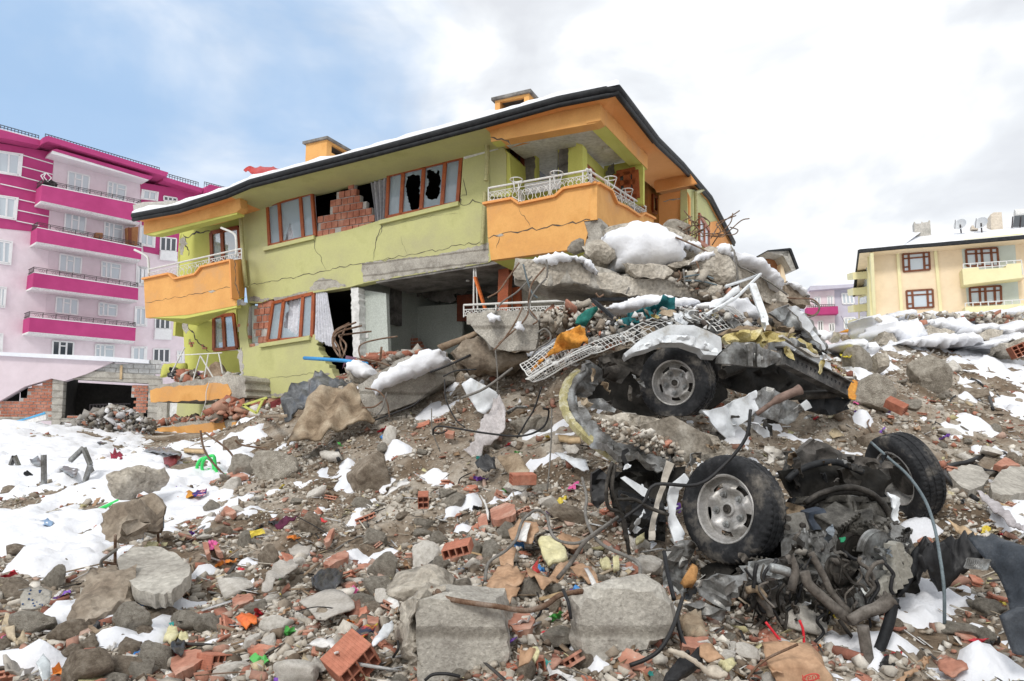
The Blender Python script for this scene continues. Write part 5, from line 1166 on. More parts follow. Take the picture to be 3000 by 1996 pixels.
snowcap(seq(e3,1715,70,1750,48,1808,72,1795,98,1745,105),7.7,'left snow dab on the square concrete block',(.04,10),8,10,.1)
snowcap(seq(e3,1905,115,1950,100,1975,150,1965,175,1920,160),7.6,'right snow dab on the square concrete block',(.03,10),8,11,.1)
snowcap(seq(e1,1440,395,1600,362,1700,370,1775,430,1770,495,1650,500,1560,470,1380,520,1300,510,1360,440),(7.0,7.3),'snow patch under the bent white bars on the crushed van',(.10,24),14,12)
snowcap(seq(e1,800,430,870,400,950,378,1060,352,1160,352,1330,378,1400,400,1240,420,1100,415,950,440,840,445),(7.4,7.4),'dirty snow strip above the teal cloth',(.07,16),12,13)
snowcap(seq(e1,2140,575,2230,580,2225,620,2170,650,2130,600),8.6,'snow pad just right of the van side panel',(.08,16),10,14)
for i,(px,Y,l)in enumerate([(seq(c5,1075,980,1130,960,1230,990,1300,1100,1290,1160,1160,1130,1100,1060),14,'rounded snow hump at the left end of the right ridge'),(seq(c5,1225,985,1300,945,1400,945,1450,985,1420,1010,1240,1010),15,'long snow pillow left of the brick scrap on the ridge'),(seq(c5,1440,975,1560,945,1720,975,1760,1000,1700,1010,1600,1000,1460,1010),15,'snow pillow behind the brick scrap on the ridge'),(seq(c5,1725,975,1800,940,1920,935,1935,975,1900,975,1740,985),15,'snow pillow over the torn brick edge on the ridge'),(seq(c5,1940,955,2100,930,2300,905,2300,985,2100,975,1990,1010),15,'large snow pillow at the right end of the ridge'),(seq(c5,1190,1090,1300,1010,1420,1020,1500,1080,1520,1130,1400,1200,1300,1180),13,'smooth snow drift in the middle of the ridge'),(seq(c5,1480,1030,1600,1000,1800,1010,1900,1060,1760,1100,1560,1070),13.5,'snow drift above the grey slab face on the ridge'),(seq(c5,1840,1080,1960,1040,2120,1050,2300,1020,2300,1110,2100,1120,1950,1090,1880,1120),13,'snow drift above the round slab face on the ridge'),(seq(c5,1290,1190,1450,1140,1700,1110,1860,1120,1950,1190,1700,1200,1500,1195),12.4,'flat snow apron before the ridge slabs'),(seq(c5,1960,1200,2100,1150,2300,1100,2300,1150,2140,1170,2050,1220),12.2,'snow tongue over the slab at the right end'),(seq(c5,880,1200,980,1150,1080,1180,1150,1240,1080,1260,960,1230),11,'snow patch below the orange rag')]):
 snowcap(px,Y,l,(.20,30),13,20+i,1.2,ragged=9,amp=.13)
for i,(px,Y,l)in enumerate([(seq(c5,1440,1080,1500,1050,1700,1100,1690,1120,1530,1150,1450,1120),13.1,'grey slab face under the ridge snow'),(seq(c5,1860,1130,1960,1080,2060,1090,2080,1140,1980,1180),12.8,'round slab face under the ridge snow'),(seq(c5,2060,1200,2300,1130,2300,1240,2180,1250,2080,1230),12,'slab face at the right end under the snow tongue'),(seq(c5,1150,1100,1240,1140,1290,1200,1200,1215,1140,1190),13,'low grey slab left of the snow apron'),(seq(c5,1980,1000,2200,980,2221,1040,2100,1060,1990,1040),14.6,'dark broken slab edge below the large snow pillow'),(seq(c5,1100,1260,1170,1260,1180,1370,1110,1380),9.8,'upright grey post stump below the ridge')]):
 patch('broken_slab',yy(px,Y),M_rock,ext=(.1,1.0,-.2),ragged=4,step=18,thick=.3,amp=.06,seed=70+i,label=l,cat='concrete slab',smooth=True,autos=35)
patch('brick_scrap',yy(seq(c5,1730,985,1800,972,1905,975,1910,1000,1800,1005),14.6),M_brick,thick=.4,ragged=3,step=10,amp=.04,label='torn brick edge peeking from the ridge snow',cat='brick')
patch('brick_scrap',yy(seq(c5,1425,1015,1475,1012,1480,1045,1430,1048),13),M_brick,thick=.2,ragged=1,step=10,amp=.02,label='single brick scrap in the middle of the ridge snow',cat='brick')
bw_=Plane(P(*c5(1110,1150),15.5),aA)
brickwork(bw_,[c5(1085,1070),c5(1135,1070),c5(1135,1205),c5(1085,1205)],None,name='brick_pier',bw=.3,bh=.12,skip=0)
tag(bpy.data.objects['brick_pier'],'narrow dark brick pier left of the blue panel','brick pier')
bw_.poly('blue_door',[c5(1132,1070),c5(1170,1110),c5(1178,1210),c5(1130,1205)],mat('blue_paint',[(.20,.36,.50),(.28,.44,.58)],bump=.05),None,front=.2,back=.1,label='pale blue door panel standing behind the right ridge',cat='panel')
# -------- cloths, tarpaulin, sheets on the flank
M_carpet=mat('soiled_beige_carpet',[(.12,.085,.055),(.29,.22,.15),(.46,.38,.28)],scale=2.6,bump=.6,bscale=60,rough=1,pos=[.33,.46,.6])
M_tarp=mat('black_tarpaulin',[(.03,.032,.035),(.10,.105,.11),(.22,.23,.24)],scale=4,bump=.3,rough=.38,spec=.5)
CW=lambda px,l,s=.02:[(u,v,max(3,G(u,v).y-s))for u,v in px]
patch('carpet',yy(seq(e3,320,930,380,800,440,700,480,640,560,560,680,540,810,545,850,600,835,650,880,720,950,760,860,795,760,815,700,820,630,850,560,890,470,925,400,945),8.6,8.6,8.7,8.9,9.1,9.3,9.3,9.2,9.0,8.8,8.6,8.5,8.5,8.5,8.4,8.3,8.3,8.3),M_carpet,thick=.03,amp=.014,freq=4,fold=((1,.2,-.25),19,.055),step=8,seed=3,label='dirty beige carpet draped in heavy folds down the left flank',cat='carpet')
patch('tarpaulin',yy(seq(e3,300,640,330,590,420,510,560,465,640,480,760,508,800,535,690,548,560,570,500,620,450,690,400,745,310,782),9.6,9.8,10,10.2,10,9.8,9.6,9.4,9.3,9.2,9.1,9.2,9.5),M_tarp,thick=.02,amp=.05,freq=3,fold=((1,0,1),16,.05),step=11,seed=4,label='crumpled black tarpaulin against the olive wall',cat='tarpaulin')
patch('net_cloth',yy(seq(e3,1555,990,1640,870,1710,740,1750,620,1800,605,1845,700,1855,850,1790,880,1740,950,1690,975,1655,1040),7.3,7.3,7.4,7.5,7.5,7.4,7.2,7.1,7.1,7.1,7.1),mat('dirty_net_cloth',[(.46,.43,.43),(.58,.55,.55)],scale=4,bump=.2,rough=1),thick=.01,amp=.05,fold=((1,0,.2),22,.03),step=9,seed=5,label='long pale net cloth hanging below the torn machine panel',cat='cloth')
M_wmetal=mat('scratched_white_sheet_metal',[(.42,.40,.36),(.66,.69,.71),(.74,.77,.80)],scale=4,bump=.12,rough=.4,spec=.5,bscale=30,pos=[.30,.40,.5],speck=.25)
M_gmetal=mat('dusty_grey_sheet_metal',[(.10,.095,.085),(.24,.24,.235),(.42,.44,.44)],scale=5,bump=.3,rough=.42,metal=.5,spec=.5)
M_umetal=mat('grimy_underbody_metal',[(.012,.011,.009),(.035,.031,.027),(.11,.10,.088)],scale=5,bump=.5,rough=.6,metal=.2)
patch('machine_panel',yy(seq(e3,1535,530,1600,488,1700,540,1785,590,1800,650,1760,680,1700,742,1650,722,1570,600),7.7),M_wmetal,thick=.12,amp=.03,step=12,seed=6,label='bent white appliance panel with square holes half buried in the flank',cat='metal panel')
patch('metal_strip',yy(seq(e3,1840,720,1920,680,1990,680,1995,700,1920,700,1860,745),7.4),M_gmetal,thick=.03,amp=.03,step=12,label='bent grey metal strip right of the pale net cloth',cat='metal strip')
patch('timber_board',yy(seq(e3,1365,265,1500,215,1640,160,1650,190,1500,255,1400,300),8.4),mat('weathered_wood',[(.22,.16,.11),(.36,.28,.20)],scale=5,bump=.3),thick=.1,amp=.02,step=14,label='snowy weathered board leaning behind the beam',cat='board')
M_wwire=mat('white_coated_wire',[(.62,.62,.60),(.74,.74,.72)],scale=20,bump=.05,rough=.5)
def wiregrid(name,q,nx_,ny_,label,r=.0034,sag=.08,seed=0,cat='wire grid',mt=None):
 """bent grid of thin rods; q = four corners (u, v, Y)"""
 c=[P(*k)for k in q];mb=MB();rr=random.Random(seed)
 def at(s,t):
  p=(c[0]*(1-s)+c[1]*s)*(1-t)+(c[3]*(1-s)+c[2]*s)*t
  return p+Vector((0,-1,.3)).normalized()*sag*(math.sin(s*3.14)*math.sin(t*3.14)+smoothn(Vector((s*2+seed,t*2,0)),1)*.8)
 for i in range(nx_+1):mb.tube([at(i/nx_,j/6)for j in range(7)],r*(1.8 if i in(0,nx_)else 1),4)
 for j in range(ny_+1):mb.tube([at(i/8,j/ny_)for i in range(9)],r*(1.8 if j in(0,ny_)else 1),4)
 return mb.build(name,mt or M_wwire,None,label=label,cat=cat)
wiregrid('wire_basket',[(*e1(265,790),5.9),(*e1(560,600),6.4),(*e1(640,675),6.2),(*e1(320,862),5.7)],14,5,'white wire basket grid holding the orange cloth',seed=1)
wiregrid('wire_basket',[(*e1(300,880),5.6),(*e1(700,670),5.9),(*e1(790,680),6.0),(*e1(360,895),5.6)],26,7,'flattened white wire basket lowest on the left of the van',seed=2,sag=.1)
wiregrid('wire_basket',[(*e1(900,600),6.3),(*e1(1240,420),6.8),(*e1(1450,520),6.6),(*e1(1000,660),6.1)],11,4,'white wire basket over the black cavity above the fender',seed=3)
wiregrid('wire_basket',[(*e1(1390,470),6.6),(*e1(1560,420),6.9),(*e1(1765,545),6.7),(*e1(1500,580),6.4)],10,5,'white wire basket on the snow of the van roof',seed=4)
wiregrid('wire_basket',[(*e1(620,690),6.2),(*e1(900,590),6.4),(*e1(980,630),6.2),(*e1(720,720),6.0)],12,4,'small white wire basket beneath the long grey strip',seed=5)
patch('grey_door_strip',yy(seq(e1,690,625,900,560,1100,490,1340,430,1392,462,1380,500,1150,540,950,600,700,672),6.6,6.9),mat('grey_plastic_trim',[(.32,.31,.29),(.44,.43,.41)],scale=3,bump=.1,rough=.5),thick=.04,amp=.02,step=16,label='long light grey plastic trim lying slantwise over the baskets',cat='trim')
patch('orange_cloth',yy(seq(e1,470,690,495,620,560,570,640,543,678,552,690,665,655,650,640,680,580,690,520,705,420,755,350,832,325,842,345,800,400,750),5.95),mat('orange_cloth',[(.55,.22,.04),(.72,.36,.07)],scale=6,bump=.4,rough=1),thick=.02,amp=.08,fold=((1,0,1),30,.035),step=8,seed=8,label='crumpled orange cloth stuffed in the wire basket',cat='cloth')
M_teal=mat('teal_plaid_cloth',[(.015,.10,.11),(.03,.17,.19)],scale=8,bump=.4,rough=1)
patch('teal_cloth',yy(seq(e1,938,470,1050,432,1140,402,1160,352,1235,368,1235,440,1160,485,1050,520,955,548),6.7),M_teal,thick=.03,amp=.08,fold=((1,0,.6),22,.04),step=8,seed=9,label='teal plaid blanket crumpled above the baskets',cat='blanket')
patch('teal_strap',yy(seq(e1,608,535,625,490,690,440,745,425,752,450,700,512,680,548,650,540),7.0),mat('green_teal_cloth',[(.03,.18,.15),(.05,.26,.22)],bump=.3,rough=1),thick=.02,amp=.04,fold=((1,0,.6),30,.03),step=8,seed=10,label='knotted green strap above the orange cloth',cat='strap')
patch('teal_cloth',yy(seq(e1,860,540,900,500,950,490,960,540,900,560),6.6),M_teal,thick=.03,amp=.04,step=8,seed=11,label='small teal rag under the plaid blanket',cat='rag')
mb=MB();mb.bar(P(*e1(720,382),6.9),P(*e1(935,378),7.1),.035);mb.bar(P(*e1(722,385),6.9),P(*e1(872,512),6.6),.035);mb.build('black_table_frame',M_gutter,None,label='black metal frame corner above the orange cloth',cat='frame')
mb=MB();mb.bar(P(*e1(1722,285),6.9),P(*e1(1822,565),6.5),.07,.03);mb.build('white_post',M_wmetal,None,label='white metal post leaning upright on the crushed van',cat='post')
mb=MB();mb.tube([P(*e1(1555,300),7.0),P(*e1(1775,222),7.0),P(*e1(1620,370),6.8),P(*e1(1430,480),6.5)],.018,6);mb.build('bent_white_bar',M_wmetal,None,label='thin white bar bent to a sharp point above the snow patch',cat='bar',smooth=False)
patch('white_plate',yy(seq(e1,1430,470,1600,310,1640,290,1650,330,1560,390,1470,480),6.8),M_wmetal,thick=.02,amp=.02,step=12,label='narrow white plate slanting above the van roof',cat='plate')
# -------- the crushed van (rear) and the overturned front
M_tyre=mat('dusty_tyre_rubber',[(.012,.013,.015),(.03,.031,.034),(.17,.155,.135)],scale=5,bump=.4,bscale=40,rough=.7,spec=.25,pos=[.38,.52,.70])
M_rim=mat('dirty_silver_wheel',[(.16,.14,.12),(.38,.37,.35),(.50,.49,.48)],scale=7,bump=.15,rough=.45,metal=.4,spec=.5,pos=[.25,.42,.6])
M_black=mat('black_plastic',[(.012,.012,.013),(.03,.03,.032)],scale=5,bump=.2,rough=.5)
def wheel(name,c,axis,up,Rt,wd,parent,rimc=.62,flat=0,back=False,blocks=52,label=None):
 """steel wheel: tyre with shoulder blocks and grooves, rim with real slots, wheel bolts, hub; axis points out of the rim face"""
 ax=Vector(axis).normalized();u=(Vector(up)-ax*Vector(up).dot(ax)).normalized();v=ax.cross(u)
 root=bpy.data.objects.new(name,None);COL.objects.link(root);root.parent=parent;root.location=Vector(c)-world_loc(parent)
 if label:root['label']=label
 n=blocks*3
 prof=[]
 ri=Rt*rimc;h=wd/2
 prof+=[(ri,h*.62),(ri*1.03,h*.80),(ri*1.12,h*.92),(Rt*.80,h*1.0),(Rt*.88,h*.99),(Rt*.95,h*.90),(Rt*.985,h*.78,1),(Rt*.995,h*.62,1),(Rt*.975,h*.58),(Rt*.975,h*.5),(Rt,h*.46),(Rt,h*.14),(Rt*.975,h*.1),(Rt*.975,-h*.0),(Rt,-h*.04),(Rt,-h*.4),(Rt*.975,-h*.44),(Rt*.975,-h*.54),(Rt*.995,-h*.58,1),(Rt*.985,-h*.78,1),(Rt*.95,-h*.9),(Rt*.88,-h),(Rt*.8,-h),(ri*1.12,-h*.92),(ri,-h*.7)]
 V=[];k=len(prof);cc=Vector(c)
 for i in range(n):
  a=i/n*2*math.pi
  for q in prof:
   r=q[0]*(1-.022*(i%3==0)if len(q)>2 else 1)
   if len(q)==2 and q[0]>=Rt*.99:r=q[0]*(1-.012*((i+1)%3==0))
   p=cc+(u*math.cos(a)+v*math.sin(a))*r+ax*q[1]
   if flat:
    dn=(p-cc).dot(u)
    if dn<-Rt*(1-flat):
     e=-Rt*(1-flat)-dn;p=p+u*e*.85+ax*(1 if q[1]>0 else-1)*e*.7*(1 if r>ri*1.1 else.3)
   V.append(p+ax*smoothn(p,6)*.006)
 F=[(i*k+j,((i+1)%n)*k+j,((i+1)%n)*k+j+1,i*k+j+1)for i in range(n)for j in range(k-1)]
 F=[f[::-1]for f in F]
 mobj('tyre',V,F,M_tyre,root,smooth=True,autos=28)
 n=120;rings=[];R_=ri
 rp=[(1.0,.60),(1.03,.74),(1.0,.80),(.95,.76),(.93,.55),(.90,.30),(.86,.18),(.80,.22),(.74,.34),(.66,.44),(.60,.46),(.52,.34),(.42,.24),(.30,.22),(.22,.24),(.20,.40),(.14,.44),(.0,.44)]
 V=[];
 for i in range(n):
  a=i/n*2*math.pi
  for(rr,z)in rp:
   zz=z*h
   if.4<rr<.7:zz+=.018*math.cos(a*5+.3)*(1 if rr>.5 else.5)
   if back:zz=-.2*h-z*h*.3 if rr<.93 else zz
   V.append(cc+(u*math.cos(a)+v*math.sin(a))*rr*R_+ax*zz)
 k=len(rp);F=[]
 for i in range(n):
  a=(i+.5)/n*360
  for j in range(k-1):
   slot=(rp[j][0]<=.83 and rp[j+1][0]>=.65)and(a%72)>22 and(a%72)<50 and not back
   if slot and rp[j][0]>.7:continue
   F.append((i*k+j,i*k+j+1,((i+1)%n)*k+j+1,((i+1)%n)*k+j))
 mobj('rim',V,F,M_rim,root,smooth=True,autos=45)
 if not back:
  for i in range(5):
   bt=MB()
   a=i/5*6.283+.5;p=cc+(u*math.cos(a)+v*math.sin(a))*R_*.46+ax*h*.26
   bt.tube([p,p+ax*.028],.014,6);bt.tube([p,p+ax*.008],.022,8)
   bt.build('wheel_bolt',M_gmetal,root)
  hb=MB();hb.tube([cc+ax*h*.40,cc+ax*h*.52],R_*.14,12);hb.tube([cc+ax*h*.52,cc+ax*h*.6],R_*.07,8);hb.build('hub',M_umetal,root)
 dr=MB();dr.tube([cc-ax*h*.6,cc+ax*h*.05],R_*.72,24);dr.build('brake_drum',M_umetal,root)
 return root
M_shade=mat('shade_black_underbody',[(.006,.0055,.005),(.016,.015,.013),(.035,.032,.028)],scale=4,bump=.4,rough=.7)  # near-black colour paints the shade of the wreck's hollows
van=empty('crushed_van',P(*e1(1400,1000),6.6),'flattened white van body pressed under slabs with one wheel up front','van')
def vp(name,px,Y,mt,**kw):
 d=dict(thick=.012,amp=.03,freq=5,step=14,autos=50);d.update(kw)
 return patch(name,yy(px,*Y)if isinstance(Y,tuple)else yy(px,Y),mt,parent=van,**d)
wheel('wheel',P(*e1(1250,905),6.35),(-.60,-.80,-.02),(0,0,1),.345,.24,van,.60,flat=.13)
vp('fender',seq(e1,915,722,1010,642,1080,592,1200,540,1350,543,1440,578,1520,618,1535,700,1500,732,1420,727,1400,692,1280,650,1150,652,1060,692,980,712,930,742),(5.9,6.0),M_wmetal,ext=(0,.12,-.03),amp=.02,freq=4,fold=((.2,0,1),20,.018),step=11,label='buckled white wheel arch')
vp('fender_fold',seq(e1,1000,680,1080,640,1200,600,1330,610,1420,640,1500,690,1500,720,1400,695,1280,652,1150,652,1060,692,1000,700),(5.82,5.9),M_wmetal,amp=.03,freq=8,step=9)
vp('sill',seq(e1,1500,780,1505,740,1600,650,1760,650,1790,690,1890,720,1888,775,1800,808,1600,788),(6.0,6.1),M_gmetal,thick=.05,amp=.04,freq=6)
vp('sill_rib',seq(e1,1690,660,1720,655,1725,800,1695,800),5.95,M_gmetal,thick=.05);vp('sill_rib',seq(e1,1750,660,1772,655,1778,800,1752,805),5.95,M_gmetal,thick=.05)
M_foam=mat('yellowed_insulation',[(.34,.27,.10),(.55,.46,.20),(.68,.62,.42)],scale=7,bump=.6,rough=1)
vp('insulation',seq(e1,1530,620,1600,590,1700,572,1850,588,1960,600,1900,645,1700,645,1560,665),(6.05,6.3),M_foam,thick=.06,amp=.06,freq=8,ragged=4)
vp('torn_lining',seq(e1,1510,600,1600,560,1750,545,1850,560,1920,600,1820,600,1700,590,1580,620),(6.2,6.4),M_carpet,thick=.04,amp=.06,freq=9,ragged=5)
vp('roof_panel',seq(e1,1010,640,1100,560,1300,500,1500,510,1700,560,1850,580,1700,620,1520,640,1350,560,1180,560,1050,640),(6.6,6.8),M_gmetal,amp=.05)
vp('side_panel',seq(e1,1830,640,1950,650,2060,700,2220,780,2235,845,2100,792,1960,722,1850,692),(6.3,6.9),M_wmetal,fold=((1,0,1),14,.02))
vp('body_side',seq(e1,1815,470,1930,415,2010,430,2080,520,2190,680,2210,722,2130,705,2040,625,1960,545,1880,520),(7.0,7.5),M_gmetal,amp=.05,thick=.03,label='twisted grey-white side panel with window edge')
vp('body_side',seq(e1,1930,430,1990,420,2060,480,2130,600,2190,690,2170,700,2080,590,2000,490),(6.9,7.3),M_wmetal,amp=.03,thick=.02)
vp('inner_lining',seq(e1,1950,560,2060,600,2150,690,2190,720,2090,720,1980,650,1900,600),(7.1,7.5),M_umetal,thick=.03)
vp('insulation',seq(e1,1940,590,2060,650,2130,720,2080,720,1990,650),(6.9,7.2),M_foam,thick=.03,amp=.03,ragged=3)
mb=MB();a=P(*e1(1890,735),6.25);b=P(*e1(2325,955),7.0)
mb.bar(a,b,.05,.15);mb.bar(a+Vector((0,-.03,.08)),b+Vector((0,-.03,.08)),.10,.012);mb.bar(a+Vector((0,-.03,-.08)),b+Vector((0,-.03,-.08)),.10,.012)
rail=mb.build('chassis_rail',mat('dark_chassis_steel',[(.03,.03,.03),(.09,.088,.085),(.2,.19,.18)],scale=8,bump=.2,rough=.5),van)
for i in range(16):
 hl=MB();p=a.lerp(b,(i+.7)/16.5)+Vector((0,-.026,.02));hl.tube([p,p+Vector((-.2,-.9,.1))*.006],.018,8)
 hl.build('rail_hole',M_black,rail)
mb=MB();mb.bar(P(*e1(1900,610),6.2),P(*e1(2095,735),6.6),.04,.02);mb.bar(P(*e1(2095,735),6.6),P(*e1(2200,745),6.9),.04,.02);mb.build('trim_strip',M_pale,van)
vp('underbody_shade',seq(e1,1530,800,1700,790,1900,770,2080,860,2310,965,2260,1000,2000,1010,1850,1010,1640,960,1540,900),(6.7,7.4),M_shade,thick=.06,amp=.06,freq=3,step=18)  # floor underside, the dark of the hollow painted in
vp('underbody_shade',seq(e1,640,900,760,780,1000,700,1540,690,1560,1000,1450,1080,1000,1120,850,1060,700,1020),(6.9,7.1),M_shade,thick=.05,amp=.06,freq=3,step=24)  # dark panel added behind the wheel to paint the cavity's shade
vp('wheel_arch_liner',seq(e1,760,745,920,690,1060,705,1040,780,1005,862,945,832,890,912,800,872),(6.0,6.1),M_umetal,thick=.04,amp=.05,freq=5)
MB().tube([P(*e1(1535,850),6.5),P(*e1(1660,800),6.7)],.05,10).build('axle_tube',M_umetal,van,smooth=True,autos=50)
MB().tube([P(*e1(1960,985),6.6),P(*e1(2230,975),6.9)],.045,10).build('exhaust_pipe',M_umetal,van,smooth=True,autos=50)
fl=[P(*e1(*q),Y)for q,Y in[((640,825),5.9),((570,890),5.75),((535,985),5.6),((548,1080),5.4),((610,1180),5.2),((710,1270),5.05),((800,1340),4.95),((880,1390),4.9)]]
fs=catmull(fl,8);mb=MB()
V=[];F=[]
for i,p in enumerate(fs):
 d=(fs[min(i+1,len(fs)-1)]-fs[max(i-1,0)]).normalized();s_=d.cross(Vector((0,-1,0.1))).normalized();w_=.036*(1 if i%6 else.8)
 V+=[p-s_*w_+Vector((0,-.02,0)),p+Vector((0,-.035,0)),p+s_*w_*.9+Vector((0,.03,0))]
for i in range(len(fs)-1):
 F+=[(i*3+j,i*3+j+1,i*3+4+j,i*3+3+j)for j in range(2)]
MB().tube([p+Vector((.06,.06,.0))for p in fs],.045,8).build('door_rail',M_gmetal,van,smooth=True)
mobj('door_flange',V,F,mat('ochre_sealant_metal',[(.24,.21,.09),(.40,.36,.18),(.55,.53,.42)],scale=8,bump=.4,rough=.6),van)
vp('door_pillar',seq(e1,590,890,650,800,720,760,790,850,740,930,680,1000,640,1010,600,960),(5.8,6.2),M_gmetal,thick=.04,amp=.05)
vp('door_pillar',seq(e1,560,960,610,990,650,1040,700,1120,780,1210,880,1240,1000,1290,1150,1360,1235,1420,1180,1455,1000,1375,880,1375,770,1300,650,1190,575,1080),5.7,)if False else patch('door_pillar',yy(seq(e1,560,960,620,990,660,1050,710,1130,790,1205,880,1240,1000,1290,1150,1360,1235,1420,1180,1455,1000,1375,880,1375,770,1300,650,1190,575,1080),5.65,5.7,5.5,5.3,5.15,5.05,4.95,4.85,4.8,4.7,4.75,4.8,4.9,5.15,5.4),M_gmetal,thick=.05,amp=.04,freq=5,step=12,parent=van,autos=50)
vp('dark_recess',seq(e1,905,1330,940,1315,965,1350,955,1400,925,1420,900,1380),4.78,M_black,thick=.01,amp=.005)
vp('torn_sheet',seq(e1,1410,1080,1470,1075,1600,1030,1750,950,1745,1080,1650,1170,1610,1245,1560,1252,1480,1180),(5.6,5.9),M_wmetal,amp=.022,step=12,label='torn white sheet with a burnt brown stain')
vp('torn_sheet',seq(e1,1750,960,1820,928,1900,975,2035,1060,1965,1168,1880,1150,1800,1122,1730,1110),(5.9,6.2),M_gmetal,amp=.03,step=12)
vp('torn_sheet',seq(e1,650,1010,780,1000,870,1070,860,1090,700,1060),(6.2,6.2),M_gmetal,amp=.02)
mb=MB();mb.tube([P(*e1(1750,1100),5.6),P(*e1(1880,1010),5.6),P(*e1(2025,945),5.6)],[.02,.035,.045],10,smooth=4);mb.build('rolled_sheet',mat('rusty_pink_metal',[(.14,.09,.07),(.26,.18,.15)],bump=.3,rough=.6),van,smooth=True)
vp('sand_filled_floor',seq(e1,700,1090,840,1110,900,1090,1100,1120,1300,1180,1500,1240,1560,1350,1380,1400,1230,1420,1000,1300,850,1240,760,1190),(5.5,5.4),M_rock,thick=.06,amp=.04)
vp('number_plate_stub',seq(e1,2030,1040,2060,1010,2100,1060,2060,1080),6.0,M_wmetal)
vp('sump_guard',seq(e1,2050,1010,2200,980,2320,1010,2330,1070,2200,1110,2080,1080),(6.8,7.0),M_gutter,thick=.05,amp=.04)
frt=empty('overturned_van_front',P(*e2(1200,1000),4.2),'overturned van front end with engine, radiator and two black wheels in the air','van wreck')
def fp(name,px,Y,mt,**kw):
 d=dict(thick=.012,amp=.03,freq=6,step=15,autos=50);d.update(kw)
 return patch(name,yy(px,*Y)if isinstance(Y,tuple)else yy(px,Y),mt,parent=frt,**d)
wheel('wheel',P(*e2(805,530),4.45),(-.80,-.58,.10),(.1,0,1),.34,.20,frt,.62,label='nearest wheel, silver rim facing out')
wheel('wheel',P(*e6(1665,930),5.4),(-.97,-.12,-.22),(.1,0,1),.335,.21,frt,.62,back=True,label='far wheel seen from its hollow inner side')
fp('white_panel_strip',seq(e2,480,400,555,340,582,372,525,430,505,560,560,662,548,690,495,700,472,600,465,480),4.05,M_wmetal,amp=.02,thick=.03)
fp('torn_strip',seq(e2,458,270,495,288,430,480,400,580,395,692,362,692,370,600,420,440),4.1,mat('cream_fibreboard',[(.46,.42,.36),(.58,.54,.48)],bump=.2),amp=.02,thick=.02)
fp('cross_beam',seq(e2,1050,575,1190,548,1215,560,1225,620,1200,660,1180,688,1050,692),(4.3,4.25),mat('dirty_silver_steel',[(.24,.23,.21),(.42,.41,.38)],scale=5,bump=.2,rough=.4,metal=.4),thick=.08,amp=.012)
mb=MB()
for q in((1095,625),(1178,615),(1100,578)):p=P(*e2(*q),4.22);mb.tube([p,p+Vector((0,-.02,0))],.018,8)
mb.build('bolt',M_umetal,frt)
fp('engine_mount',seq(e2,1205,548,1300,528,1345,615,1320,630,1232,640),4.22,mat('blue_black_metal',[(.03,.04,.06),(.09,.11,.14)],bump=.2,rough=.4),thick=.12,amp=.02)
fp('underbody_plate',seq(e2,1050,360,1110,300,1220,155,1300,180,1390,235,1500,250,1700,285,1640,310,1520,320,1340,275,1210,310,1110,385),(5.0,5.3),mat('dusty_dark_underbody',[(.05,.048,.045),(.12,.11,.10),(.22,.20,.18)],scale=4,bump=.5,rough=.6),thick=.05,amp=.03,label='dust covered dark plate between the two wheels')
mb=MB();mb.tube([P(*e2(*q),4.9)for q in((1100,375),(1150,330),(1250,290),(1360,280),(1450,310),(1500,335))],.024,8,smooth=4);mb.build('bumper_lip',M_gutter,frt,smooth=True)
fp('suspension_arm',seq(e2,1370,320,1420,310,1500,380,1490,410,1420,400),4.9,M_umetal,thick=.06)
arc=[(1195,500),(1260,455),(1350,425),(1450,415),(1550,450),(1620,520),(1650,600),(1650,690)]
mb=MB();mb.tube([P(*e2(*q),4.4)for q in arc],.02,8,smooth=4);mb.tube([P(e2(*q)[0],e2(*q)[1]+14,4.45)for q in arc],.018,8,smooth=4);mb.build('wheel_arch',M_umetal,frt,smooth=True)
fp('wheel_arch_skin',seq(e2,1195,490,1330,430,1450,405,1560,440,1640,520,1665,640,1620,640,1590,560,1500,500,1400,490,1280,520),(4.5,4.5),M_gmetal,thick=.03,amp=.04)
fp('split_plastic_trim',seq(e2,1640,440,1692,470,1685,560,1665,670,1625,742,1622,700,1655,600,1655,500),(4.3,4.3),M_wmetal,thick=.015,amp=.02,ragged=3,step=9)
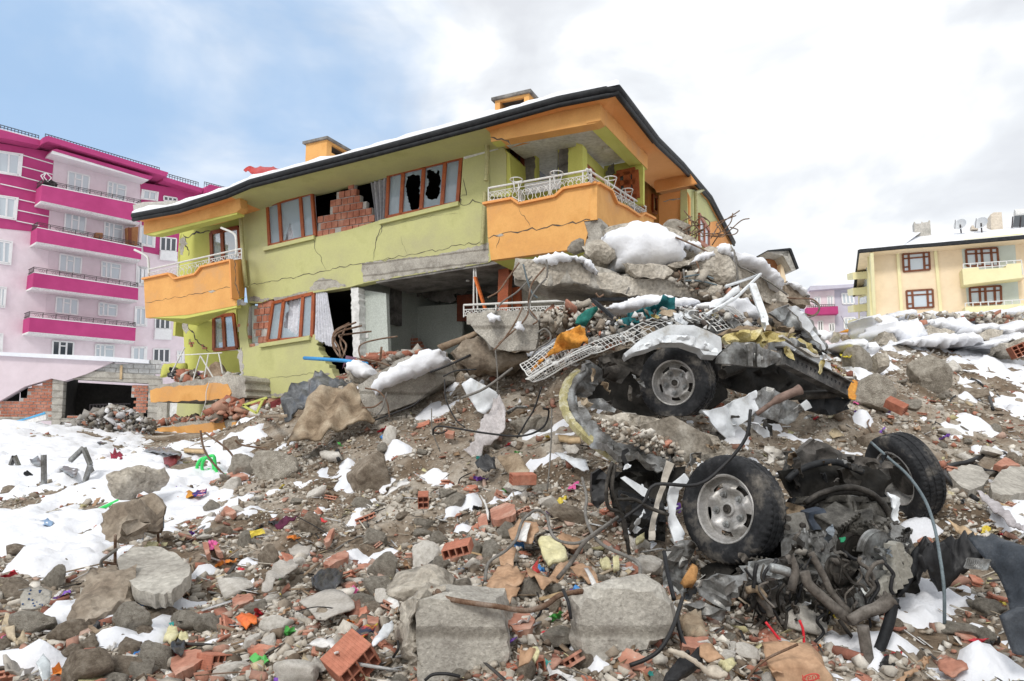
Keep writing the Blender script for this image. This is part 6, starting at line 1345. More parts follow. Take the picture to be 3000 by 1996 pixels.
def casting(name,q,Y,sz,seed,mt):
 '''ribbed housing with flange, bosses, studs and pipe stubs'''
 r=random.Random(seed);e=Matrix.Rotation(r.uniform(-.7,.7),3,'X')@Matrix.Rotation(r.uniform(-.9,.9),3,'Z')@Matrix.Rotation(r.uniform(-.6,.6),3,'Y')
 X,Y_,Z=(e@Vector(v)for v in((1,0,0),(0,1,0),(0,0,1)));c=P(*e2(*q),Y);mb=MB()
 a,b_,h=sz*r.uniform(.8,1.2),sz*r.uniform(.6,.9),sz*r.uniform(.5,.9)
 mb.box(c,X*a,Y_*b_,Z*h);mb.box(c+Z*h,X*a*1.12,Y_*b_*1.12,Z*h*.08);mb.box(c-X*a,X*a*.07,Y_*b_*1.15,Z*h*1.12)
 for i in range(5):mb.box(c-Y_*b_+X*a*(-.8+.4*i),X*a*.05,Y_*b_*.14,Z*h*.95)
 for i in range(4):
  p=c-Y_*b_*1.0+X*a*r.uniform(-.7,.7)+Z*h*r.uniform(-.7,.7);q_=r.uniform(.12,.34)*sz;mb.tube([p,p-Y_*sz*.25,p-Y_*sz*.26],[q_,q_*.9,q_*.5],14)
 for i in range(7):
  p=c+X*a*1.06*(-1+2*i/6)-Y_*b_*1.02+Z*h*1.0;mb.tube([p-Z*.012,p+Z*.02],.009,6)
 p=c+X*a;mb.tube([p,p+X*sz*.4-Y_*sz*.1,p+X*sz*.6-Y_*sz*.5-Z*sz*.3,p+X*sz*.5-Y_*sz*.6-Z*sz*.9],sz*.13,8,smooth=4)
 return mb.build(name,mt,frt,smooth=True,autos=32)
M_eng=mat('oily_cast_metal',[(.025,.023,.02),(.09,.085,.075),(.24,.23,.21)],scale=9,bump=.4,bscale=50,rough=.5,metal=.4,pos=[.35,.5,.68])
casting('engine_block',(1430,650),4.6,.26,301,M_eng)
for i,(q,s)in enumerate([((1300,735),.11),((1480,620),.09),((1560,640),.08),((1250,880),.11),((1420,840),.12),((1110,880),.10),((1000,960),.09),((1560,930),.10),((890,950),.08),((1180,760),.09),((1330,930),.10),((1130,1000),.09),((1660,700),.08),((1240,1010),.09),((1050,1040),.07),((1480,990),.08),((960,860),.08),((1360,600),.09)]):casting('engine_casting',q,4.25-.02*(i%8),s,310+i,M_eng if i%3 else M_gmetal)
def pulley(q,Y,r,ax,t=.05,mt=M_gmetal):
 c=P(*q,Y);a=Vector(ax).normalized();mb=MB();mb.tube([c-a*t,c-a*t*.7,c-a*t*.6,c-a*.1*t,c,c],[r,r,r*.85,r*.85,r,r*.92],24,cap=False)
 mb.tube([c,c-a*t*.8],[r*.92,r*.80],24);mb.tube([c-a*t*.7,c+a*.01],r*.22,10);return mb.build('pulley',mt,frt,smooth=True,autos=35)
pulley(e2(1585,752),4.05,.115,(.35,-.9,-.15));pulley(e2(1462,742),4.1,.085,(.35,-.9,-.1),.06,M_umetal);pulley(e2(1385,858),4.0,.08,(.5,-.8,0),.05,M_umetal);pulley(e2(1570,840),3.98,.08,(.6,-.7,.3));pulley(e2(1490,690),4.2,.05,(.3,-.9,0),.05,M_umetal)
mb=MB();pts=[P(*e2(1640+0,640),4.15),P(*e2(1620,740),4.02),P(*e2(1480,800),4.0),P(*e2(1400,740),4.1),P(*e2(1470,690),4.12)];mb.tube(pts+[pts[0]],.012,6,smooth=4);mb.build('drive_belt',M_black,frt)
fp('green_cap',seq(e2,1385,685,1410,678,1408,705,1385,705),4.1,mat('green_plastic',[(.02,.25,.12),(.05,.4,.2)],bump=.1),thick=.03,amp=.0,step=8)
fp('radiator',seq(e2,1660,720,1700,705,1765,790,1768,880,1720,940,1640,1005,1560,985,1600,940,1650,880,1672,800),(3.85,3.95),mat('grey_finned_plastic',[(.24,.23,.20),(.36,.35,.31)],scale=4,bump=.2,rough=.6),thick=.05,amp=.01,fold=((1,0,.35),150,.010),step=5,label='curved ribbed radiator cowl')
def hose(pts,Y,r,mt=M_umetal,nm='hose',n=8,Y2=None):
 mb=MB();k=len(pts);mb.tube([P(*e2(*q),Y+((Y2 if Y2 else Y)-Y)*i/(k-1))for i,q in enumerate(pts)],r,n,smooth=5);return mb.build(nm,mt,frt,smooth=True)
M_hose=mat('dirty_rubber_hose',[(.05,.043,.036),(.13,.115,.10),(.22,.2,.18)],scale=6,bump=.4,rough=.7)
hose([(1190,860),(1215,930),(1290,1000),(1370,1070),(1440,1125)],3.75,.027,M_hose);hose([(1430,1125),(1510,1080),(1590,1050),(1650,1000)],3.7,[.03,.033,.036,.045],M_hose);hose([(1225,760),(1290,880),(1340,980),(1430,1080)],3.85,.019,M_hose)
hose([(1500,1150),(1520,1280),(1545,1440)],3.55,.03,M_hose,'bumper_bracket');hose([(1665,1000),(1640,1130),(1580,1300)],3.7,.028,M_gutter,'bumper_bracket');hose([(1110,770),(1140,860),(1120,960)],3.9,.025,M_hose);hose([(960,930),(950,1000),(1000,1060),(1010,1100)],3.8,.018,M_hose)
hose([(1010,840),(1060,850),(1110,865)],3.8,.025,M_gmetal);hose([(880,960),(940,955),(980,1000)],3.75,.02,M_carpet)
rw=random.Random(4)
for i in range(46):
 x=rw.uniform(860,1620);y=rw.uniform(760,1050);pts=[(x,y)]
 for j in range(rw.randint(3,5)):
  x+=rw.uniform(-55,55);y+=rw.uniform(15,80);pts.append((x,min(y,1240)))
 hose(pts,rw.uniform(3.7,4.2),rw.uniform(.004,.012),rw.choice([M_black,M_black,M_umetal,M_hose]),'wire',5)
for pts in([(985,1130),(1040,1200),(1110,1290)],[(1165,1120),(1185,1180),(1190,1300)],[(1000,1270),(1060,1290)]):hose(pts,3.55,.007,mat('red_wire',[(.6,.02,.03),(.75,.04,.06)],bump=0,rough=.4),'wire',5)
fp('crumpled_plate',seq(e2,440,760,520,700,590,690,622,720,560,850,572,960,500,1035,440,940),(3.95,3.9),M_gmetal,amp=.06,thick=.02)
fp('crumpled_plate',seq(e2,650,960,715,870,800,880,875,870,860,920,785,1000,772,1062,700,1030,640,990),(3.7,3.75),M_gmetal,amp=.05,thick=.02,label='folded grey bracket plate with a slot')
fp('crumpled_plate',seq(e2,850,880,930,820,1000,790,1125,800,1110,870,1000,925,900,905),(3.9,4.0),M_gmetal,amp=.06,thick=.02)
fp('crumpled_plate',seq(e2,540,1035,640,1010,700,1040,772,1060,765,1125,640,1080,560,1060),3.65,M_gmetal,amp=.05,thick=.02)
fp('crumpled_plate',seq(e2,1470,900,1560,800,1610,800,1600,870,1520,940,1560,980,1500,990),4.0,M_gmetal,amp=.04,thick=.02)
fp('inner_shade',seq(e2,900,720,1100,690,1300,640,1560,660,1760,900,1700,1050,1450,1180,1200,1120,1000,1120,760,1080,700,900),(4.35,4.4),M_shade,amp=.12,thick=.05,freq=3,step=26)  # near-black sheet painting shade into the engine bay gaps
fp('grille_piece',seq(e2,200,430,440,490,452,600,380,590,205,530),(4.6,4.5),M_gutter,amp=.02,thick=.06)
fp('rubber_boot',seq(e2,60,340,110,315,145,350,135,470,90,525,62,500),4.75,M_black,amp=.04,thick=.1)
fp('white_bracket',seq(e2,215,365,240,355,370,430,360,470,330,460),4.5,M_wmetal,thick=.02,amp=.01)
fp('opening_shade',seq(e2,140,330,380,330,460,420,450,700,300,680,180,560),(4.9,4.8),M_shade,thick=.03,amp=.05)  # black sheet stands in for shade inside the opening
fp('side_skirt',seq(e2,1000,560,1060,480,1200,520,1190,560,1050,575),4.5,M_carpet,thick=.03,amp=.03)
for pts in([(170,280),(140,400),(150,520),(225,560),(255,740),(262,770)],[(185,290),(170,420),(215,540),(245,700)],[(180,480),(290,480),(360,520),(470,560)],[(200,600),(330,500),(400,400),(620,400),(760,300),(880,150),(905,0)]):
 hose(pts,4.0,.011,M_umetal if pts[0][0]!=200 else M_black,'wire',6)
def shards(parent,cr_,region,n,Y0,Y1,mts,seed,sz=(30,80)):
 r=random.Random(seed);k=0
 while k<n:
  x=r.uniform(min(q[0]for q in region),max(q[0]for q in region));y=r.uniform(min(q[1]for q in region),max(q[1]for q in region))
  if not pinside(x,y,region):continue
  a=r.uniform(0,3.14);L_=r.uniform(*sz);W_=L_*r.uniform(.12,.5);q=[]
  for j in range(7):
   t=j/7*6.283;rr_=r.uniform(.6,1.15);dx,dy=math.cos(t)*L_*rr_,math.sin(t)*W_*rr_;q.append(cr_(x+dx*math.cos(a)-dy*math.sin(a),y+dx*math.sin(a)+dy*math.cos(a)))
  Yb=Y0+(Y1-Y0)*r.random();patch('torn_scrap',[(u,v,Yb+r.uniform(-.08,.08))for u,v in q],r.choice(mts),thick=.006,amp=.02,freq=9,step=9,seed=k,parent=parent,autos=50);k+=1
M_blueg=mat('blue_grey_paint_metal',[(.10,.12,.14),(.2,.23,.26)],bump=.2,rough=.4,speck=.3)
shards(van,e1,[(700,560),(1100,440),(1500,440),(1900,520),(2200,740),(2200,840),(1850,700),(1500,640),(1300,560),(950,640)],34,6.1,6.7,[M_wmetal,M_gmetal,M_gmetal,M_umetal,M_foam,M_carpet,M_wmetal],1)
shards(van,e1,[(560,1000),(760,780),(1020,700),(1020,1100),(1250,1250),(1250,1420),(900,1360)],20,5.2,5.9,[M_gmetal,M_umetal,M_umetal,M_blueg,M_carpet],2,(25,70))
shards(van,e1,[(1400,1050),(2050,950),(2100,1150),(1900,1250),(1500,1250)],14,5.7,6.1,[M_wmetal,M_gmetal,M_umetal,M_gmetal],3,(25,80))
shards(frt,e2,[(440,740),(900,700),(1700,560),(1780,1000),(1400,1180),(800,1120),(520,1020)],52,3.75,4.2,[M_gmetal,M_umetal,M_umetal,M_blueg,M_wmetal,M_hose,M_umetal],4,(20,62))
vp('mud_covered_floor',seq(e6,60,620,250,560,480,690,520,790,420,800,320,860,180,880,0,780),(5.35,5.15),mat('mud_dusted_metal',[(.10,.085,.065),(.25,.22,.18),(.40,.37,.32)],scale=5,bump=.6,rough=.8),thick=.05,amp=.02,step=14)
vp('cavity_shade',seq(e6,-60,800,100,850,180,885,330,870,310,1000,200,1110,60,1060,-60,1000),(5.0,4.8),M_shade,thick=.03,amp=.02)  # sheet with the shade below the floor painted in
vp('cavity_shade',seq(e6,900,900,1120,860,1500,870,1600,960,1520,1080,1200,1050,980,1060),(4.95,5.1),M_shade,thick=.03,amp=.02)  # second painted shade sheet, right of the first
shards(van,e1,[(1100,1330),(1700,1270),(2100,1300),(2350,1400),(2300,1500),(1200,1500)],18,4.85,5.2,[M_gmetal,M_carpet,M_umetal,M_wmetal,M_pale],7,(25,80))
shards(frt,e2,[(150,300),(480,300),(520,700),(250,700)],16,4.3,4.6,[M_umetal,M_gmetal,M_wmetal,M_gutter],5,(18,60))
shards(frt,e2,[(1080,200),(1650,240),(1650,480),(1100,500)],16,4.5,5.0,[M_umetal,M_gmetal,M_umetal,M_gutter],6,(20,60))
patch('mudguard',yy(seq(e2,2075,700,2180,668,2330,730,2420,760,2420,1130,2357,1080,2275,1080,2240,960,2200,860,2120,760),4.1,4.1,3.9,3.8,3.6,3.6,3.7,3.85,3.95,4.05),mat('scuffed_blue_black_plastic',[(.03,.037,.045),(.06,.07,.085),(.16,.17,.18)],scale=3,bump=.3,bscale=80,rough=.45,pos=[.3,.5,.72]),thick=.03,amp=.012,fold=((1,0,.45),11,.035),step=12,label='large blue black mudguard at the right edge',cat='mudguard')
patch('mudguard',yy(seq(e2,2265,1110,2357,1060,2420,1060,2420,1320,2310,1300,2290,1200),3.45),MATS['scuffed_blue_black_plastic'],thick=.03,amp=.012,fold=((1,0,.3),14,.03),step=16,label='lower torn mudguard piece in the right bottom corner',cat='mudguard')
patch('bumper',yy(seq(e2,1745,745,1800,690,1900,680,2000,690,2120,700,2200,790,2050,780,1980,830,1900,870,1850,800,1800,880,1760,860),4.3,4.25,4.3,4.3,4.3,4.2,4.1,4.1,4.1,4.1,4.1,4.2),M_black,thick=.04,amp=.07,step=12,label='shattered black bumper between wreck and mudguard',cat='bumper')
patch('bumper_strip',yy(seq(e2,1775,760,1800,730,1785,860,1740,960,1700,1000,1690,985,1750,900),3.95),M_gutter,thick=.03,amp=.01,step=12,label='thin black plastic strip hugging the ribbed radiator',cat='plastic strip')
wiregrid('mesh_scrap',[(*e2(2060,790),3.95),(*e2(2180,800),3.9),(*e2(2160,850),3.85),(*e2(2040,840),3.9)],14,7,'scrap of woven wire mesh beside the mudguard',r=.003,sag=.02,mt=M_gmetal,seed=8)
# -------- foreground blocks
BL=dict(thick=.3,amp=.02,gamp=.02,freq=3,smooth=True,autos=35,cat='concrete block',step=24,ragged=4)
patch('concrete_block',yy(seq(e5,300,930,600,935,930,958,965,1040,1000,1150,1028,1330,975,1500,930,1640,330,1640,312,1300),3.0,3.02),M_concb,ext=(.03,.5,-.05),seed=11,label='big board marked concrete block at the bottom centre, left of the pair',**BL)
blk=bpy.data.objects['concrete_block']
patch('rough_end',yy(seq(e5,130,970,300,928,314,1300,332,1640,260,1600,180,1520,140,1330,150,1150),3.35,3.0,3.0,3.0,3.15,3.3,3.38,3.36),M_rock,ext=(.1,.25,0),thick=.1,amp=.05,freq=7,step=14,ragged=4,seed=12,parent=blk,smooth=True,autos=40)
patch('concrete_block',yy(seq(e5,1500,920,1600,850,1850,785,2100,780,2195,820,2290,960,2300,1100,2200,1240,2050,1370,1900,1445,1700,1460,1540,1350,1490,1230,1520,1080,1490,980),3.15,3.2),M_concb,ext=(.03,.5,-.12),seed=13,bulge=(.07,24),label='big worn concrete block right of the bottom centre, banded by formwork',**BL)
patch('slab_piece',yy(seq(e4,1400,900,1500,950,1620,960,1900,960,1800,870,1650,840,1500,880),3.5),M_rock,ext=(0,.3,.05),thick=.1,amp=.03,label='flat slab piece lying behind the big bottom centre block',cat='slab piece')
patch('concrete_slab',yy(seq(c7,985,540,1060,480,1130,438,1350,440,1480,495,1560,560,1602,605,1590,680,1490,770,1440,822,1300,838,1150,792,1060,712,1000,620),4.75,4.9,5.0,5.05,4.95,4.75,4.6,4.45,4.25,4.15,4.15,4.25,4.4,4.55),M_conc,ext=(0,.03,-.085),thick=.1,amp=.012,gamp=.02,step=16,ragged=3,seed=14,autos=35,label='pale flat concrete slab with a rounded outline at the lower left',cat='concrete slab')
patch('concrete_slab',yy(seq(c7,845,610,980,575,1060,645,1075,790,1000,885,880,985,700,1085,560,1050,600,940,690,760,760,640),4.5,4.6,4.5,4.3,4.15,4.0,3.9,3.95,4.1,4.3,4.4),M_rockd,ext=(0,.3,-.08),thick=.2,amp=.05,step=18,ragged=5,seed=15,autos=35,label='dark brown slab leaning under the pale rounded slab',cat='concrete slab')
patch('concrete_chunk',yy(seq(c6,805,1285,870,1255,1010,1270,1045,1330,1010,1400,960,1440,870,1468,830,1400),7.2,7.3),M_rock,ext=(.1,.5,0),thick=.2,amp=.05,step=14,ragged=4,seed=16,bulge=(.06,20),autos=40,label='upright grey chunk standing alone in the left snow field',cat='concrete chunk')
patch('concrete_chunk',yy(seq(c7,905,130,960,90,1050,95,1062,180,1045,290,1000,390,940,405,885,380,848,250),5.3,5.3,5.3,5.2,5.1,5.1,5.1,5.1,5.3),M_rockd,ext=(.1,.4,0),thick=.2,amp=.06,step=14,ragged=4,seed=17,autos=40,label='tall dark chunk at the edge of the left snow, white cloth beside it',cat='concrete chunk')
patch('flat_slab',gp(seq(e7,985,740,1090,690,1220,690,1305,760,1260,840,1150,880,1060,830),.12),M_conc,ext=(0,.05,-.12),thick=.1,amp=.01,step=14,ragged=3,autos=35,label='flat grey slab hooked by the black hose on the right slope',cat='concrete slab')
patch('flat_slab',gp(seq(e7,1310,830,1400,720,1500,690,1568,700,1640,760,1640,880,1450,915,1330,890),.12),M_conc,ext=(0,.05,-.12),thick=.1,amp=.01,step=14,ragged=3,autos=35,label='flat grey slab cut by the right edge of the view',cat='concrete slab')
ROCKLIST=[(c7,1110,1075,220,230,2,'pointed brown stone standing in the lower left snow'),(c7,1350,1060,230,170,1,'dark stone with a white tile corner on it'),(c7,1565,1060,240,200,2,'grey stone touching a yellow foam scrap'),(c7,1745,1095,150,130,2,'stone with a pink ribbon at its left'),(c7,770,1250,160,120,1,'round dark stone in the middle of the lower left snow'),(c7,570,1345,200,110,1,'flat dark stone low in the left snow tongue'),(c7,700,1470,330,240,1,'largest dark boulder at the bottom left'),(c7,1020,1485,260,160,1,'brown stone at the bottom edge right of the largest dark boulder'),(c7,1350,1380,230,290,2,'tall pale grey stone left of the broken red bricks'),(c7,1200,1495,180,150,2,'pale lumpy stone at the bottom edge'),(c7,240,1085,270,230,2,'pitted grey boulder at the left with a round pebble in it'),(c7,500,990,200,120,1,'low grey stone under the dark leaning slab'),(c7,580,1165,230,180,1,'dark boulder between two snow tongues at the left'),(c7,440,1100,120,110,2,'small grey stone right of the pitted boulder'),(c7,1045,1235,200,110,1,'dark stone with purple scraps beside it'),(c7,100,735,200,110,1,'dark flat stone at the left edge above the foam'),(c7,120,480,140,90,1,'brown stone at the left edge in clean snow'),(c7,180,215,190,90,1,'snow topped brown stone by the blue sheet'),(c7,1200,1195,130,120,1,'round brown stone below the pointed stone'),(c7,975,985,115,105,1,'small round stone in the snow left of the pointed stone'),(c7,20,1285,120,130,1,'dark stone cut by the left edge'),(c7,440,710,150,170,2,'grey lump beside the grey plastic bottle'),(c7,520,600,140,100,2,'grey lump at the upper rim of the lower left rubble'),(c7,880,1080,120,60,1,'flat brown stone half under snow'),(e4,780,370,165,145,1,'brown round stone with the purple cloth to its left'),(e4,500,620,140,170,1,'dark stone capped by a dab of snow'),(e4,1295,465,160,130,2,'pale stone in the middle rubble, grey wire above it'),(e4,1390,690,200,190,2,'square layered pale stone near the bottom middle'),(e4,1685,615,175,185,3,'smooth pale boulder right of the layered stone'),(e4,1800,680,125,100,2,'grey stone right below the smooth pale boulder'),(e4,1955,850,260,165,2,'long rough stone resting above the big left block'),(e4,1320,855,190,190,2,'pale tilted stone beside the green wrapper'),(e4,1225,950,150,130,2,'brown stained round stone right of the cream cloth'),(e4,565,1140,195,135,3,'flat cream stone in the lower middle'),(e4,722,1090,90,115,3,'egg shaped pale stone right of the flat cream stone'),(e4,360,1280,150,130,3,'white angular stone in the lower middle'),(e4,420,1010,165,100,2,'flat grey stone above the flat cream stone'),(e4,2050,570,135,150,2,'grey stone right of the small hollow brick'),(e4,655,1490,300,230,3,'white boulder at the bottom edge left of the red hollow brick'),(e4,500,1270,130,100,3,'white shard beside the white angular stone'),(e4,730,1165,80,60,2,'little grey stone below the egg shaped stone'),(e4,40,230,130,110,2,'grey stone near the top of the middle rubble'),(e4,215,50,110,80,3,'pale stone at the top of the middle rubble'),(e4,300,480,90,120,2,'upright grey stone left of the dark capped stone'),(e4,1860,120,140,80,2,'pale stone high in the middle rubble'),(e4,1920,190,180,120,2,'broad grey stone high in the middle rubble'),(e4,1700,360,130,90,2,'grey stone below the torn grey bag'),(e4,60,1140,110,120,2,'grey stone near the orange wrapper'),(e3,260,1090,270,200,2,'large grey boulder below the carpet end'),(e3,60,1110,140,120,2,'boulder left of the large grey boulder below the carpet'),(e3,1045,895,75,105,3,'upright pale stone on the dusty slope'),(e3,900,1165,310,240,1,'broad earthy mound stone ringed by snow'),(e3,1980,830,180,160,2,'half buried round concrete lump behind the net cloth'),(e3,1480,440,130,110,2,'concrete lump under the wire baskets'),(e3,1930,1245,140,90,3,'pale lump with a red hollow brick on it'),(e3,1790,445,110,80,1,'smooth dark disc shaped stone in the cavity'),(c5,1480,1450,260,230,2,'big grey boulder on the right slope'),(e6,1440,430,240,200,2,'round porous boulder with an orange rag at its left'),(e6,1375,240,120,150,2,'wedge shaped stone under the yellow cloth'),(c5,1680,1370,130,90,3,'flat pale stone right of the big grey boulder'),(e7,1200,140,185,100,1,'flat brown stone in the upper right snow'),(e7,720,230,140,90,2,'low grey mound stone beside the red tiles'),(e7,1360,420,90,90,2,'small grey stone in the right snow band'),(e2,2010,1170,140,70,2,'flat grey stone in the snow left of the fallen mudguard'),(e2,2160,1215,70,75,2,'small grey stone close to the lower mudguard'),(e2,1850,960,100,90,1,'dark stone right of the ribbed radiator'),(e2,1830,885,120,80,1,'brown stone under the black bumper'),(e2,2185,1050,125,90,2,'grey stone left of the mudguard edge'),(e2,1820,1330,50,60,1,'dark pebble stone in the bottom right snow'),(e2,1740,1420,60,50,1,'brown stone at the bottom edge in snow'),(c5,870,1160,110,80,1,'brown stone under the orange rag'),(c5,760,1160,100,80,2,'stone left of the orange rag'),(e1,950,1150,230,130,3,'pale concrete lump lying in the bent van floor'),(e1,1130,970,60,50,2,'stone in front of the deflated tyre'),(e5,1215,860,160,150,2,'grey stone under the cardboard heap'),(e5,880,570,150,150,2,'round stone left of the big yellow foam plate'),(e5,740,570,140,170,2,'grey stone right of the small hollow brick pile'),(e5,990,420,120,110,2,'stone left of the taped cardboard'),(e5,2020,530,120,90,3,'white stone with a foam cube on it'),(e5,2100,700,200,130,3,'pinkish broken slab lump above the right block'),(e5,1560,1400,160,120,1,'dark stone with dripping snow under the right block'),(e5,1360,860,130,90,2,'grey stone between the cardboard and the right block'),(c6,1880,1205,190,160,2,'boulder on the flank beside the green coil'),(c6,1660,1210,60,50,1,'small dark stone by the green coil'),(c6,1800,1060,120,150,1,'tall brown lump above the green coil'),(c6,950,790,130,70,2,'grey lump on top of the left rubble heap'),(c6,1450,1240,200,90,1,'flat brown stone in the snow left of the green coil'),(c6,90,1400,150,70,1,'low brown stone at the left edge of the snow field'),(c6,700,1420,180,60,1,'flat stone left of the green hose end'),(c6,880,1540,140,60,1,'dark stone under the green hose')]
SM={1:M_rockd,2:M_rock,3:M_pale}
for i,(cr_,x,y,w_,h_,k_,l_)in enumerate(ROCKLIST):
 s_=(cr_(1,0)[0]-cr_(0,0)[0]);u,v=cr_(x,y)
 rockpx('stone',u,v,w_*s_,h_*s_,400+i,SM[k_],l_,rough=.07,planes=8+i%7)
 # -------- bricks and pieces of brick
def hollowbrick(name,c,ax,ay,az,label=None,group=None,cols=3,rows=3):
 """red hollow block: real cells open at both ends, ribbed faces; axes are half-size vectors, az along the cells"""
 c=Vector(c);ax=Vector(ax);ay=Vector(ay);az=Vector(az);mb=MB();t=.09
 for i in range(cols+1):
  x=-1+2*i/cols;x=max(-1+t/2,min(1-t/2,x));mb.box(c+ax*x,ax*t/2,ay,az)
 for j in range(rows+1):
  y=-1+2*j/rows;y=max(-1+t/2,min(1-t/2,y))
  for i in range(cols):
   x0=-1+2*i/cols+t/2;x1=-1+2*(i+1)/cols-t/2;mb.box(c+ax*(x0+x1)/2+ay*y,ax*(x1-x0)/2,ay*t/2,az*.998)
 for k_ in range(12):
  s=-0.94+k_*.17;mb.box(c+ay*1.02+ax*s,ax*.04,ay*.02,az*.98)
  mb.box(c-ax*1.015+ay*s,ax*.015,ay*.04,az*.98)
 return mb.build(name,M_brick,None,label=label,cat='brick',group=group)
def frame3(dirz,dirx):
 z=Vector(dirz).normalized();x=Vector(dirx);x=(x-z*x.dot(z)).normalized();return x,z.cross(x),z
def hb(px,Y,hz,hx,L_=.12,A_=.095,B_=.095,label='',cols=3,rows=3):
 x,y,z=frame3(hz,hx);return hollowbrick('hollow_brick',P(*px,Y),x*A_,y*B_,z*L_,label,None,cols,rows)
hb(e4(1125,1410),3.05,(.70,-.62,-.25),(.5,.3,-.8),.075,.06,.085,'big ribbed hollow brick with open cells left of the bottom centre block',2,4)
hb(e5(1110,1490),3.05,(.5,-.8,.1),(1,.2,.1),.08,.08,.045,'deep red hollow brick at the bottom edge between the two big blocks',4,2)
hb(e4(60,1460),3.45,(.8,-.6,.1),(.2,.1,1),.07,.06,.05,'broken hollow brick with square cells at the bottom left')
hb(e4(1950,545),4.25,(-.1,-.95,-.25),(1,0,.3),.06,.085,.028,'flat hollow brick half with four cells in the middle rubble',4,1)
hb(e3(1960,1185),5.6,(-.95,-.3,0),(0,-.2,1),.10,.04,.05,'long salmon hollow brick lying on a pale lump')
hb(e5(600,110),0,(1,0,0),(0,1,0))if False else None
hb(e4(1685,170),5.5,(.1,-1,-.3),(1,0,0),.06,.04,.05,'small open brick end on the brown slope',2,2)
hb(c5(2190,1245),9.2,(-.3,-.9,0),(1,0,.4),.10,.11,.08,'red hollow brick at the right edge in snow')
hb(e6(1620,500),7.3,(.6,-.6,-.5),(1,.3,.3),.10,.05,.05,'broken red tiles heap beside the round porous boulder')
M_brk2=mat('broken_brick_face',[(.34,.15,.10),(.46,.22,.155),(.56,.35,.27)],scale=4,bump=.5,bscale=24,rough=.95)
BP=[(c7,[1432,1440,1440,1370,1590,1300,1690,1300,1720,1370,1600,1450,1480,1530],'large flat terracotta piece at the bottom left, ridged down the middle'),(e4,[912,660,940,620,1080,555,1108,580,1100,610,960,685],'long salmon brick plate in the middle rubble'),(c7,[1700,400,1750,395,1765,490,1735,505],'upright red brick shard left of the twin shard'),(c7,[1780,420,1820,405,1870,480,1840,490],'tilted red brick shard right of its twin'),(e4,[205,930,250,885,350,880,375,930,330,960,220,985],'pinkish grey tile stack left of the cream cloth'),(e5,[785,310,810,275,855,280,862,350,830,425,795,370],'pointed salmon brick tongue on the middle slope'),(e5,[880,250,1000,185,1065,200,1080,270,940,330,890,310],'grooved dark red brick fragment on the middle slope'),(e4,[915,470,970,400,1000,390,960,480,930,495],'narrow dark red brick splinter'),(c7,[1880,110,1910,90,1985,140,1960,165,1900,160],'salmon brick piece at the upper rim of the lower left rubble'),(e4,[590,860,640,800,655,830,600,885],'slim orange brown brick chip above the magenta scrap'),(e4,[240,1110,100,1165,90,1130,190,1080],'brown red brick plate by the orange wrapper'),(c6,[1735,1280,1830,1255,1900,1290,1800,1310],'flat pinkish brick plate beside the green coil'),(c6,[1060,1430,1150,1460,1140,1490,1050,1450],'orange brown board piece in the left snow'),(e5,[1000,1050,1150,1020,1225,1090,1190,1160,1080,1170,1010,1110],'dark red wood disc between the two big blocks'),(e2,[535,1200,680,1215,670,1265,545,1260],'small red tile under the wreck at the bottom'),(e3,[1420,845,1490,855,1480,880,1425,870],'little red brick chip on the grey dusty slope'),(e4,[410,1340,460,1345,455,1430,420,1420],'red brick chip in the dark soil at the bottom'),(e7,[1340,680,1430,620,1540,690,1400,700],'dull red sheet scrap behind the flat slabs at the right'),(e4,[1250,1060,1340,1075,1335,1130,1260,1125],'pinkish red tile left of the big bottom centre block')]
for i,(cr_,q,l_)in enumerate(BP):patch('brick_piece',gp(seq(cr_,*q),.12),M_brk2,ext=(0,.03,-.05),thick=.04,amp=.012,step=9,ragged=1.5,seed=i,smooth=False,label=l_,cat='brick piece')
# -------- cardboard, foam, cloth, plastic in the foreground
M_card=mat('cardboard',[(.36,.22,.13),(.46,.29,.18),(.52,.35,.23)],scale=3,bump=.08,rough=.9)
M_foamy=mat('yellow_foam',[(.60,.55,.30),(.74,.70,.46)],scale=5,bump=.5,bscale=30,rough=1)
M_tape=mat('white_tape',[(.68,.66,.64),(.76,.75,.73)],scale=4,bump=.1,rough=.5)
M_beige=mat('dirty_beige_cloth',[(.36,.33,.29),(.50,.47,.43)],scale=5,bump=.4,bscale=60,rough=1)
def lay(name,cr_,q,mt,label,cat,lift=.1,**kw):
 d=dict(thick=.008,amp=.02,freq=5,step=12,seed=len(label));d.update(kw)
 return patch(name,gp(seq(cr_,*q),lift),mt,label=label,cat=cat,**d)
cb1=lay('cardboard',e5,[1015,400,1110,330,1240,350,1255,400,1200,510,1130,490,1035,460],M_card,'folded cardboard with a broad white tape strip','cardboard',.16)
patch('tape_strip',gp(seq(e5,1140,335,1190,345,1150,485,1095,475),.22),M_tape,thick=.003,amp=.01,step=12,parent=cb1)
lay('cardboard',e5,[940,720,1010,690,1060,700,1160,770,1120,830,1000,880,870,880,850,830,900,760],M_card,'crumpled cardboard box lid on the heap above the gap','cardboard',.22,amp=.02,fold=((1,.3,0),12,.02))
cb2=lay('cardboard',e5,[920,890,1010,830,1110,850,1050,930,1030,980,940,970],M_card,'lower cardboard flap sagging into the gap between the blocks','cardboard',.3,amp=.02)
lay('cardboard',e5,[1150,740,1250,730,1330,760,1400,700,1490,660,1450,740,1380,810,1290,860,1240,830,1170,790],M_card,'twisted cardboard strip right of the crumpled lid','cardboard',.26,amp=.025,fold=((1,.3,0),18,.02))
cb3=lay('cardboard',e5,[1480,690,1570,650,1640,690,1700,760,1715,820,1650,820,1560,760],M_card,'cardboard flap with white tape leaning on the right block','cardboard',.24,amp=.02)
patch('tape_strip',gp(seq(e5,1600,690,1630,690,1700,815,1660,815),.30),M_tape,thick=.003,amp=.01,step=12,parent=cb3)
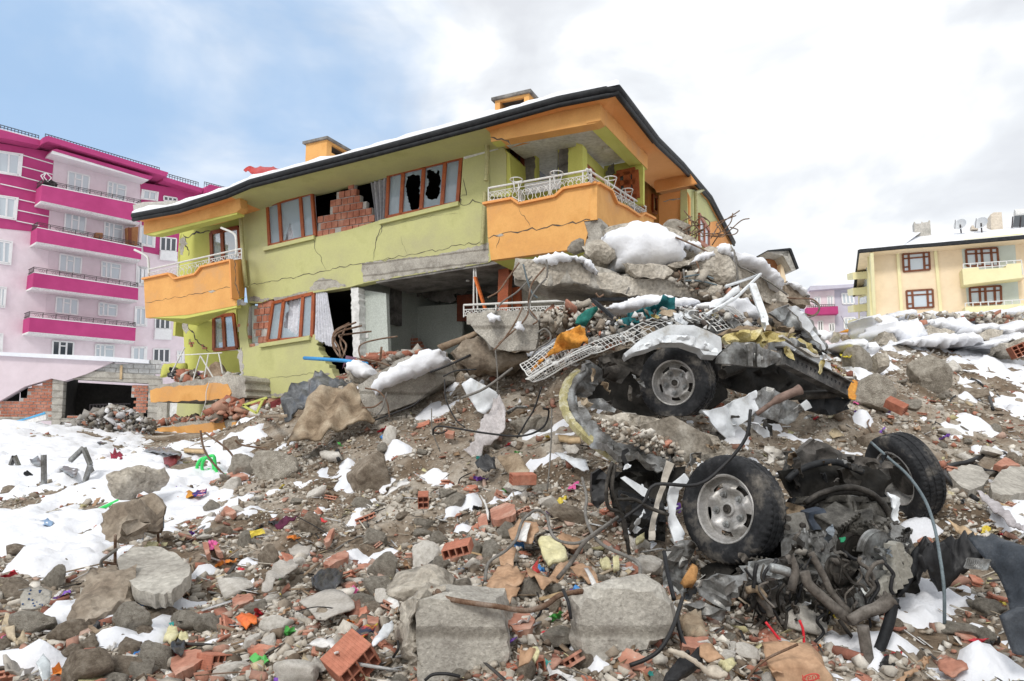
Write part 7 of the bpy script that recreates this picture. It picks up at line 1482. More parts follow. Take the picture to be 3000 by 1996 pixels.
lay('cardboard',e5,[1380,460,1460,425,1570,460,1580,520,1500,545,1420,500],M_card,'flat brown cardboard behind the big yellow foam plate','cardboard')
lay('cardboard',e5,[945,610,1000,560,1080,555,1060,640,1060,680,960,680],M_card,'small upright cardboard piece left of the red plastic','cardboard',.14)
lay('cardboard',e5,[1100,1250,1130,1240,1180,1330,1220,1390,1180,1405,1110,1380],M_card,'curled brown paper standing in the gap between the blocks','paper',.25,amp=.05)
bx=patch('cardboard_box',yy(seq(e2,1010,1355,1100,1350,1170,1355,1290,1360,1340,1420,1345,1500,1060,1500,1030,1420),3.12),M_card,ext=(.05,.25,.02),thick=.1,amp=.025,step=16,label='brown cardboard box with a red oval mark at the bottom edge',cat='cardboard box',seed=6)
M_red=mat('red_print',[(.50,.06,.05),(.6,.09,.07)],bump=0,rough=.7)
ep=[P(*e2(1225+44*math.cos(t),1424-18*math.sin(t)-8*math.cos(t)),3.06)for t in[i/24*6.283 for i in range(25)]]
MB().tube(ep,.003,5).build('printed_oval',M_red,bx)
fc=bpy.data.curves.new('printed_word','FONT');fc.body='kent';fc.size=.042;fc.align_x='CENTER';fc.align_y='CENTER';fc.extrude=.001;fc.materials.append(M_red)
_t=bpy.data.objects.new('t',fc);COL.objects.link(_t);bpy.context.view_layer.update();_m=bpy.data.meshes.new_from_object(_t.evaluated_get(bpy.context.evaluated_depsgraph_get()));bpy.data.objects.remove(_t);fo=bpy.data.objects.new('printed_word',_m);COL.objects.link(fo);fo.parent=bx;fo.location=P(*e2(1225,1424),3.055)-bx.location;fo.rotation_euler=(math.pi/2,-.17,0)
fo.rotation_euler=(math.pi/2,0,0);fo.rotation_euler.rotate_axis('Z',.17)
lay('cardboard',e2,[1000,1380,1060,1370,1080,1400,1020,1410],M_card,'torn box corner left of the marked cardboard box','cardboard',.2)
lay('cardboard',e2,[630,1260,700,1270,760,1340,700,1340,640,1310],M_card,'rust brown flap on the black tray at the bottom','cardboard',.25)
lay('cardboard',e2,[1895,1350,1960,1330,2050,1340,2065,1390,1980,1443,1910,1400],M_brk2,'brown torn board lying in the bottom right snow','board')
FO=[(e5,[1245,480,1300,450,1400,470,1450,540,1475,610,1420,640,1330,670,1280,590],'big pale yellow foam plate in the foreground'),(c7,[1380,1190,1440,1090,1480,1130,1500,1190,1440,1245],'kite shaped yellow foam scrap'),(c7,[1500,1190,1520,1160,1590,1210,1550,1255,1505,1235],'small yellow foam lump right of the kite shaped scrap'),(e5,[1220,720,1260,710,1300,750,1285,785,1240,760],'foam wedge in the cardboard heap'),(e5,[1180,1320,1230,1310,1255,1360,1230,1400],'pale foam chip above the deep red brick'),(e5,[1825,620,1870,620,1872,680,1825,710],'foam cube standing near the right block'),(e5,[1720,650,1780,630,1810,680,1750,680],'small pale foam chip left of the foam cube'),(e5,[2000,460,2060,425,2065,470,2010,500],'yellow foam chip beneath the white strips of the wreck'),(c7,[1215,440,1260,395,1330,400,1300,440,1250,455],'foam sliver above the pale rounded slab'),(e2,[745,1330,800,1320,830,1350,800,1380],'yellow foam scrap beside the rust brown flap'),(c7,[10,1080,60,990,110,1050,135,1200,60,1160],'beige foam sheet standing at the left edge'),(c7,[120,1215,200,1155,240,1200,150,1255],'tan foam slab below the beige foam sheet')]
for i,(cr_,q,l_)in enumerate(FO):lay('foam_piece',cr_,q,M_foamy if i<10 else mat('tan_foam',[(.45,.36,.24),(.56,.47,.34)],bump=.3),l_,'foam',.14,thick=.03,amp=.02,step=8,ragged=1.5)
lay('cloth',e4,[725,935,800,880,960,875,1065,870,1150,950,1155,990,1060,1060,930,1115,860,1080,780,990],M_beige,'cream cloth with a lacy end spread like a sail','cloth',.2,amp=.014,fold=((1,.2,.3),18,.012))
lay('cloth',e4,[590,600,650,590,720,650,700,690,620,730,560,780,520,850,440,890,480,760],M_beige,'twisted beige cloth left of the black bag','cloth',.16,amp=.018,fold=((1,.2,.3),26,.012))
lay('cloth',e4,[640,540,720,520,830,540,800,600,740,620,660,600],M_beige,'beige rag above the twisted beige cloth','cloth',.12,amp=.02)
M_bag=mat('black_bin_bag',[(.015,.015,.016),(.05,.05,.052)],scale=6,bump=.5,rough=.3,spec=.6)
lay('bin_bag',e4,[820,790,850,740,930,690,1020,690,1065,750,1050,830,960,850,850,850],M_bag,'crumpled black bin bag in the middle rubble','bin bag',.16,amp=.03,freq=7,fold=((1,.2,.3),30,.008),thick=.02,step=7)
lay('bin_bag',c7,[1436,1240,1500,1220,1560,1260,1540,1330,1470,1350,1440,1300],M_bag,'small black bag beside the yellow foam lump','bin bag',.16,amp=.025,freq=7,step=7)
lay('bin_bag',e3,[1640,1100,1700,1050,1770,1030,1770,1100,1720,1150,1660,1140],M_bag,'black bag scrap on the upper middle slope','bin bag',.14,amp=.06,step=8)
lay('bin_bag',c7,[1060,420,1130,390,1230,350,1200,400,1100,440],M_bag,'black plastic strip above the pale rounded slab','plastic',.1,amp=.04,step=8)
lay('shirt',e4,[540,385,590,330,700,300,735,300,690,340,600,385],mat('wine_purple_cloth',[(.08,.015,.04),(.14,.03,.07)],bump=.4),'wine purple cloth draped left of the brown round stone','cloth',.12,amp=.04,step=8)
lay('red_sheet',e4,[815,300,880,305,950,340,930,355,880,330,830,325],mat('red_plastic',[(.5,.03,.04),(.62,.05,.05)],bump=.1,rough=.4),'bright red plastic slip right of the brown round stone','plastic',.1)
lay('wrapper_box',e3,[1780,1040,1930,1010,2010,1130,2000,1165,1880,1170],M_carpet,'brown mud crusted sheet on the upper middle slope','sheet',.14,step=10)
lay('panel',e3,[2180,1010,2300,1030,2400,1070,2420,1130,2350,1120,2250,1060],M_wmetal,'white panel sheet left of the van floor','panel',.14,step=10)
lay('panel',e3,[2240,960,2300,940,2345,970,2320,1000,2260,1000],M_pale,'pale tile piece under the ochre door seam','tile',.1)
lay('tile_mat',c7,[170,860,210,790,340,770,440,815,420,900,300,960,180,965],mat('pebbled_grey_mat',[(.34,.32,.28),(.44,.42,.38)],scale=3,bump=.6,voronoi=60),'round pebbled mat with blue dots at the lower left','mat',.2,amp=.01)
matt=bpy.data.objects['tile_mat'];M_bdot=mat('blue_dot',[(.03,.06,.14),(.05,.09,.2)],bump=0)
rr=random.Random(3)
for i in range(18):
 q=c7(rr.uniform(190,420),rr.uniform(800,945));h_=G(*q);c=P(q[0],q[1],h_.y*(1-.2/3)-.02);mb=MB();mb.tube([c,c+Vector((0,-.004,.004))],.0055,6);mb.build('blue_dot',M_bdot,matt)
lay('sheet',c7,[250,260,290,210,380,195,450,230,440,255,330,265],mat('blue_grey_plastic',[(.16,.26,.42),(.26,.38,.55)],bump=.2,rough=.4),'pale blue plastic sheet half in the left snow','sheet',.1)
lay('sheet',c7,[300,1430,360,1370,420,1420,430,1568,370,1568],mat('clear_plastic',[(.5,.55,.58),(.65,.7,.72)],bump=.3,rough=.2,spec=.6),'clear plastic bottle piece with a blue band at the bottom left','bottle',.2)
lay('sheet',c7,[20,1420,120,1400,280,1430,300,1500,200,1540,40,1520],M_beige,'dirty white cloth at the bottom left corner','cloth',.1,amp=.05,fold=((.3,1,.3),30,.02))
lay('sheet',c7,[1015,410,1070,230,1130,195,1145,240,1090,330,1060,400],M_tape,'white strip cloth standing beside the tall dark chunk','cloth',.2)
lay('sheet',e4,[1285,1280,1400,1110,1455,1090,1450,1180,1350,1290,1300,1310],M_wmetal,'white metal sheet bent against the big bottom centre block','metal sheet',.3,step=10)
lay('sheet',e4,[1145,1250,1170,1170,1230,1140,1335,1130,1260,1190,1180,1260],mat('printed_black_bag',[(.02,.03,.06),(.03,.04,.08),(.6,.06,.05),(.7,.6,.05)],scale=9,bump=.1,pos=[.3,.5,.58,.66],rough=.4),'black printed packet with red and yellow marks','packet',.22)
lay('sheet',e4,[810,1305,900,1250,990,1240,1030,1330,1010,1350,960,1290,860,1310],M_tape,'white torn plastic film beside the ribbed brick','plastic',.2)
lay('sheet',e4,[1485,840,1560,810,1655,820,1600,870,1510,885],mat('lime_green_print',[(.35,.75,.05),(.5,.9,.1),(.85,.3,.4)],scale=8,bump=.1,pos=[.4,.55,.68],rough=.4),'lime green and pink wrapper behind the bottom centre block','wrapper',.2)
lay('sheet',e5,[1205,680,1235,640,1255,625,1245,690,1270,720,1215,725],MATS['red_plastic'],'jagged red plastic piece in the cardboard heap','plastic',.26,amp=.01)
lay('orange_wrapper',e4,[235,1090,290,1060,400,1070,400,1110,330,1150,270,1120],mat('orange_plastic',[(.75,.14,.03),(.85,.22,.05)],bump=.2,rough=.4),'orange wrapper crumpled at the lower left','wrapper',.12)
lay('rag',c5,[800,1110,860,1085,935,1075,960,1075,1005,1160,960,1175,930,1120,870,1110],MATS['orange_cloth'],'orange rag lying on stones before the lilac block','rag',.2,step=7)
lay('rag',c5,[790,1250,850,1220,930,1235,930,1265,870,1300,820,1290],mat('bright_yellow_cloth',[(.75,.62,.03),(.85,.74,.06)],bump=.4),'bright yellow cloth below the orange rag','rag',.2,step=7)
lay('rag',e6,[1325,400,1350,350,1385,350,1380,420,1370,470,1335,460],MATS['orange_cloth'],'orange and blue rag hanging on the round porous boulder','rag',.6,step=7)
lay('film',e7,[1200,890,1310,930,1400,1000,1480,1080,1568,1170,1568,1215,1450,1130,1300,1010],mat('dusty_clear_film',[(.34,.31,.32),(.5,.47,.48)],bump=.4,rough=.5),'long dusty plastic film trailing down the right edge','plastic film',.1,fold=((0,.4,1),40,.015),step=10)
lay('board',e7,[975,1115,1100,1150,1220,1220,1180,1240,1100,1200],mat('pale_plywood',[(.50,.36,.22),(.62,.46,.30)],scale=4,bump=.1),'pale plywood splinter behind the black bumper','board',.1)
lay('tray',e2,[455,1400,500,1350,630,1280,650,1350,560,1400,500,1443,450,1443],M_black,'black plastic tray at the bottom beside the wreck','tray',.2,thick=.04)
lay('board',e2,[465,1275,560,1300,650,1340,790,1370,785,1405,680,1375,540,1320],mat('cream_timber',[(.50,.44,.36),(.62,.56,.47)],scale=5,bump=.3),'cream splintered lath crossing the black tray','board',.3,thick=.02)
lay('board',e2,[545,1080,620,1075,690,1180,660,1200,600,1170],M_carpet,'brown grey plank end sticking out under the wreck','board',.15,thick=.05)
lay('wood_chunk',e2,[555,880,590,825,625,850,620,905,575,912],mat('split_orange_wood',[(.40,.20,.07),(.55,.30,.12)],scale=6,bump=.4),'split orange brown wood chunk under the nearest wheel','wood chunk',.45,thick=.06)
lay('white_strip',e5,[800,135,835,170,870,260,872,330,860,320,845,230],M_tape,'narrow white plastic strip on the middle slope','plastic strip',.12)
lay('white_strip',e4,[1390,135,1470,60,1560,20,1590,50,1500,80,1405,145],M_tape,'mud flecked white strip pointing down the slope','plastic strip',.1)
lay('cloth',e4,[1420,820,1400,900,1480,930,1500,980,1430,990,1400,940],M_tape,'white striped paper cup rim by the green wrapper','paper',.1)
# -------- left side things
lay('corrugated_sheet',c6,[1250,1160,1320,1120,1395,1130,1350,1200,1300,1215,1255,1190],mat('dark_red_sheet',[(.16,.03,.03),(.26,.05,.05)],bump=.2,rough=.5),'dark red corrugated sheet end poking from the left snow','metal sheet',.15,fold=((1,0,0),40,.02))
lay('corrugated_sheet',c6,[1090,1105,1150,1075,1290,1075,1390,1110,1380,1135,1250,1115],M_gmetal,'grey bent sheet above the dark red one','metal sheet',.15)
lay('red_rag',c6,[840,1120,880,1090,950,1160,930,1175,850,1165],mat('crimson_cloth',[(.20,.01,.03),(.32,.02,.05)],bump=.3),'crimson and black bundle in the left snow','bundle',.1,amp=.06)
lay('dark_sheet',c6,[740,1040,800,1020,820,1045,760,1060],M_bag,'black plastic lump at the foot of the left heap','plastic',.1)
lay('dark_sheet',c6,[225,1165,290,1140,320,1200,310,1230,250,1200],M_gmetal,'bent grey sheet sunk in the left snow','metal sheet',.12)
lay('dark_sheet',c6,[440,1220,520,1225,600,1240,580,1300,500,1270],M_gmetal,'grey metal tray sunk in the snow right of the post','metal tray',.12)
lay('dark_sheet',c6,[590,1420,640,1395,790,1405,720,1430,640,1450],M_rockd,'muddy board lying in the left snow','board',.06)
lay('plank',c6,[1405,1078,1570,1085,1570,1105,1410,1095],MATS['raw_timber'],'short yellow plank in the snow below the fallen orange balcony','plank',.12,thick=.04,amp=.005)
lay('dark_sheet',c6,[1365,1450,1450,1410,1500,1420,1520,1460,1420,1460],MATS['orange_cloth'],'orange sheet with a blue flowered cloth beside it','sheet',.1)
lay('flowered_cloth',c6,[1470,1430,1510,1390,1585,1390,1570,1440,1490,1450],mat('blue_flower_print',[(.02,.03,.16),(.04,.05,.25),(.55,.08,.1),(.7,.7,.75)],scale=14,bump=.3,pos=[.35,.5,.56,.62]),'dark blue flowered cloth right of the orange sheet','cloth',.14,step=8)
sg=Plane(P(*c6(170,880),14.2),Vector((.99,-.1,0)))
sgn=sg.poly('fallen_signboard',[c6(-40,915),c6(200,855),c6(345,805),c6(352,835),c6(352,860),c6(-40,960)],M_tape,None,front=0,back=-.06,label='fallen white signboard with a blue edge behind the left snow',cat='signboard')
sg.poly('blue_edge',[c6(-40,915),c6(200,850),c6(345,803),c6(350,818),c6(200,862),c6(-40,930)],mat('sky_blue_paint',[(.08,.35,.62),(.12,.42,.7)],bump=0),sgn,front=.015,back=0)
sg.poly('red_mark',[c6(110,895),c6(165,878),c6(165,888),c6(112,905)],MATS['red_plastic'],sgn,front=.015,back=0)
def prof(cr_,q,label,w_=.07,Y=None,mt=None,cat='steel profile',name='steel_profile'):
 pts=seq(cr_,*q);Y=Y or G(*pts[-1]).y-.1;mb=MB()
 for a,b in zip(pts[:-1],pts[1:]):mb.bar(P(*a,Y),P(*b,Y),w_,.03);mb.bar(P(*a,Y+.03),P(*b,Y+.03),.02,w_)
 return mb.build(name,mt or M_gmetal,None,label=label,cat=cat)
prof(c6,[82,1210,110,1140,160,1255],'bent grey steel angle leftmost in the snow field');prof(c6,[335,1132,337,1360],'upright steel angle post in the left snow field');prof(c6,[345,1325,435,1258],'short steel angle leaning against the upright post')
prof(c6,[537,1178,640,1080,692,1205,652,1335],'zigzag steel angle frame in the left snow field');prof(c6,[505,1285,670,1175],'steel angle crossing the zigzag frame');prof(c6,[690,1230,715,1290],'stub of steel angle right of the zigzag frame');prof(c6,[195,1265,262,1320],'dark steel angle end low in the left snow field',mt=M_gutter)
def cable(pts,label,r=.008,mt=None,name='cable',cat='cable',sm=5,n=6,group=None):
 mb=MB();mb.tube([P(*p)for p in pts],r,n,smooth=sm);return mb.build(name,mt or M_black,None,smooth=True,label=label,cat=cat,group=group)
def cg(cr_,q,label,lift=.06,**kw):
 return cable([(u,v,G(u,v).y-lift)for u,v in seq(cr_,*q)],label,**kw)
M_ghose=mat('neon_green_hose',[(.04,.60,.12),(.08,.75,.2)],bump=0,rough=.35)
M_rust=mat('rusty_rebar',[(.10,.05,.03),(.19,.12,.08),(.26,.2,.16)],scale=14,bump=.5,rough=.9)
M_rebg=mat('grey_rebar',[(.13,.12,.11),(.24,.23,.21)],scale=14,bump=.5,rough=.8)
M_blueh=mat('grey_blue_pipe',[(.10,.13,.145),(.17,.21,.23)],scale=10,bump=.1,rough=.5)
cg(c6,[1205,1350,1100,1380,1020,1425,880,1495,760,1550,680,1590],'straight neon green hose crossing the left snow',r=.022,mt=M_ghose,name='hose',cat='hose')
cl_=[c6(1545+55*math.cos(t)+t*6,1235+72*math.sin(t)-t*2)for t in[i*.5 for i in range(24)]]+[c6(1660,1270),c6(1730,1285)]
cable([(u,v,G(*c6(1600,1270)).y-.1-.006*i)for i,(u,v)in enumerate(cl_)],'coiled neon green hose on the left flank',.022,M_ghose,'hose','hose',3)
def reb(cr_,q,label,Y=None,r=.011,mt=None,group=None):
 pts=seq(cr_,*q)
 if Y is None:Y0=G(*pts[-1]).y;Y=(Y0-.15,Y0)
 elif not isinstance(Y,tuple):Y=(Y,Y)
 k_=len(pts)-1;return cable([(u,v,Y[0]+(Y[1]-Y[0])*i/k_)for i,(u,v)in enumerate(pts)],label,r,mt or M_rust,'rebar','rebar',5,6,group)
reb(c6,[1535,945,1560,1080,1620,1180,1730,1300],'long thin rebar standing left of its pair above the green coil',r=.014);reb(c6,[1562,960,1680,1040,1760,1110,1800,1180,1822,1250],'arched rusty rebar ending by the green coil',r=.014)
reb(c6,[1800,1020,1850,1055,1990,1080,2090,1110],'rebar running right over the flank from the brown lump',r=.014);reb(c7,[970,340,968,600],'upright rebar at the left corner of the pale rounded slab');reb(c7,[980,460,900,520,850,570,880,690,890,750],'bent pale rebar over the dark leaning slab',mt=M_rebg)
reb(c7,[868,565,1000,590],'short rebar between the two lower left slabs');reb(c7,[1372,90,1372,300],'upright blue grey rod in the gravel above the pale rounded slab',mt=M_blueh);reb(c7,[1330,300,1330,420],'short rusty rod above the foam sliver')
for i,q in enumerate([[690,340,650,270,650,200,700,150,810,105],[700,350,690,280,660,220,700,170,850,128],[720,340,740,260,690,200,730,190,915,168],[715,360,690,300,655,260,660,170,760,110],[730,330,700,240,720,180,740,130]]):
 reb(e3,q,'rusty rebar curling out before the lace curtain',(11.0,11.4+.1*i),.016,group='rebar sprays before the lace curtain')
reb(e3,[850,380,828,300,850,255,950,225,1095,202],'single curved rebar in front of the pale partition',10.6,.014);reb(e3,[830,355,960,380,1050,410],'rusty rebar lying toward the long beam',10.2,.014);reb(e3,[985,275,975,360],'orange rusty rod upright before the dark column',11,.02)
cable([(*e3(450,352),11.2),(*e3(720,370),10.6),(*e3(885,392),10.2)],'bright blue plastic pipe sticking out before the olive wall',.03,mat('bright_blue_pipe',[(.03,.26,.60),(.05,.34,.7)],bump=0,rough=.4),'pipe','pipe',2)
lay('purple_sheet',e3,[712,430,740,335,830,350,800,375,745,385],mat('dusty_purple',[(.15,.08,.12),(.22,.12,.18)],bump=.1),'dusty purple sheet corner behind the snow cushion','sheet',.6)
for i,(q,Y,l)in enumerate([([1960,0,1900,120,1830,220,1760,300],7.4,'rusty rebar loop over the square concrete block'),([2000,10,2060,90,2030,120],7.5,'short rebar hook at the right corner of the square block'),([2060,180,2110,150,2150,190,2140,240,2050,300,1990,400],7.2,'thin wire arch between the square block and the baskets'),([2240,200,2210,250,2180,400],7.0,'thin cable dropping by the orange cloth')]):reb(e3,q,l,Y,.010,M_rebg if i>1 else M_rust)
reb(e3,[1535,628,1700,560,1890,420],'pale rod leaning from the torn machine panel',7.2,.014,M_rebg);reb(e3,[1320,450,1450,400,1600,330],'dark rod over the end of the long beam',8.1,.014,M_black)
reb(e3,[1340,880,1350,835,1420,825,1700,870,1950,890,2100,830,2140,720,2100,700],'long black cable looping across the dusty slope',(7.0,6.6),.010,M_black);reb(e3,[1340,870,1400,870,1440,850],'cable end hooked on the dusty slope',7.0,.008,M_black)
reb(e3,[2090,550,2040,700,1980,800,1920,905],'black cable hanging right of the net cloth',6.8,.009,M_black);reb(e3,[1420,500,1430,640,1500,780,1560,830],'black cable left of the torn machine panel',(7.7,7.4),.008,M_black);reb(e3,[1770,290,1785,450,1785,600],'grey wire hanging from the square block',7.4,.008,M_rebg)
reb(e3,[870,560,960,580,1020,650,1040,760],'rebar curl at the end of the long beam',8.3,.010,M_rust);reb(e3,[1020,590,990,700,940,760],'second rebar curl at the end of the long beam',8.25,.010,M_rebg);reb(e3,[850,695,930,690,990,650],'small rebar crossing the beam end',8.3,.010)
reb(e3,[940,780,1050,740,1200,680,1250,640],'cable lying under the long beam',8.3,.010,M_black);reb(e3,[1410,480,1500,440,1640,430],'dark wire above the torn machine panel',7.8,.009,M_black)
reb(e3,[1330,700,1335,850,1390,1000],'thin wire standing on the dusty slope',7.0,.006,M_rebg);reb(e3,[2160,700,2155,950,2130,1270],'long thin wire hanging left of the ochre seam',(5.9,5.6),.006,M_rebg)
for i,(q,Y,l)in enumerate([([285,160,310,260,340,340,375,372],7.7,'grey pipe like rod hanging at the end of the jutting slab'),([430,130,438,190,432,245],7.75,'short rod through the jutting slab'),([420,180,340,280,320,380,300,500,130,660],7.6,'long rusty rebar bending down from the jutting slab'),([430,250,370,310,325,400,330,470,390,520],7.5,'curved rebar in front of the corner balcony rail'),([260,150,180,260,130,330,60,370],7.8,'thin rebar reaching left from the jutting slab'),([340,235,250,330,150,400,100,480],7.8,'second thin rebar reaching left from the jutting slab'),([1260,200,1275,240,1250,270],8.0,'little hook bar between crest slabs'),([1290,190,1300,280],8.0,'upright bar between crest slabs'),([1290,240,1400,225,1480,250],8.0,'blue grey conduit curving between crest slabs'),([1300,262,1400,265,1500,290],8.0,'lower blue grey conduit between crest slabs'),([1240,-10,1400,60,1520,130,1600,150],8.3,'cable arching over the crest behind the upright chunk'),([1620,110,1640,170,1700,200,1830,270,1940,350],8.3,'thin cable along the right crest slab'),([1940,370,2000,375,2100,380,2145,430,2110,480,2050,470],8.8,'curled rebar loop at the right tip of the crest'),([2090,390,2140,420,2130,470,2060,500],8.8,'second curl at the right tip of the crest'),([1370,140,1385,180,1380,220],8.0,'short bent bar below the snow tongue'),([1610,80,1640,300,1620,240],8.2,'wire dangling on the upright cracked chunk'),([740,340,760,365,790,350],7.8,'tiny hook bar under the jutting slab'),([950,305,930,345],7.8,'short stub bar on the face of the jutting slab')]):
 reb(e1,q,l,Y,.011,M_blueh if 'blue grey' in l or 'pipe like' in l else(M_rebg if i%2 else M_rust))
rw=random.Random(9)
for i in range(18):
 x,y=c3(rw.uniform(1930,2230),rw.uniform(1040,1120));pts=[(x,y,10)]
 for j in range(3):x+=rw.uniform(-30,60);y+=rw.uniform(-42,10);pts.append((x,y,10+rw.uniform(-.2,.2)))
 cable(pts,'thin rusty rebar sprouting behind the crest',.009,M_rust,'rebar','rebar',4,5,'rebar tangle behind the crest')
rockpx('concrete_chunk',*c3(1990,1010),70,50,90,M_rock,'grey lump in the rebar tangle behind the crest',Y=10,cat='concrete chunk')
cable([(*e2(1545,175),5.3),(*e2(1640,260),5.0),(*e2(1740,350),4.7),(*e2(1830,480),4.4),(*e2(1880,620),4.2),(*e2(1910,780),4.0),(*e2(1932,950),3.9),(*e2(1935,1140),3.9)],'long grey blue conduit arching over the far wheel to the ground',.010,M_blueh,'conduit','conduit')
cg(e7,[1420,600,1300,600,1150,660,1050,680,975,710,965,760,1010,820,1090,880,1200,950],'thick black hose looped round the flat slab at the right',r=.026,name='hose',cat='hose',lift=.12)
cg(e7,[1190,690,1270,730,1360,745],'black hose stub behind the flat slab at the right',r=.024,name='hose',cat='hose',lift=.1);cg(e7,[1160,25,1230,60,1290,130,1330,260],'black hose curving down the upper right snow',r=.022,name='hose',cat='hose')
cg(e7,[1420,195,1370,150,1330,100,1300,130,1320,170,1410,190],'thin wire loop in the upper right snow',r=.006);cg(e7,[390,270,380,340,370,370,410,440,430,470],'brown twig like wire above the far wheel',r=.008,mt=M_rust)
cg(e7,[1005,220,1010,180,1045,155],'black cable stub in the snow right of the boulder',r=.010);cg(c5,[760,1120,900,1085,1160,1060],'dark rod resting across the orange rag',r=.016,mt=M_rebg);cg(c5,[820,980,850,1040,865,1090],'bent black rod before the lilac block',r=.016,lift=.3)
cg(c5,[820,1210,950,1190,1100,1215],'thin black cable by the yellow cloth',r=.012);cg(c5,[1395,1190,1420,1150,1500,1140,1610,1165,1610,1180],'thin wire arc before the right ridge',r=.010,lift=.4);cg(c5,[1740,1170,1780,1150,1810,1185],'black arc of cable before the right ridge',r=.018,lift=.3)
cg(c5,[1740,1060,1000,1080]if False else[1450,1350,1490,1290,1530,1245],'rod sticking up from the big grey boulder',r=.016,mt=M_rebg,lift=.5)
cable([(*e5(840,790),3.6),(*e5(870,650),3.7),(*e5(1000,560),3.8),(*e5(1080,470),3.9),(*e5(1130,330),4.1),(*e5(1230,250),4.2),(*e5(1310,290),4.2),(*e5(1340,400),4.0),(*e5(1400,480),3.9),(*e5(1560,500),3.8),(*e5(1700,410),3.9),(*e5(1860,300),4.1)],'grey cable arching high over the cardboard heap',.009,M_rebg)
cable([(*e5(1585,0),4.7),(*e5(1620,150),4.5),(*e5(1610,280),4.3),(*e5(1660,420),4.0),(*e5(1750,520),3.8),(*e5(1900,590),3.7),(*e5(2020,660),3.6),(*e5(2030,780),3.4)],'brown cable winding down to the right block',.010,M_rebg)
cable([(*e5(1400,770),3.6),(*e5(1500,650),3.7),(*e5(1600,500),3.8),(*e5(1700,420),3.9),(*e5(1850,310),4.1)],'thick brown cable leaning over the twisted cardboard',.012,M_hose)
cable([(*e5(475,870),3.15),(*e5(530,920),3.05),(*e5(700,955),2.98),(*e5(950,990),2.96),(*e5(1150,1020),3.0),(*e5(1300,980),3.1),(*e5(1420,900),3.2),(*e5(1590,870),3.15)],'rusty bar spanning the two big blocks',.012,M_rust,'rebar','rebar')
cable([(*e5(420,830),3.3),(*e5(455,900),3.2)],'short upright rusty bar behind the big left block',.010,M_rust,'rebar','rebar',3)
cable([(*e5(1440,860),3.2),(*e5(1480,960),3.1),(*e5(1500,1080),3.1)],'black wire down the left of the right block',.008)
cable([(*e5(2357,920),3.2),(*e5(2280,1150),3.05),(*e5(2190,1310),3.0),(*e5(2080,1390),3.0),(*e5(1950,1440),3.0)],'thick black cable along the lower edge of the right block',.009)
cable([(*e5(2310,1050),3.4),(*e5(2340,1200),3.2),(*e5(2400,1350),3.1)],'black rubber strip right of the big right block',.011)
cable([(*e5(2215,570),3.9),(*e5(2240,720),3.6),(*e5(2290,930),3.4)],'dark rubber strip hanging from the wreck to the right block',.012,M_gutter)
cable([(*e5(380,1555),2.9),(*e5(440,1510),2.9),(*e5(550,1505),2.9),(*e5(650,1525),2.9)],'curved wire at the foot of the big left block',.007)
cable([(*e5(170,1250),3.1),(*e5(175,1310),3.08),(*e5(135,1380),3.08)],'bent wire on the rough end of the big left block',.006)
cg(e4,[830,400,860,440,880,470],'thin wire by the brown round stone',r=.005);cg(e4,[1000,560,1060,520,1130,480,1200,450,1290,470],'grey wire across the middle rubble',r=.008,mt=M_rebg)
cg(e4,[1260,380,1260,290,1390,235],'fine bent wire on the brown slope',r=.005);cg(e3,[680,990,690,1050],'short dark peg on the brown slope',r=.03,lift=.2)
lay('plank',e3,[555,1000,600,990,690,1000,690,1020,600,1030,560,1020],M_pale,'short round white post lying on the upper slope','post',.12,thick=.08,amp=.01)
lay('plank',e3,[2200,880,2357,890,2357,918,2210,905],MATS['raw_timber'],'yellow wooden plank under the ochre door seam','plank',.2,thick=.04,amp=.01)
cfr=Ab.off(-.1)
mb=MB()
for a,b in(((440,762),(785,742)),((500,700),(400,890)),((620,765),(565,950)),((620,765),(720,935)),((680,755),(650,930)),((760,745),(790,900))):mb.bar(cfr.hit(*c4(*a)),cfr.hit(*c4(*b)),.025)
tag(mb.build('folding_dryer',M_rail,None),'white folding dryer frame on the crushed left balcony','dryer')
patch('brown_bag',[(*c4(*q),18.6)for q in((595,945),(650,880),(735,808),(765,830),(800,900),(840,930),(720,950))],mat('tan_canvas',[(.30,.22,.15),(.42,.33,.25)],bump=.2),thick=.3,amp=.06,step=10,label='tan fabric bag on the crushed left balcony',cat='bag')
patch('black_chair',[(*c4(*q),18.6)for q in((370,900),(385,850),(440,865),(462,890),(420,935),(380,930))],M_bag,thick=.2,amp=.15,step=7,ragged=4,label='black tipped chair bundle on the crushed left balcony',cat='chair')
patch('blue_box',[(*c4(*q),18.4)for q in((515,885),(598,890),(602,945),(520,950))],MATS['blue_flower_print'],thick=.3,amp=.01,step=12,label='blue patterned box on the crushed left balcony',cat='box')
patch('lime_partition',[(*c4(*q),19.6)for q in((325,850),(340,825),(500,820),(505,880),(430,890),(310,930))],M_lime,thick=.15,amp=.01,step=14,ragged=2,label='broken lime green partition at the left balcony end',cat='partition')
mb=MB();
for a,b in(((1130,1085),(945,1145)),((945,1145),(1050,1205)),((1050,1205),(1100,1100))):mb.bar(P(*c4(*a),16),P(*c4(*b),16),.05)
tag(mb.build('bent_ironwork',mat('lime_painted_iron',[(.55,.58,.15),(.65,.68,.2)],bump=.1),None),'lime painted bent iron frame under the olive wall','frame')
mb=MB();mb.tube([Ab.off(.1).hit(*c4(*q))for q in((690,960),(665,1040),(660,1120),(625,1225))],.012,5,smooth=4);tag(mb.build('hanging_wire',M_rail,None),'white wire hanging off the fallen orange balcony','wire')
patch('rolled_carpet',[(*c4(*q),15.2)for q in((1155,1120),(1250,1080),(1260,1190),(1170,1200))],mat('dark_red_rug',[(.12,.02,.02),(.2,.04,.04)],bump=.4),thick=.3,amp=.05,step=10,label='dark red rolled rug under the olive wall',cat='rug')
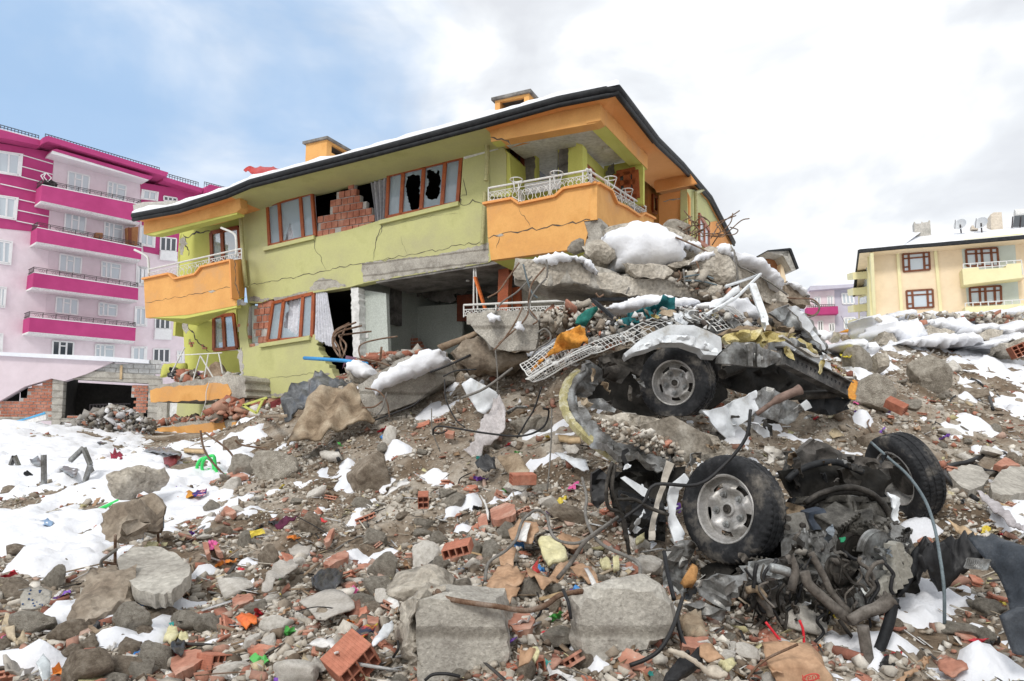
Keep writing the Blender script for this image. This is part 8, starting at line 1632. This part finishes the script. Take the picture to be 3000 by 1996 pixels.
patch('black_shoe',[(*c4(*q),13.4)for q in((1035,1255),(1080,1245),(1150,1255),(1120,1285),(1050,1280))],M_bag,thick=.12,amp=.03,step=8,label='black bundle on the snow below the olive wall',cat='bundle')
lay('plank',c4,[960,1225,1245,1215,1250,1240,960,1245],MATS['weathered_wood'],'long brown board beneath the olive wall','plank',.5,thick=.05,amp=.01)
# -------- scattered rubble
rs=np.random.RandomState(5)
def hullshape(seed,npt=11,flat=.6):
 r=np.random.RandomState(seed);p=r.normal(size=(npt,3));p/=np.linalg.norm(p,axis=1)[:,None];p*=r.uniform(.75,1.05,(npt,1));p[:,2]*=flat
 b=bmesh.new()
 for q in p:b.verts.new(q)
 b.verts.ensure_lookup_table();res=bmesh.ops.convex_hull(b,input=b.verts);
 bmesh.ops.delete(b,geom=[v for v in b.verts if not v.link_faces],context='VERTS')
 bmesh.ops.recalc_face_normals(b,faces=b.faces);b.verts.index_update()
 V=np.array([tuple(v.co)for v in b.verts]);F=np.array([[v.index for v in f.verts]for f in b.faces if len(f.verts)==3]);b.free();return V,F
def boxshape(a,b_,c):
 V=np.array([(x,y,z)for z in(-c,c)for y in(-b_,b_)for x in(-a,a)]);V=V*(1+rs.uniform(-.18,.18,(8,1)))
 F=np.array([(0,2,1),(1,2,3),(4,5,6),(5,7,6),(0,1,4),(1,5,4),(2,6,3),(3,6,7),(0,4,2),(2,4,6),(1,3,5),(3,7,5)]);return V,F
SHP=[hullshape(i,9+i%5,.55+.08*(i%4))for i in range(10)]
BSH=[boxshape(1,.6,.35),boxshape(1,.4,.5),boxshape(1,.8,.15),boxshape(.8,.7,.4)]
FSH=[boxshape(1,.7,.04),boxshape(1,.35,.05)]
def interp_grid(A_,x,y):
 i=np.clip(np.searchsorted(GX,x)-1,0,len(GX)-2);j=np.clip(np.searchsorted(GY,y)-1,0,len(GY)-2)
 fx=(x-GX[i])/(GX[i+1]-GX[i]);fy=(y-GY[j])/(GY[j+1]-GY[j])
 return(A_[j,i]*(1-fx)+A_[j,i+1]*fx)*(1-fy)+(A_[j+1,i]*(1-fx)+A_[j+1,i+1]*fx)*fy
def spread(n,ymin=2.3,ymax=15,pw=1.0,snow=.06):
 """ground points, denser where the heap is close; few on the snow"""
 y=np.exp(rs.uniform(np.log(ymin),np.log(ymax),n));x=rs.uniform(-.86,.86,n)*y*1.05
 z=interp_grid(ZT,x,y);s=interp_grid(SN,x,y);keep=(s<-.01)|(rs.rand(n)<snow)
 return x[keep],y[keep],z[keep]
def bulk(name,shapes,x,y,z,size,cols,mt,label,flat=1,sink=.2,tilt=.5):
 Vs=[];Fs=[];Cs=[];base=0;n=len(x);which=rs.randint(0,len(shapes),n)
 for k_,(V,F)in enumerate(shapes):
  id_=np.where(which==k_)[0];m_=len(id_)
  if not m_:continue
  a,b,c=rs.uniform(-tilt,tilt,m_),rs.uniform(-tilt,tilt,m_),rs.uniform(0,6.283,m_)
  ca,sa,cb_,sb,cc,sc=np.cos(a),np.sin(a),np.cos(b),np.sin(b),np.cos(c),np.sin(c)
  Rx=np.zeros((m_,3,3));Rx[:,0,0]=1;Rx[:,1,1]=ca;Rx[:,1,2]=-sa;Rx[:,2,1]=sa;Rx[:,2,2]=ca
  Ry=np.zeros((m_,3,3));Ry[:,1,1]=1;Ry[:,0,0]=cb_;Ry[:,0,2]=sb;Ry[:,2,0]=-sb;Ry[:,2,2]=cb_
  Rz=np.zeros((m_,3,3));Rz[:,2,2]=1;Rz[:,0,0]=cc;Rz[:,0,1]=-sc;Rz[:,1,0]=sc;Rz[:,1,1]=cc
  R_=Rx@Ry@Rz;an=rs.uniform(.7,1.35,(m_,1,3))
  W=np.einsum('nij,nvj->nvi',R_,(V[None]*an*size[id_][:,None,None]))
  W+=np.stack([x[id_],y[id_],z[id_]+size[id_]*(.5-sink)*flat],-1)[:,None]
  Vs.append(W.reshape(-1,3));Fs.append((F[None]+base+(np.arange(m_)*len(V))[:,None,None]).reshape(-1,3));base+=m_*len(V)
  Cs.append(np.repeat(cols[id_],len(V),axis=0))
 V=np.concatenate(Vs);F=np.concatenate(Fs);Cc=np.concatenate(Cs)
 me=bpy.data.meshes.new(name);me.vertices.add(len(V));me.vertices.foreach_set('co',V.ravel().astype(np.float32))
 me.loops.add(len(F)*3);me.loops.foreach_set('vertex_index',F.ravel().astype(np.int32));me.polygons.add(len(F))
 me.polygons.foreach_set('loop_start',(np.arange(len(F))*3).astype(np.int32));me.polygons.foreach_set('loop_total',np.full(len(F),3,np.int32));me.update(calc_edges=True)
 at=me.color_attributes.new('tint','FLOAT_COLOR','POINT');at.data.foreach_set('color',np.concatenate([Cc,np.ones((len(Cc),1))],1).ravel().astype(np.float32))
 me.materials.append(mt);o=bpy.data.objects.new(name,me);COL.objects.link(o);return tag(o,label,None,None,'stuff')
M_grav=mat('gravel_mix',[(.8,.8,.8),(1,1,1)],scale=6,bump=.5,bscale=40,rough=.95,attr=True)
def pal(cols,w_,n,var=.15):
 c=np.array(cols)[rs.choice(len(cols),n,p=np.array(w_)/sum(w_))];return np.clip(c*(1+rs.uniform(-var,var,(n,1))),0,1)
GRC=[(.47,.425,.36),(.60,.555,.485),(.34,.285,.225),(.20,.155,.115),(.72,.68,.61),(.46,.22,.155)];GRW=[8,8,5,4,4.5,1.6]
x,y,z=spread(125000,snow=.09);d_=fbm(x*.7,y*.7,3,60);kp=(d_+rs.uniform(-.25,.35,len(x)))>-.02;x,y,z=x[kp],y[kp],z[kp]
sz=np.exp(rs.normal(np.log(.011),.5,len(x)))*(.7+.085*y);sz=np.clip(sz,.004,.05)
bulk('gravel',SHP,x,y,z,sz,pal(GRC,GRW,len(x)),M_grav,'fine broken concrete and brick gravel over the whole slope')
x,y,z=spread(14000,2.4,14);d_=fbm(x*.9+5,y*.9,3,61);lo=np.clip((5.5-y)/3,0,1)+np.clip(-x/3,0,.6);kp=(d_+rs.uniform(-.3,.3,len(x))+lo*.35)>.1;x,y,z=x[kp],y[kp],z[kp]
sz=np.clip(np.exp(rs.normal(np.log(.026),.38,len(x)))*(.8+.05*y),.012,.075)
bulk('rubble',SHP,x,y,z,sz,pal(GRC,GRW,len(x)),M_grav,'fist sized broken concrete pieces among the gravel')
x,y,z=spread(4200,2.4,14);d_=fbm(x*.8+9,y*.8,3,63);kp=(d_+rs.uniform(-.3,.3,len(x))+np.clip((5.5-y)/4,0,.3))>.12;x,y,z=x[kp],y[kp],z[kp]
sz=np.clip(np.exp(rs.normal(np.log(.022),.45,len(x)))*(.8+.06*y),.010,.06)
bulk('brick_crumbs',BSH,x,y,z,sz,pal([(.40,.18,.125),(.46,.26,.195),(.32,.14,.10),(.52,.37,.30)],[5,4,3,2],len(x)),M_grav,'red brick crumbs among the gravel')
x,y,z=spread(4200,2.4,13);sz=np.clip(np.exp(rs.normal(np.log(.022),.45,len(x)))*(.8+.05*y),.008,.06)
bulk('litter',FSH,x,y,z,sz,pal([(.62,.61,.58),(.72,.70,.66),(.55,.45,.30),(.30,.20,.12),(.65,.60,.35)],[5,3,3,3,1.5],len(x)),M_grav,'splinters, paper and plaster flakes in the gravel',tilt=.7)
def heap(name,px,Y,n,h,cols,wts,label,s0=.06):
 us=[p[0]for p in px];vs=[p[1]for p in px];X=[];
 while len(X)<n:
  u,v=rs.uniform(min(us),max(us)),rs.uniform(min(vs),max(vs))
  if pinside(u,v,px):p=P(u,v,Y+rs.uniform(-.35,.35));X.append(p)
 X=np.array([tuple(p)for p in X]);sz=np.clip(np.exp(rs.normal(np.log(s0),.45,n)),.02,.25)
 return bulk(name,SHP+BSH,X[:,0],X[:,1],X[:,2],sz,pal(cols,wts,n),M_grav,label,sink=.5,tilt=1)
BRC=[(.44,.18,.12),(.52,.30,.22),(.42,.39,.35),(.2,.17,.14),(.66,.63,.58)]
heap('brick_rubble',seq(c4,620,1245,700,1210,760,1150,830,1110,900,1110,1000,1150,1100,1120,1150,1160,1160,1230,1000,1240,800,1255),17.0,520,0,BRC,[5,3,2,1,2],'heap of broken bricks and plaster squeezed under the olive wall',.09)
heap('brick_rubble',seq(c4,400,950,470,900,560,870,620,930,800,925,905,905,930,925,700,950,500,965),18.5,160,0,BRC,[4,3,2,1,2],'brick rubble on the crushed left balcony',.08)
heap('brick_rubble',seq(c4,190,1300,300,1275,450,1250,620,1250,850,1245,850,1262,500,1290,200,1325),18.2,260,0,BRC,[3,2,3,2,2],'rubble line on the lowest fallen slab',.08)
heap('room_rubble',seq(e3,780,400,900,330,1050,340,1200,320,1300,290,1180,350,1000,410,880,450),12.4,420,0,BRC,[3,2,4,2,3],'rubble spilling out of the torn open room',.07)
heap('crest_rubble',seq(e1,560,410,700,400,800,460,760,560,700,600,620,540,450,540,380,480),7.9,420,0,GRC,GRW,'fine rubble between the square block and the wire baskets',.035)
heap('crest_rubble',seq(e1,1150,240,1400,190,1440,300,1640,300,1900,400,1500,380,1350,350),8.35,260,0,GRC,GRW,'fine rubble packed between the crest slabs',.04)
heap('left_heap_rubble',seq(c6,470,960,640,860,800,780,950,770,1080,830,1150,880,1180,950,1060,1030,800,1040,560,1020),16.5,3600,0,[(.3,.28,.26),(.42,.4,.37),(.2,.18,.15),(.7,.7,.72),(.4,.2,.14)],[5,4,4,2,1],'grey rubble heap before the ruined annex',.05)
heap('floor_rubble',seq(e1,720,1120,900,1160,1100,1220,1250,1290,1300,1390,1200,1410,1000,1300,800,1220),5.05,500,0,GRC,GRW,'gravel lying in the bent van floor',.018)
heap('wreck_clutter',seq(e2,880,740,1250,690,1620,900,1640,1080,1400,1200,900,1100,760,900),4.25,200,0,[(.05,.045,.04),(.1,.09,.08),(.2,.18,.16),(.3,.28,.25)],[4,4,2,1],'dark mechanical scraps and clods inside the overturned front',.022)
heap('ridge_rubble',seq(c5,1080,1010,1300,960,1700,960,2221,960,2221,1200,1700,1210,1300,1215,1120,1150),14.3,420,0,GRC,GRW,'brown rubble showing between the snow on the right ridge',.055)
# ---- countable loose pieces: individual objects -----------------------------
def ground_spots(n,cond,ymin=2.5,ymax=12,mind=.9,snow=.25):
 out_=[];tries=0
 while len(out_)<n and tries<40000:
  tries+=1
  y=math.exp(rnd.uniform(math.log(ymin),math.log(ymax)));x=rnd.uniform(-.82,.82)*y;z=gz(x,y)
  u,v=pix((x,y,z))
  if not(-20<u<3020 and v<2020):continue
  if not cond(u,v,x,y):continue
  if _interp(SN,x,y)>0 and rnd.random()>snow:continue
  if any((u-a)**2+(v-b)**2<(mind*24)**2 for a,b,*_ in out_[-400:]):continue
  hit=G(u,v)
  if abs(hit.y-y)>.25:continue
  out_.append((u,v,x,y,z))
 return out_
lower=lambda u,v,x,y:True
VAR=[(900+i,m_)for i in range(8)for m_ in(M_rock,M_rockd,M_pale)]
GRP={'M':('grey broken concrete lump loose on the slope','loose grey concrete lumps'),'D':('earth brown stone loose on the slope','loose brown stones'),'P':('pale cream stone loose on the slope','loose pale stones')}
for i,(u,v,x,y,z)in enumerate(ground_spots(230,lower,2.5,10)):
 k_=rnd.random();m_,g_=(M_rock,'M')if k_<.5 else((M_rockd,'D')if k_<.75 else(M_pale,'P'))
 s=min(.16,max(.035,math.exp(rnd.gauss(math.log(.052),.36))))*(1 if y<6 else 1.25)
 stone('stone',(x,y,z+s*.25),(s*rnd.uniform(.8,1.4),s*rnd.uniform(.7,1.1),s*rnd.uniform(.5,.85)),(rnd.uniform(-.4,.4),rnd.uniform(-.4,.4),rnd.uniform(0,6.28)),900+i%10,m_,GRP[g_][0],'stone',GRP[g_][1],sub=3)
bm_={}
def bmeshof(key,V,F,mt):
 if key not in bm_:
  me=bpy.data.meshes.new(key);me.from_pydata([tuple(v)for v in V],[],[tuple(f)for f in F]);me.materials.append(mt);bm_[key]=me
 return bm_[key]
def brickfrag(seed):
 r=random.Random(seed);pl__=Plane((0,0,0),(1,0,0));mb=MB()
 L_=r.uniform(.05,.10);W_=r.uniform(.03,.055)
 o=jag([(-L_,-W_),(L_*.8,-W_),(L_,W_*.5),(L_*.4,W_),(-L_*.9,W_*.8)],.02,.006,seed=seed)
 for k_ in(0,1):pl__.prism(mb,o,[],.012+k_*.03,k_*.03,st=True)
 for s in(-.8,-.25,.3,.8):mb.box(Vector((s*L_*.8,-.021+0.0,0)),(.004,0,0),(0,.010,0),(0,0,W_*.85))
 for k_ in range(6):mb.box(Vector((0,.0125-.057*0-.0245*0-.0,-W_+W_*2*(k_+.5)/6))*1.0+Vector((0,-.0435,0)),(L_*.75,0,0),(0,.002,0),(0,0,W_*.06))
 V=[(v.x,v.z,v.y)for v in mb.V];return V,[f[::-1]for f in mb.F]
BF=[brickfrag(i)for i in range(8)]
for i,(u,v,x,y,z)in enumerate(ground_spots(110,lower,2.6,9,1.1)):
 V,F=BF[i%8];o=bpy.data.objects.new('brick_fragment',bmeshof('brick_fragment%d'%(i%8),V,F,M_brk2 if i%3 else M_brick));COL.objects.link(o)
 s=rnd.uniform(.45,1.0)*(1 if y<6 else 1.3);o.scale=(s,s,s);nrm=GN(x,y);o.rotation_euler=(rnd.uniform(-.6,.6)-.2,rnd.uniform(-.6,.6),rnd.uniform(0,6.28));o.location=(x,y,z+.03*s)
 tag(o,'ribbed red hollow brick fragment loose on the slope','brick fragment','loose red brick fragments')
def wrapshape(seed):
 r=random.Random(seed);n=7;V=[];a_=r.uniform(.7,1.3)
 for j in range(n):
  for i in range(n):
   x=(i/(n-1)-.5)*2*a_+r.uniform(-.08,.08);y=(j/(n-1)-.5)*1.2+r.uniform(-.08,.08)
   V.append((x,y,.28*mnoise.noise(Vector((x*1.9+seed*5,y*1.9,0)))*2+.08*math.sin(x*9+y*5+seed)))
 F=[(j*n+i,j*n+i+1,(j+1)*n+i+1,(j+1)*n+i)for j in range(n-1)for i in range(n-1)if not((i in(0,n-2))and(j in(0,n-2))and r.random()<.5)];return V,F
WS=[wrapshape(i)for i in range(6)]
WC=[('red',(.62,.03,.05),20),('purple',(.22,.08,.50),18),('orange',(.80,.25,.03),16),('white',(.68,.67,.66),52),('green',(.10,.50,.10),12),('blue',(.05,.25,.62),16),('yellow',(.78,.62,.08),18),('pink',(.75,.12,.35),10),('black',(.02,.02,.022),16),('teal',(.05,.45,.42),8),('cream',(.66,.60,.42),28),('cardboard brown',(.42,.26,.15),34)]
for nm,c,n in WC:
 mt=mat(nm.replace(' ','_')+'_wrapper',[tuple(k_*.8 for k_ in c),c],scale=20,bump=.2,rough=.4,spec=.5)
 for i,(u,v,x,y,z)in enumerate(ground_spots(n,lambda u,v,x,y:v>1230 or u>2000,2.6,9,1.0,.4)):
  V,F=WS[i%6];key='wrapper_%s%d'%(nm,i%6);o=bpy.data.objects.new('wrapper',bmeshof(key,V,F,mt));COL.objects.link(o)
  s=rnd.uniform(.02,.05)*(1+.07*y);o.scale=(s,s,s);o.rotation_euler=(rnd.uniform(-.7,.7),rnd.uniform(-.7,.7),rnd.uniform(0,6.28));o.location=(x,y,z+s*.5)
  tag(o,'small crumpled %s scrap lying in the rubble'%nm,'scrap','small %s scraps in the rubble'%nm)
for i,(u,v,x,y,z)in enumerate(ground_spots(34,lower,2.8,9,1.5)):
 p=Vector((x,y,z));mb=MB();d=Vector((rnd.uniform(-1,1),rnd.uniform(-.6,.3),rnd.uniform(.1,.8)));pts=[p-d*.04]
 for j in range(3):p=p+d*rnd.uniform(.05,.12);d=d+Vector((rnd.uniform(-.7,.7),rnd.uniform(-.4,.4),rnd.uniform(-.8,.3)));pts.append(p.copy())
 mb.tube(pts,rnd.choice([.003,.004,.006]),5,smooth=4);mb.build('wire_end',rnd.choice([M_rust,M_rebg,M_black]),None,label='short bent wire end sticking out of the rubble',cat='wire',group='loose wire ends in the rubble')
for i,(u,v,x,y,z)in enumerate(ground_spots(36,lower,2.8,9,1.5)):
 a=rnd.uniform(0,6.28);l=rnd.uniform(.06,.18);d=Vector((math.cos(a),math.sin(a),rnd.uniform(-.2,.3)+.0));p=Vector((x,y,z+.03));mb=MB();mb.bar(p-d*l/2,p+d*l/2,rnd.uniform(.012,.03),.01)
 mb.build('lath',rnd.choice([MATS['weathered_wood'],MATS['raw_timber'],M_pale]),None,label='small splintered lath lying in the rubble',cat='lath',group='small laths in the rubble')
x,y,z=spread(5200,2.4,12);
STR=[boxshape(1,.07,.05),boxshape(1,.12,.03),boxshape(1,.05,.05)]
bulk('splinters',STR,x,y,z+.008,np.clip(np.exp(rs.normal(np.log(.03),.5,len(x)))*(.8+.06*y),.01,.11),pal([(.5,.42,.32),(.62,.58,.5),(.3,.22,.15),(.08,.075,.07),(.6,.6,.6)],[3,3,3,3,2],len(x)),M_grav,'wood splinters and thin strips strewn over the rubble',tilt=.45)
heap('basket_clutter',seq(e1,300,860,560,600,900,480,1300,420,1700,480,1900,600,1500,620,1000,640,700,720,400,860),6.75,520,0,[(.6,.58,.54),(.3,.25,.2),(.12,.1,.09),(.45,.2,.13),(.7,.7,.7),(.05,.05,.05)],[3,3,3,1,2,2],'small scraps packed under the wire baskets on the van',.028)
# -------- say which one each loose piece is: by the landmark it lies beside
_LM=[]
for o in COL.objects:
 lb=o.get('label')
 if lb and o.parent is None and not o.get('group')and not o.get('kind')and o.get('category')not in('building','snow','cable','wire')and 3<len(lb.split())<=9 and 'dripping' not in lb:
  bb=[o.matrix_basis@Vector(c)for c in o.bound_box]if o.type=='MESH' else[o.location]
  c=sum(bb,Vector((0,0,0)))/len(bb)
  if c.y>1:_LM.append((*pix(c),lb))
for o in list(COL.objects):
 g=o.get('group')or ''
 if not(g.startswith('loose')or g.startswith('small')):continue
 u,v=pix(o.location);a,b,lb=min(_LM,key=lambda q:(q[0]-u)**2+(q[1]-v)**2*1.5)
 dx,dy=u-a,v-b;w_=('right of' if dx>0 else 'left of')if abs(dx)>abs(dy)else('below' if dy>0 else 'above')
 h={'loose grey concrete lumps':'grey lump','loose brown stones':'brown stone','loose pale stones':'pale stone','loose red brick fragments':'ribbed red fragment','loose wire ends in the rubble':'bent wire end','small laths in the rubble':'splintered lath'}.get(g)or('crumpled '+g.split(' ',1)[1].replace(' scraps in the rubble',' scrap'))
 o['label']='%s %s the %s'%(h,w_,lb)
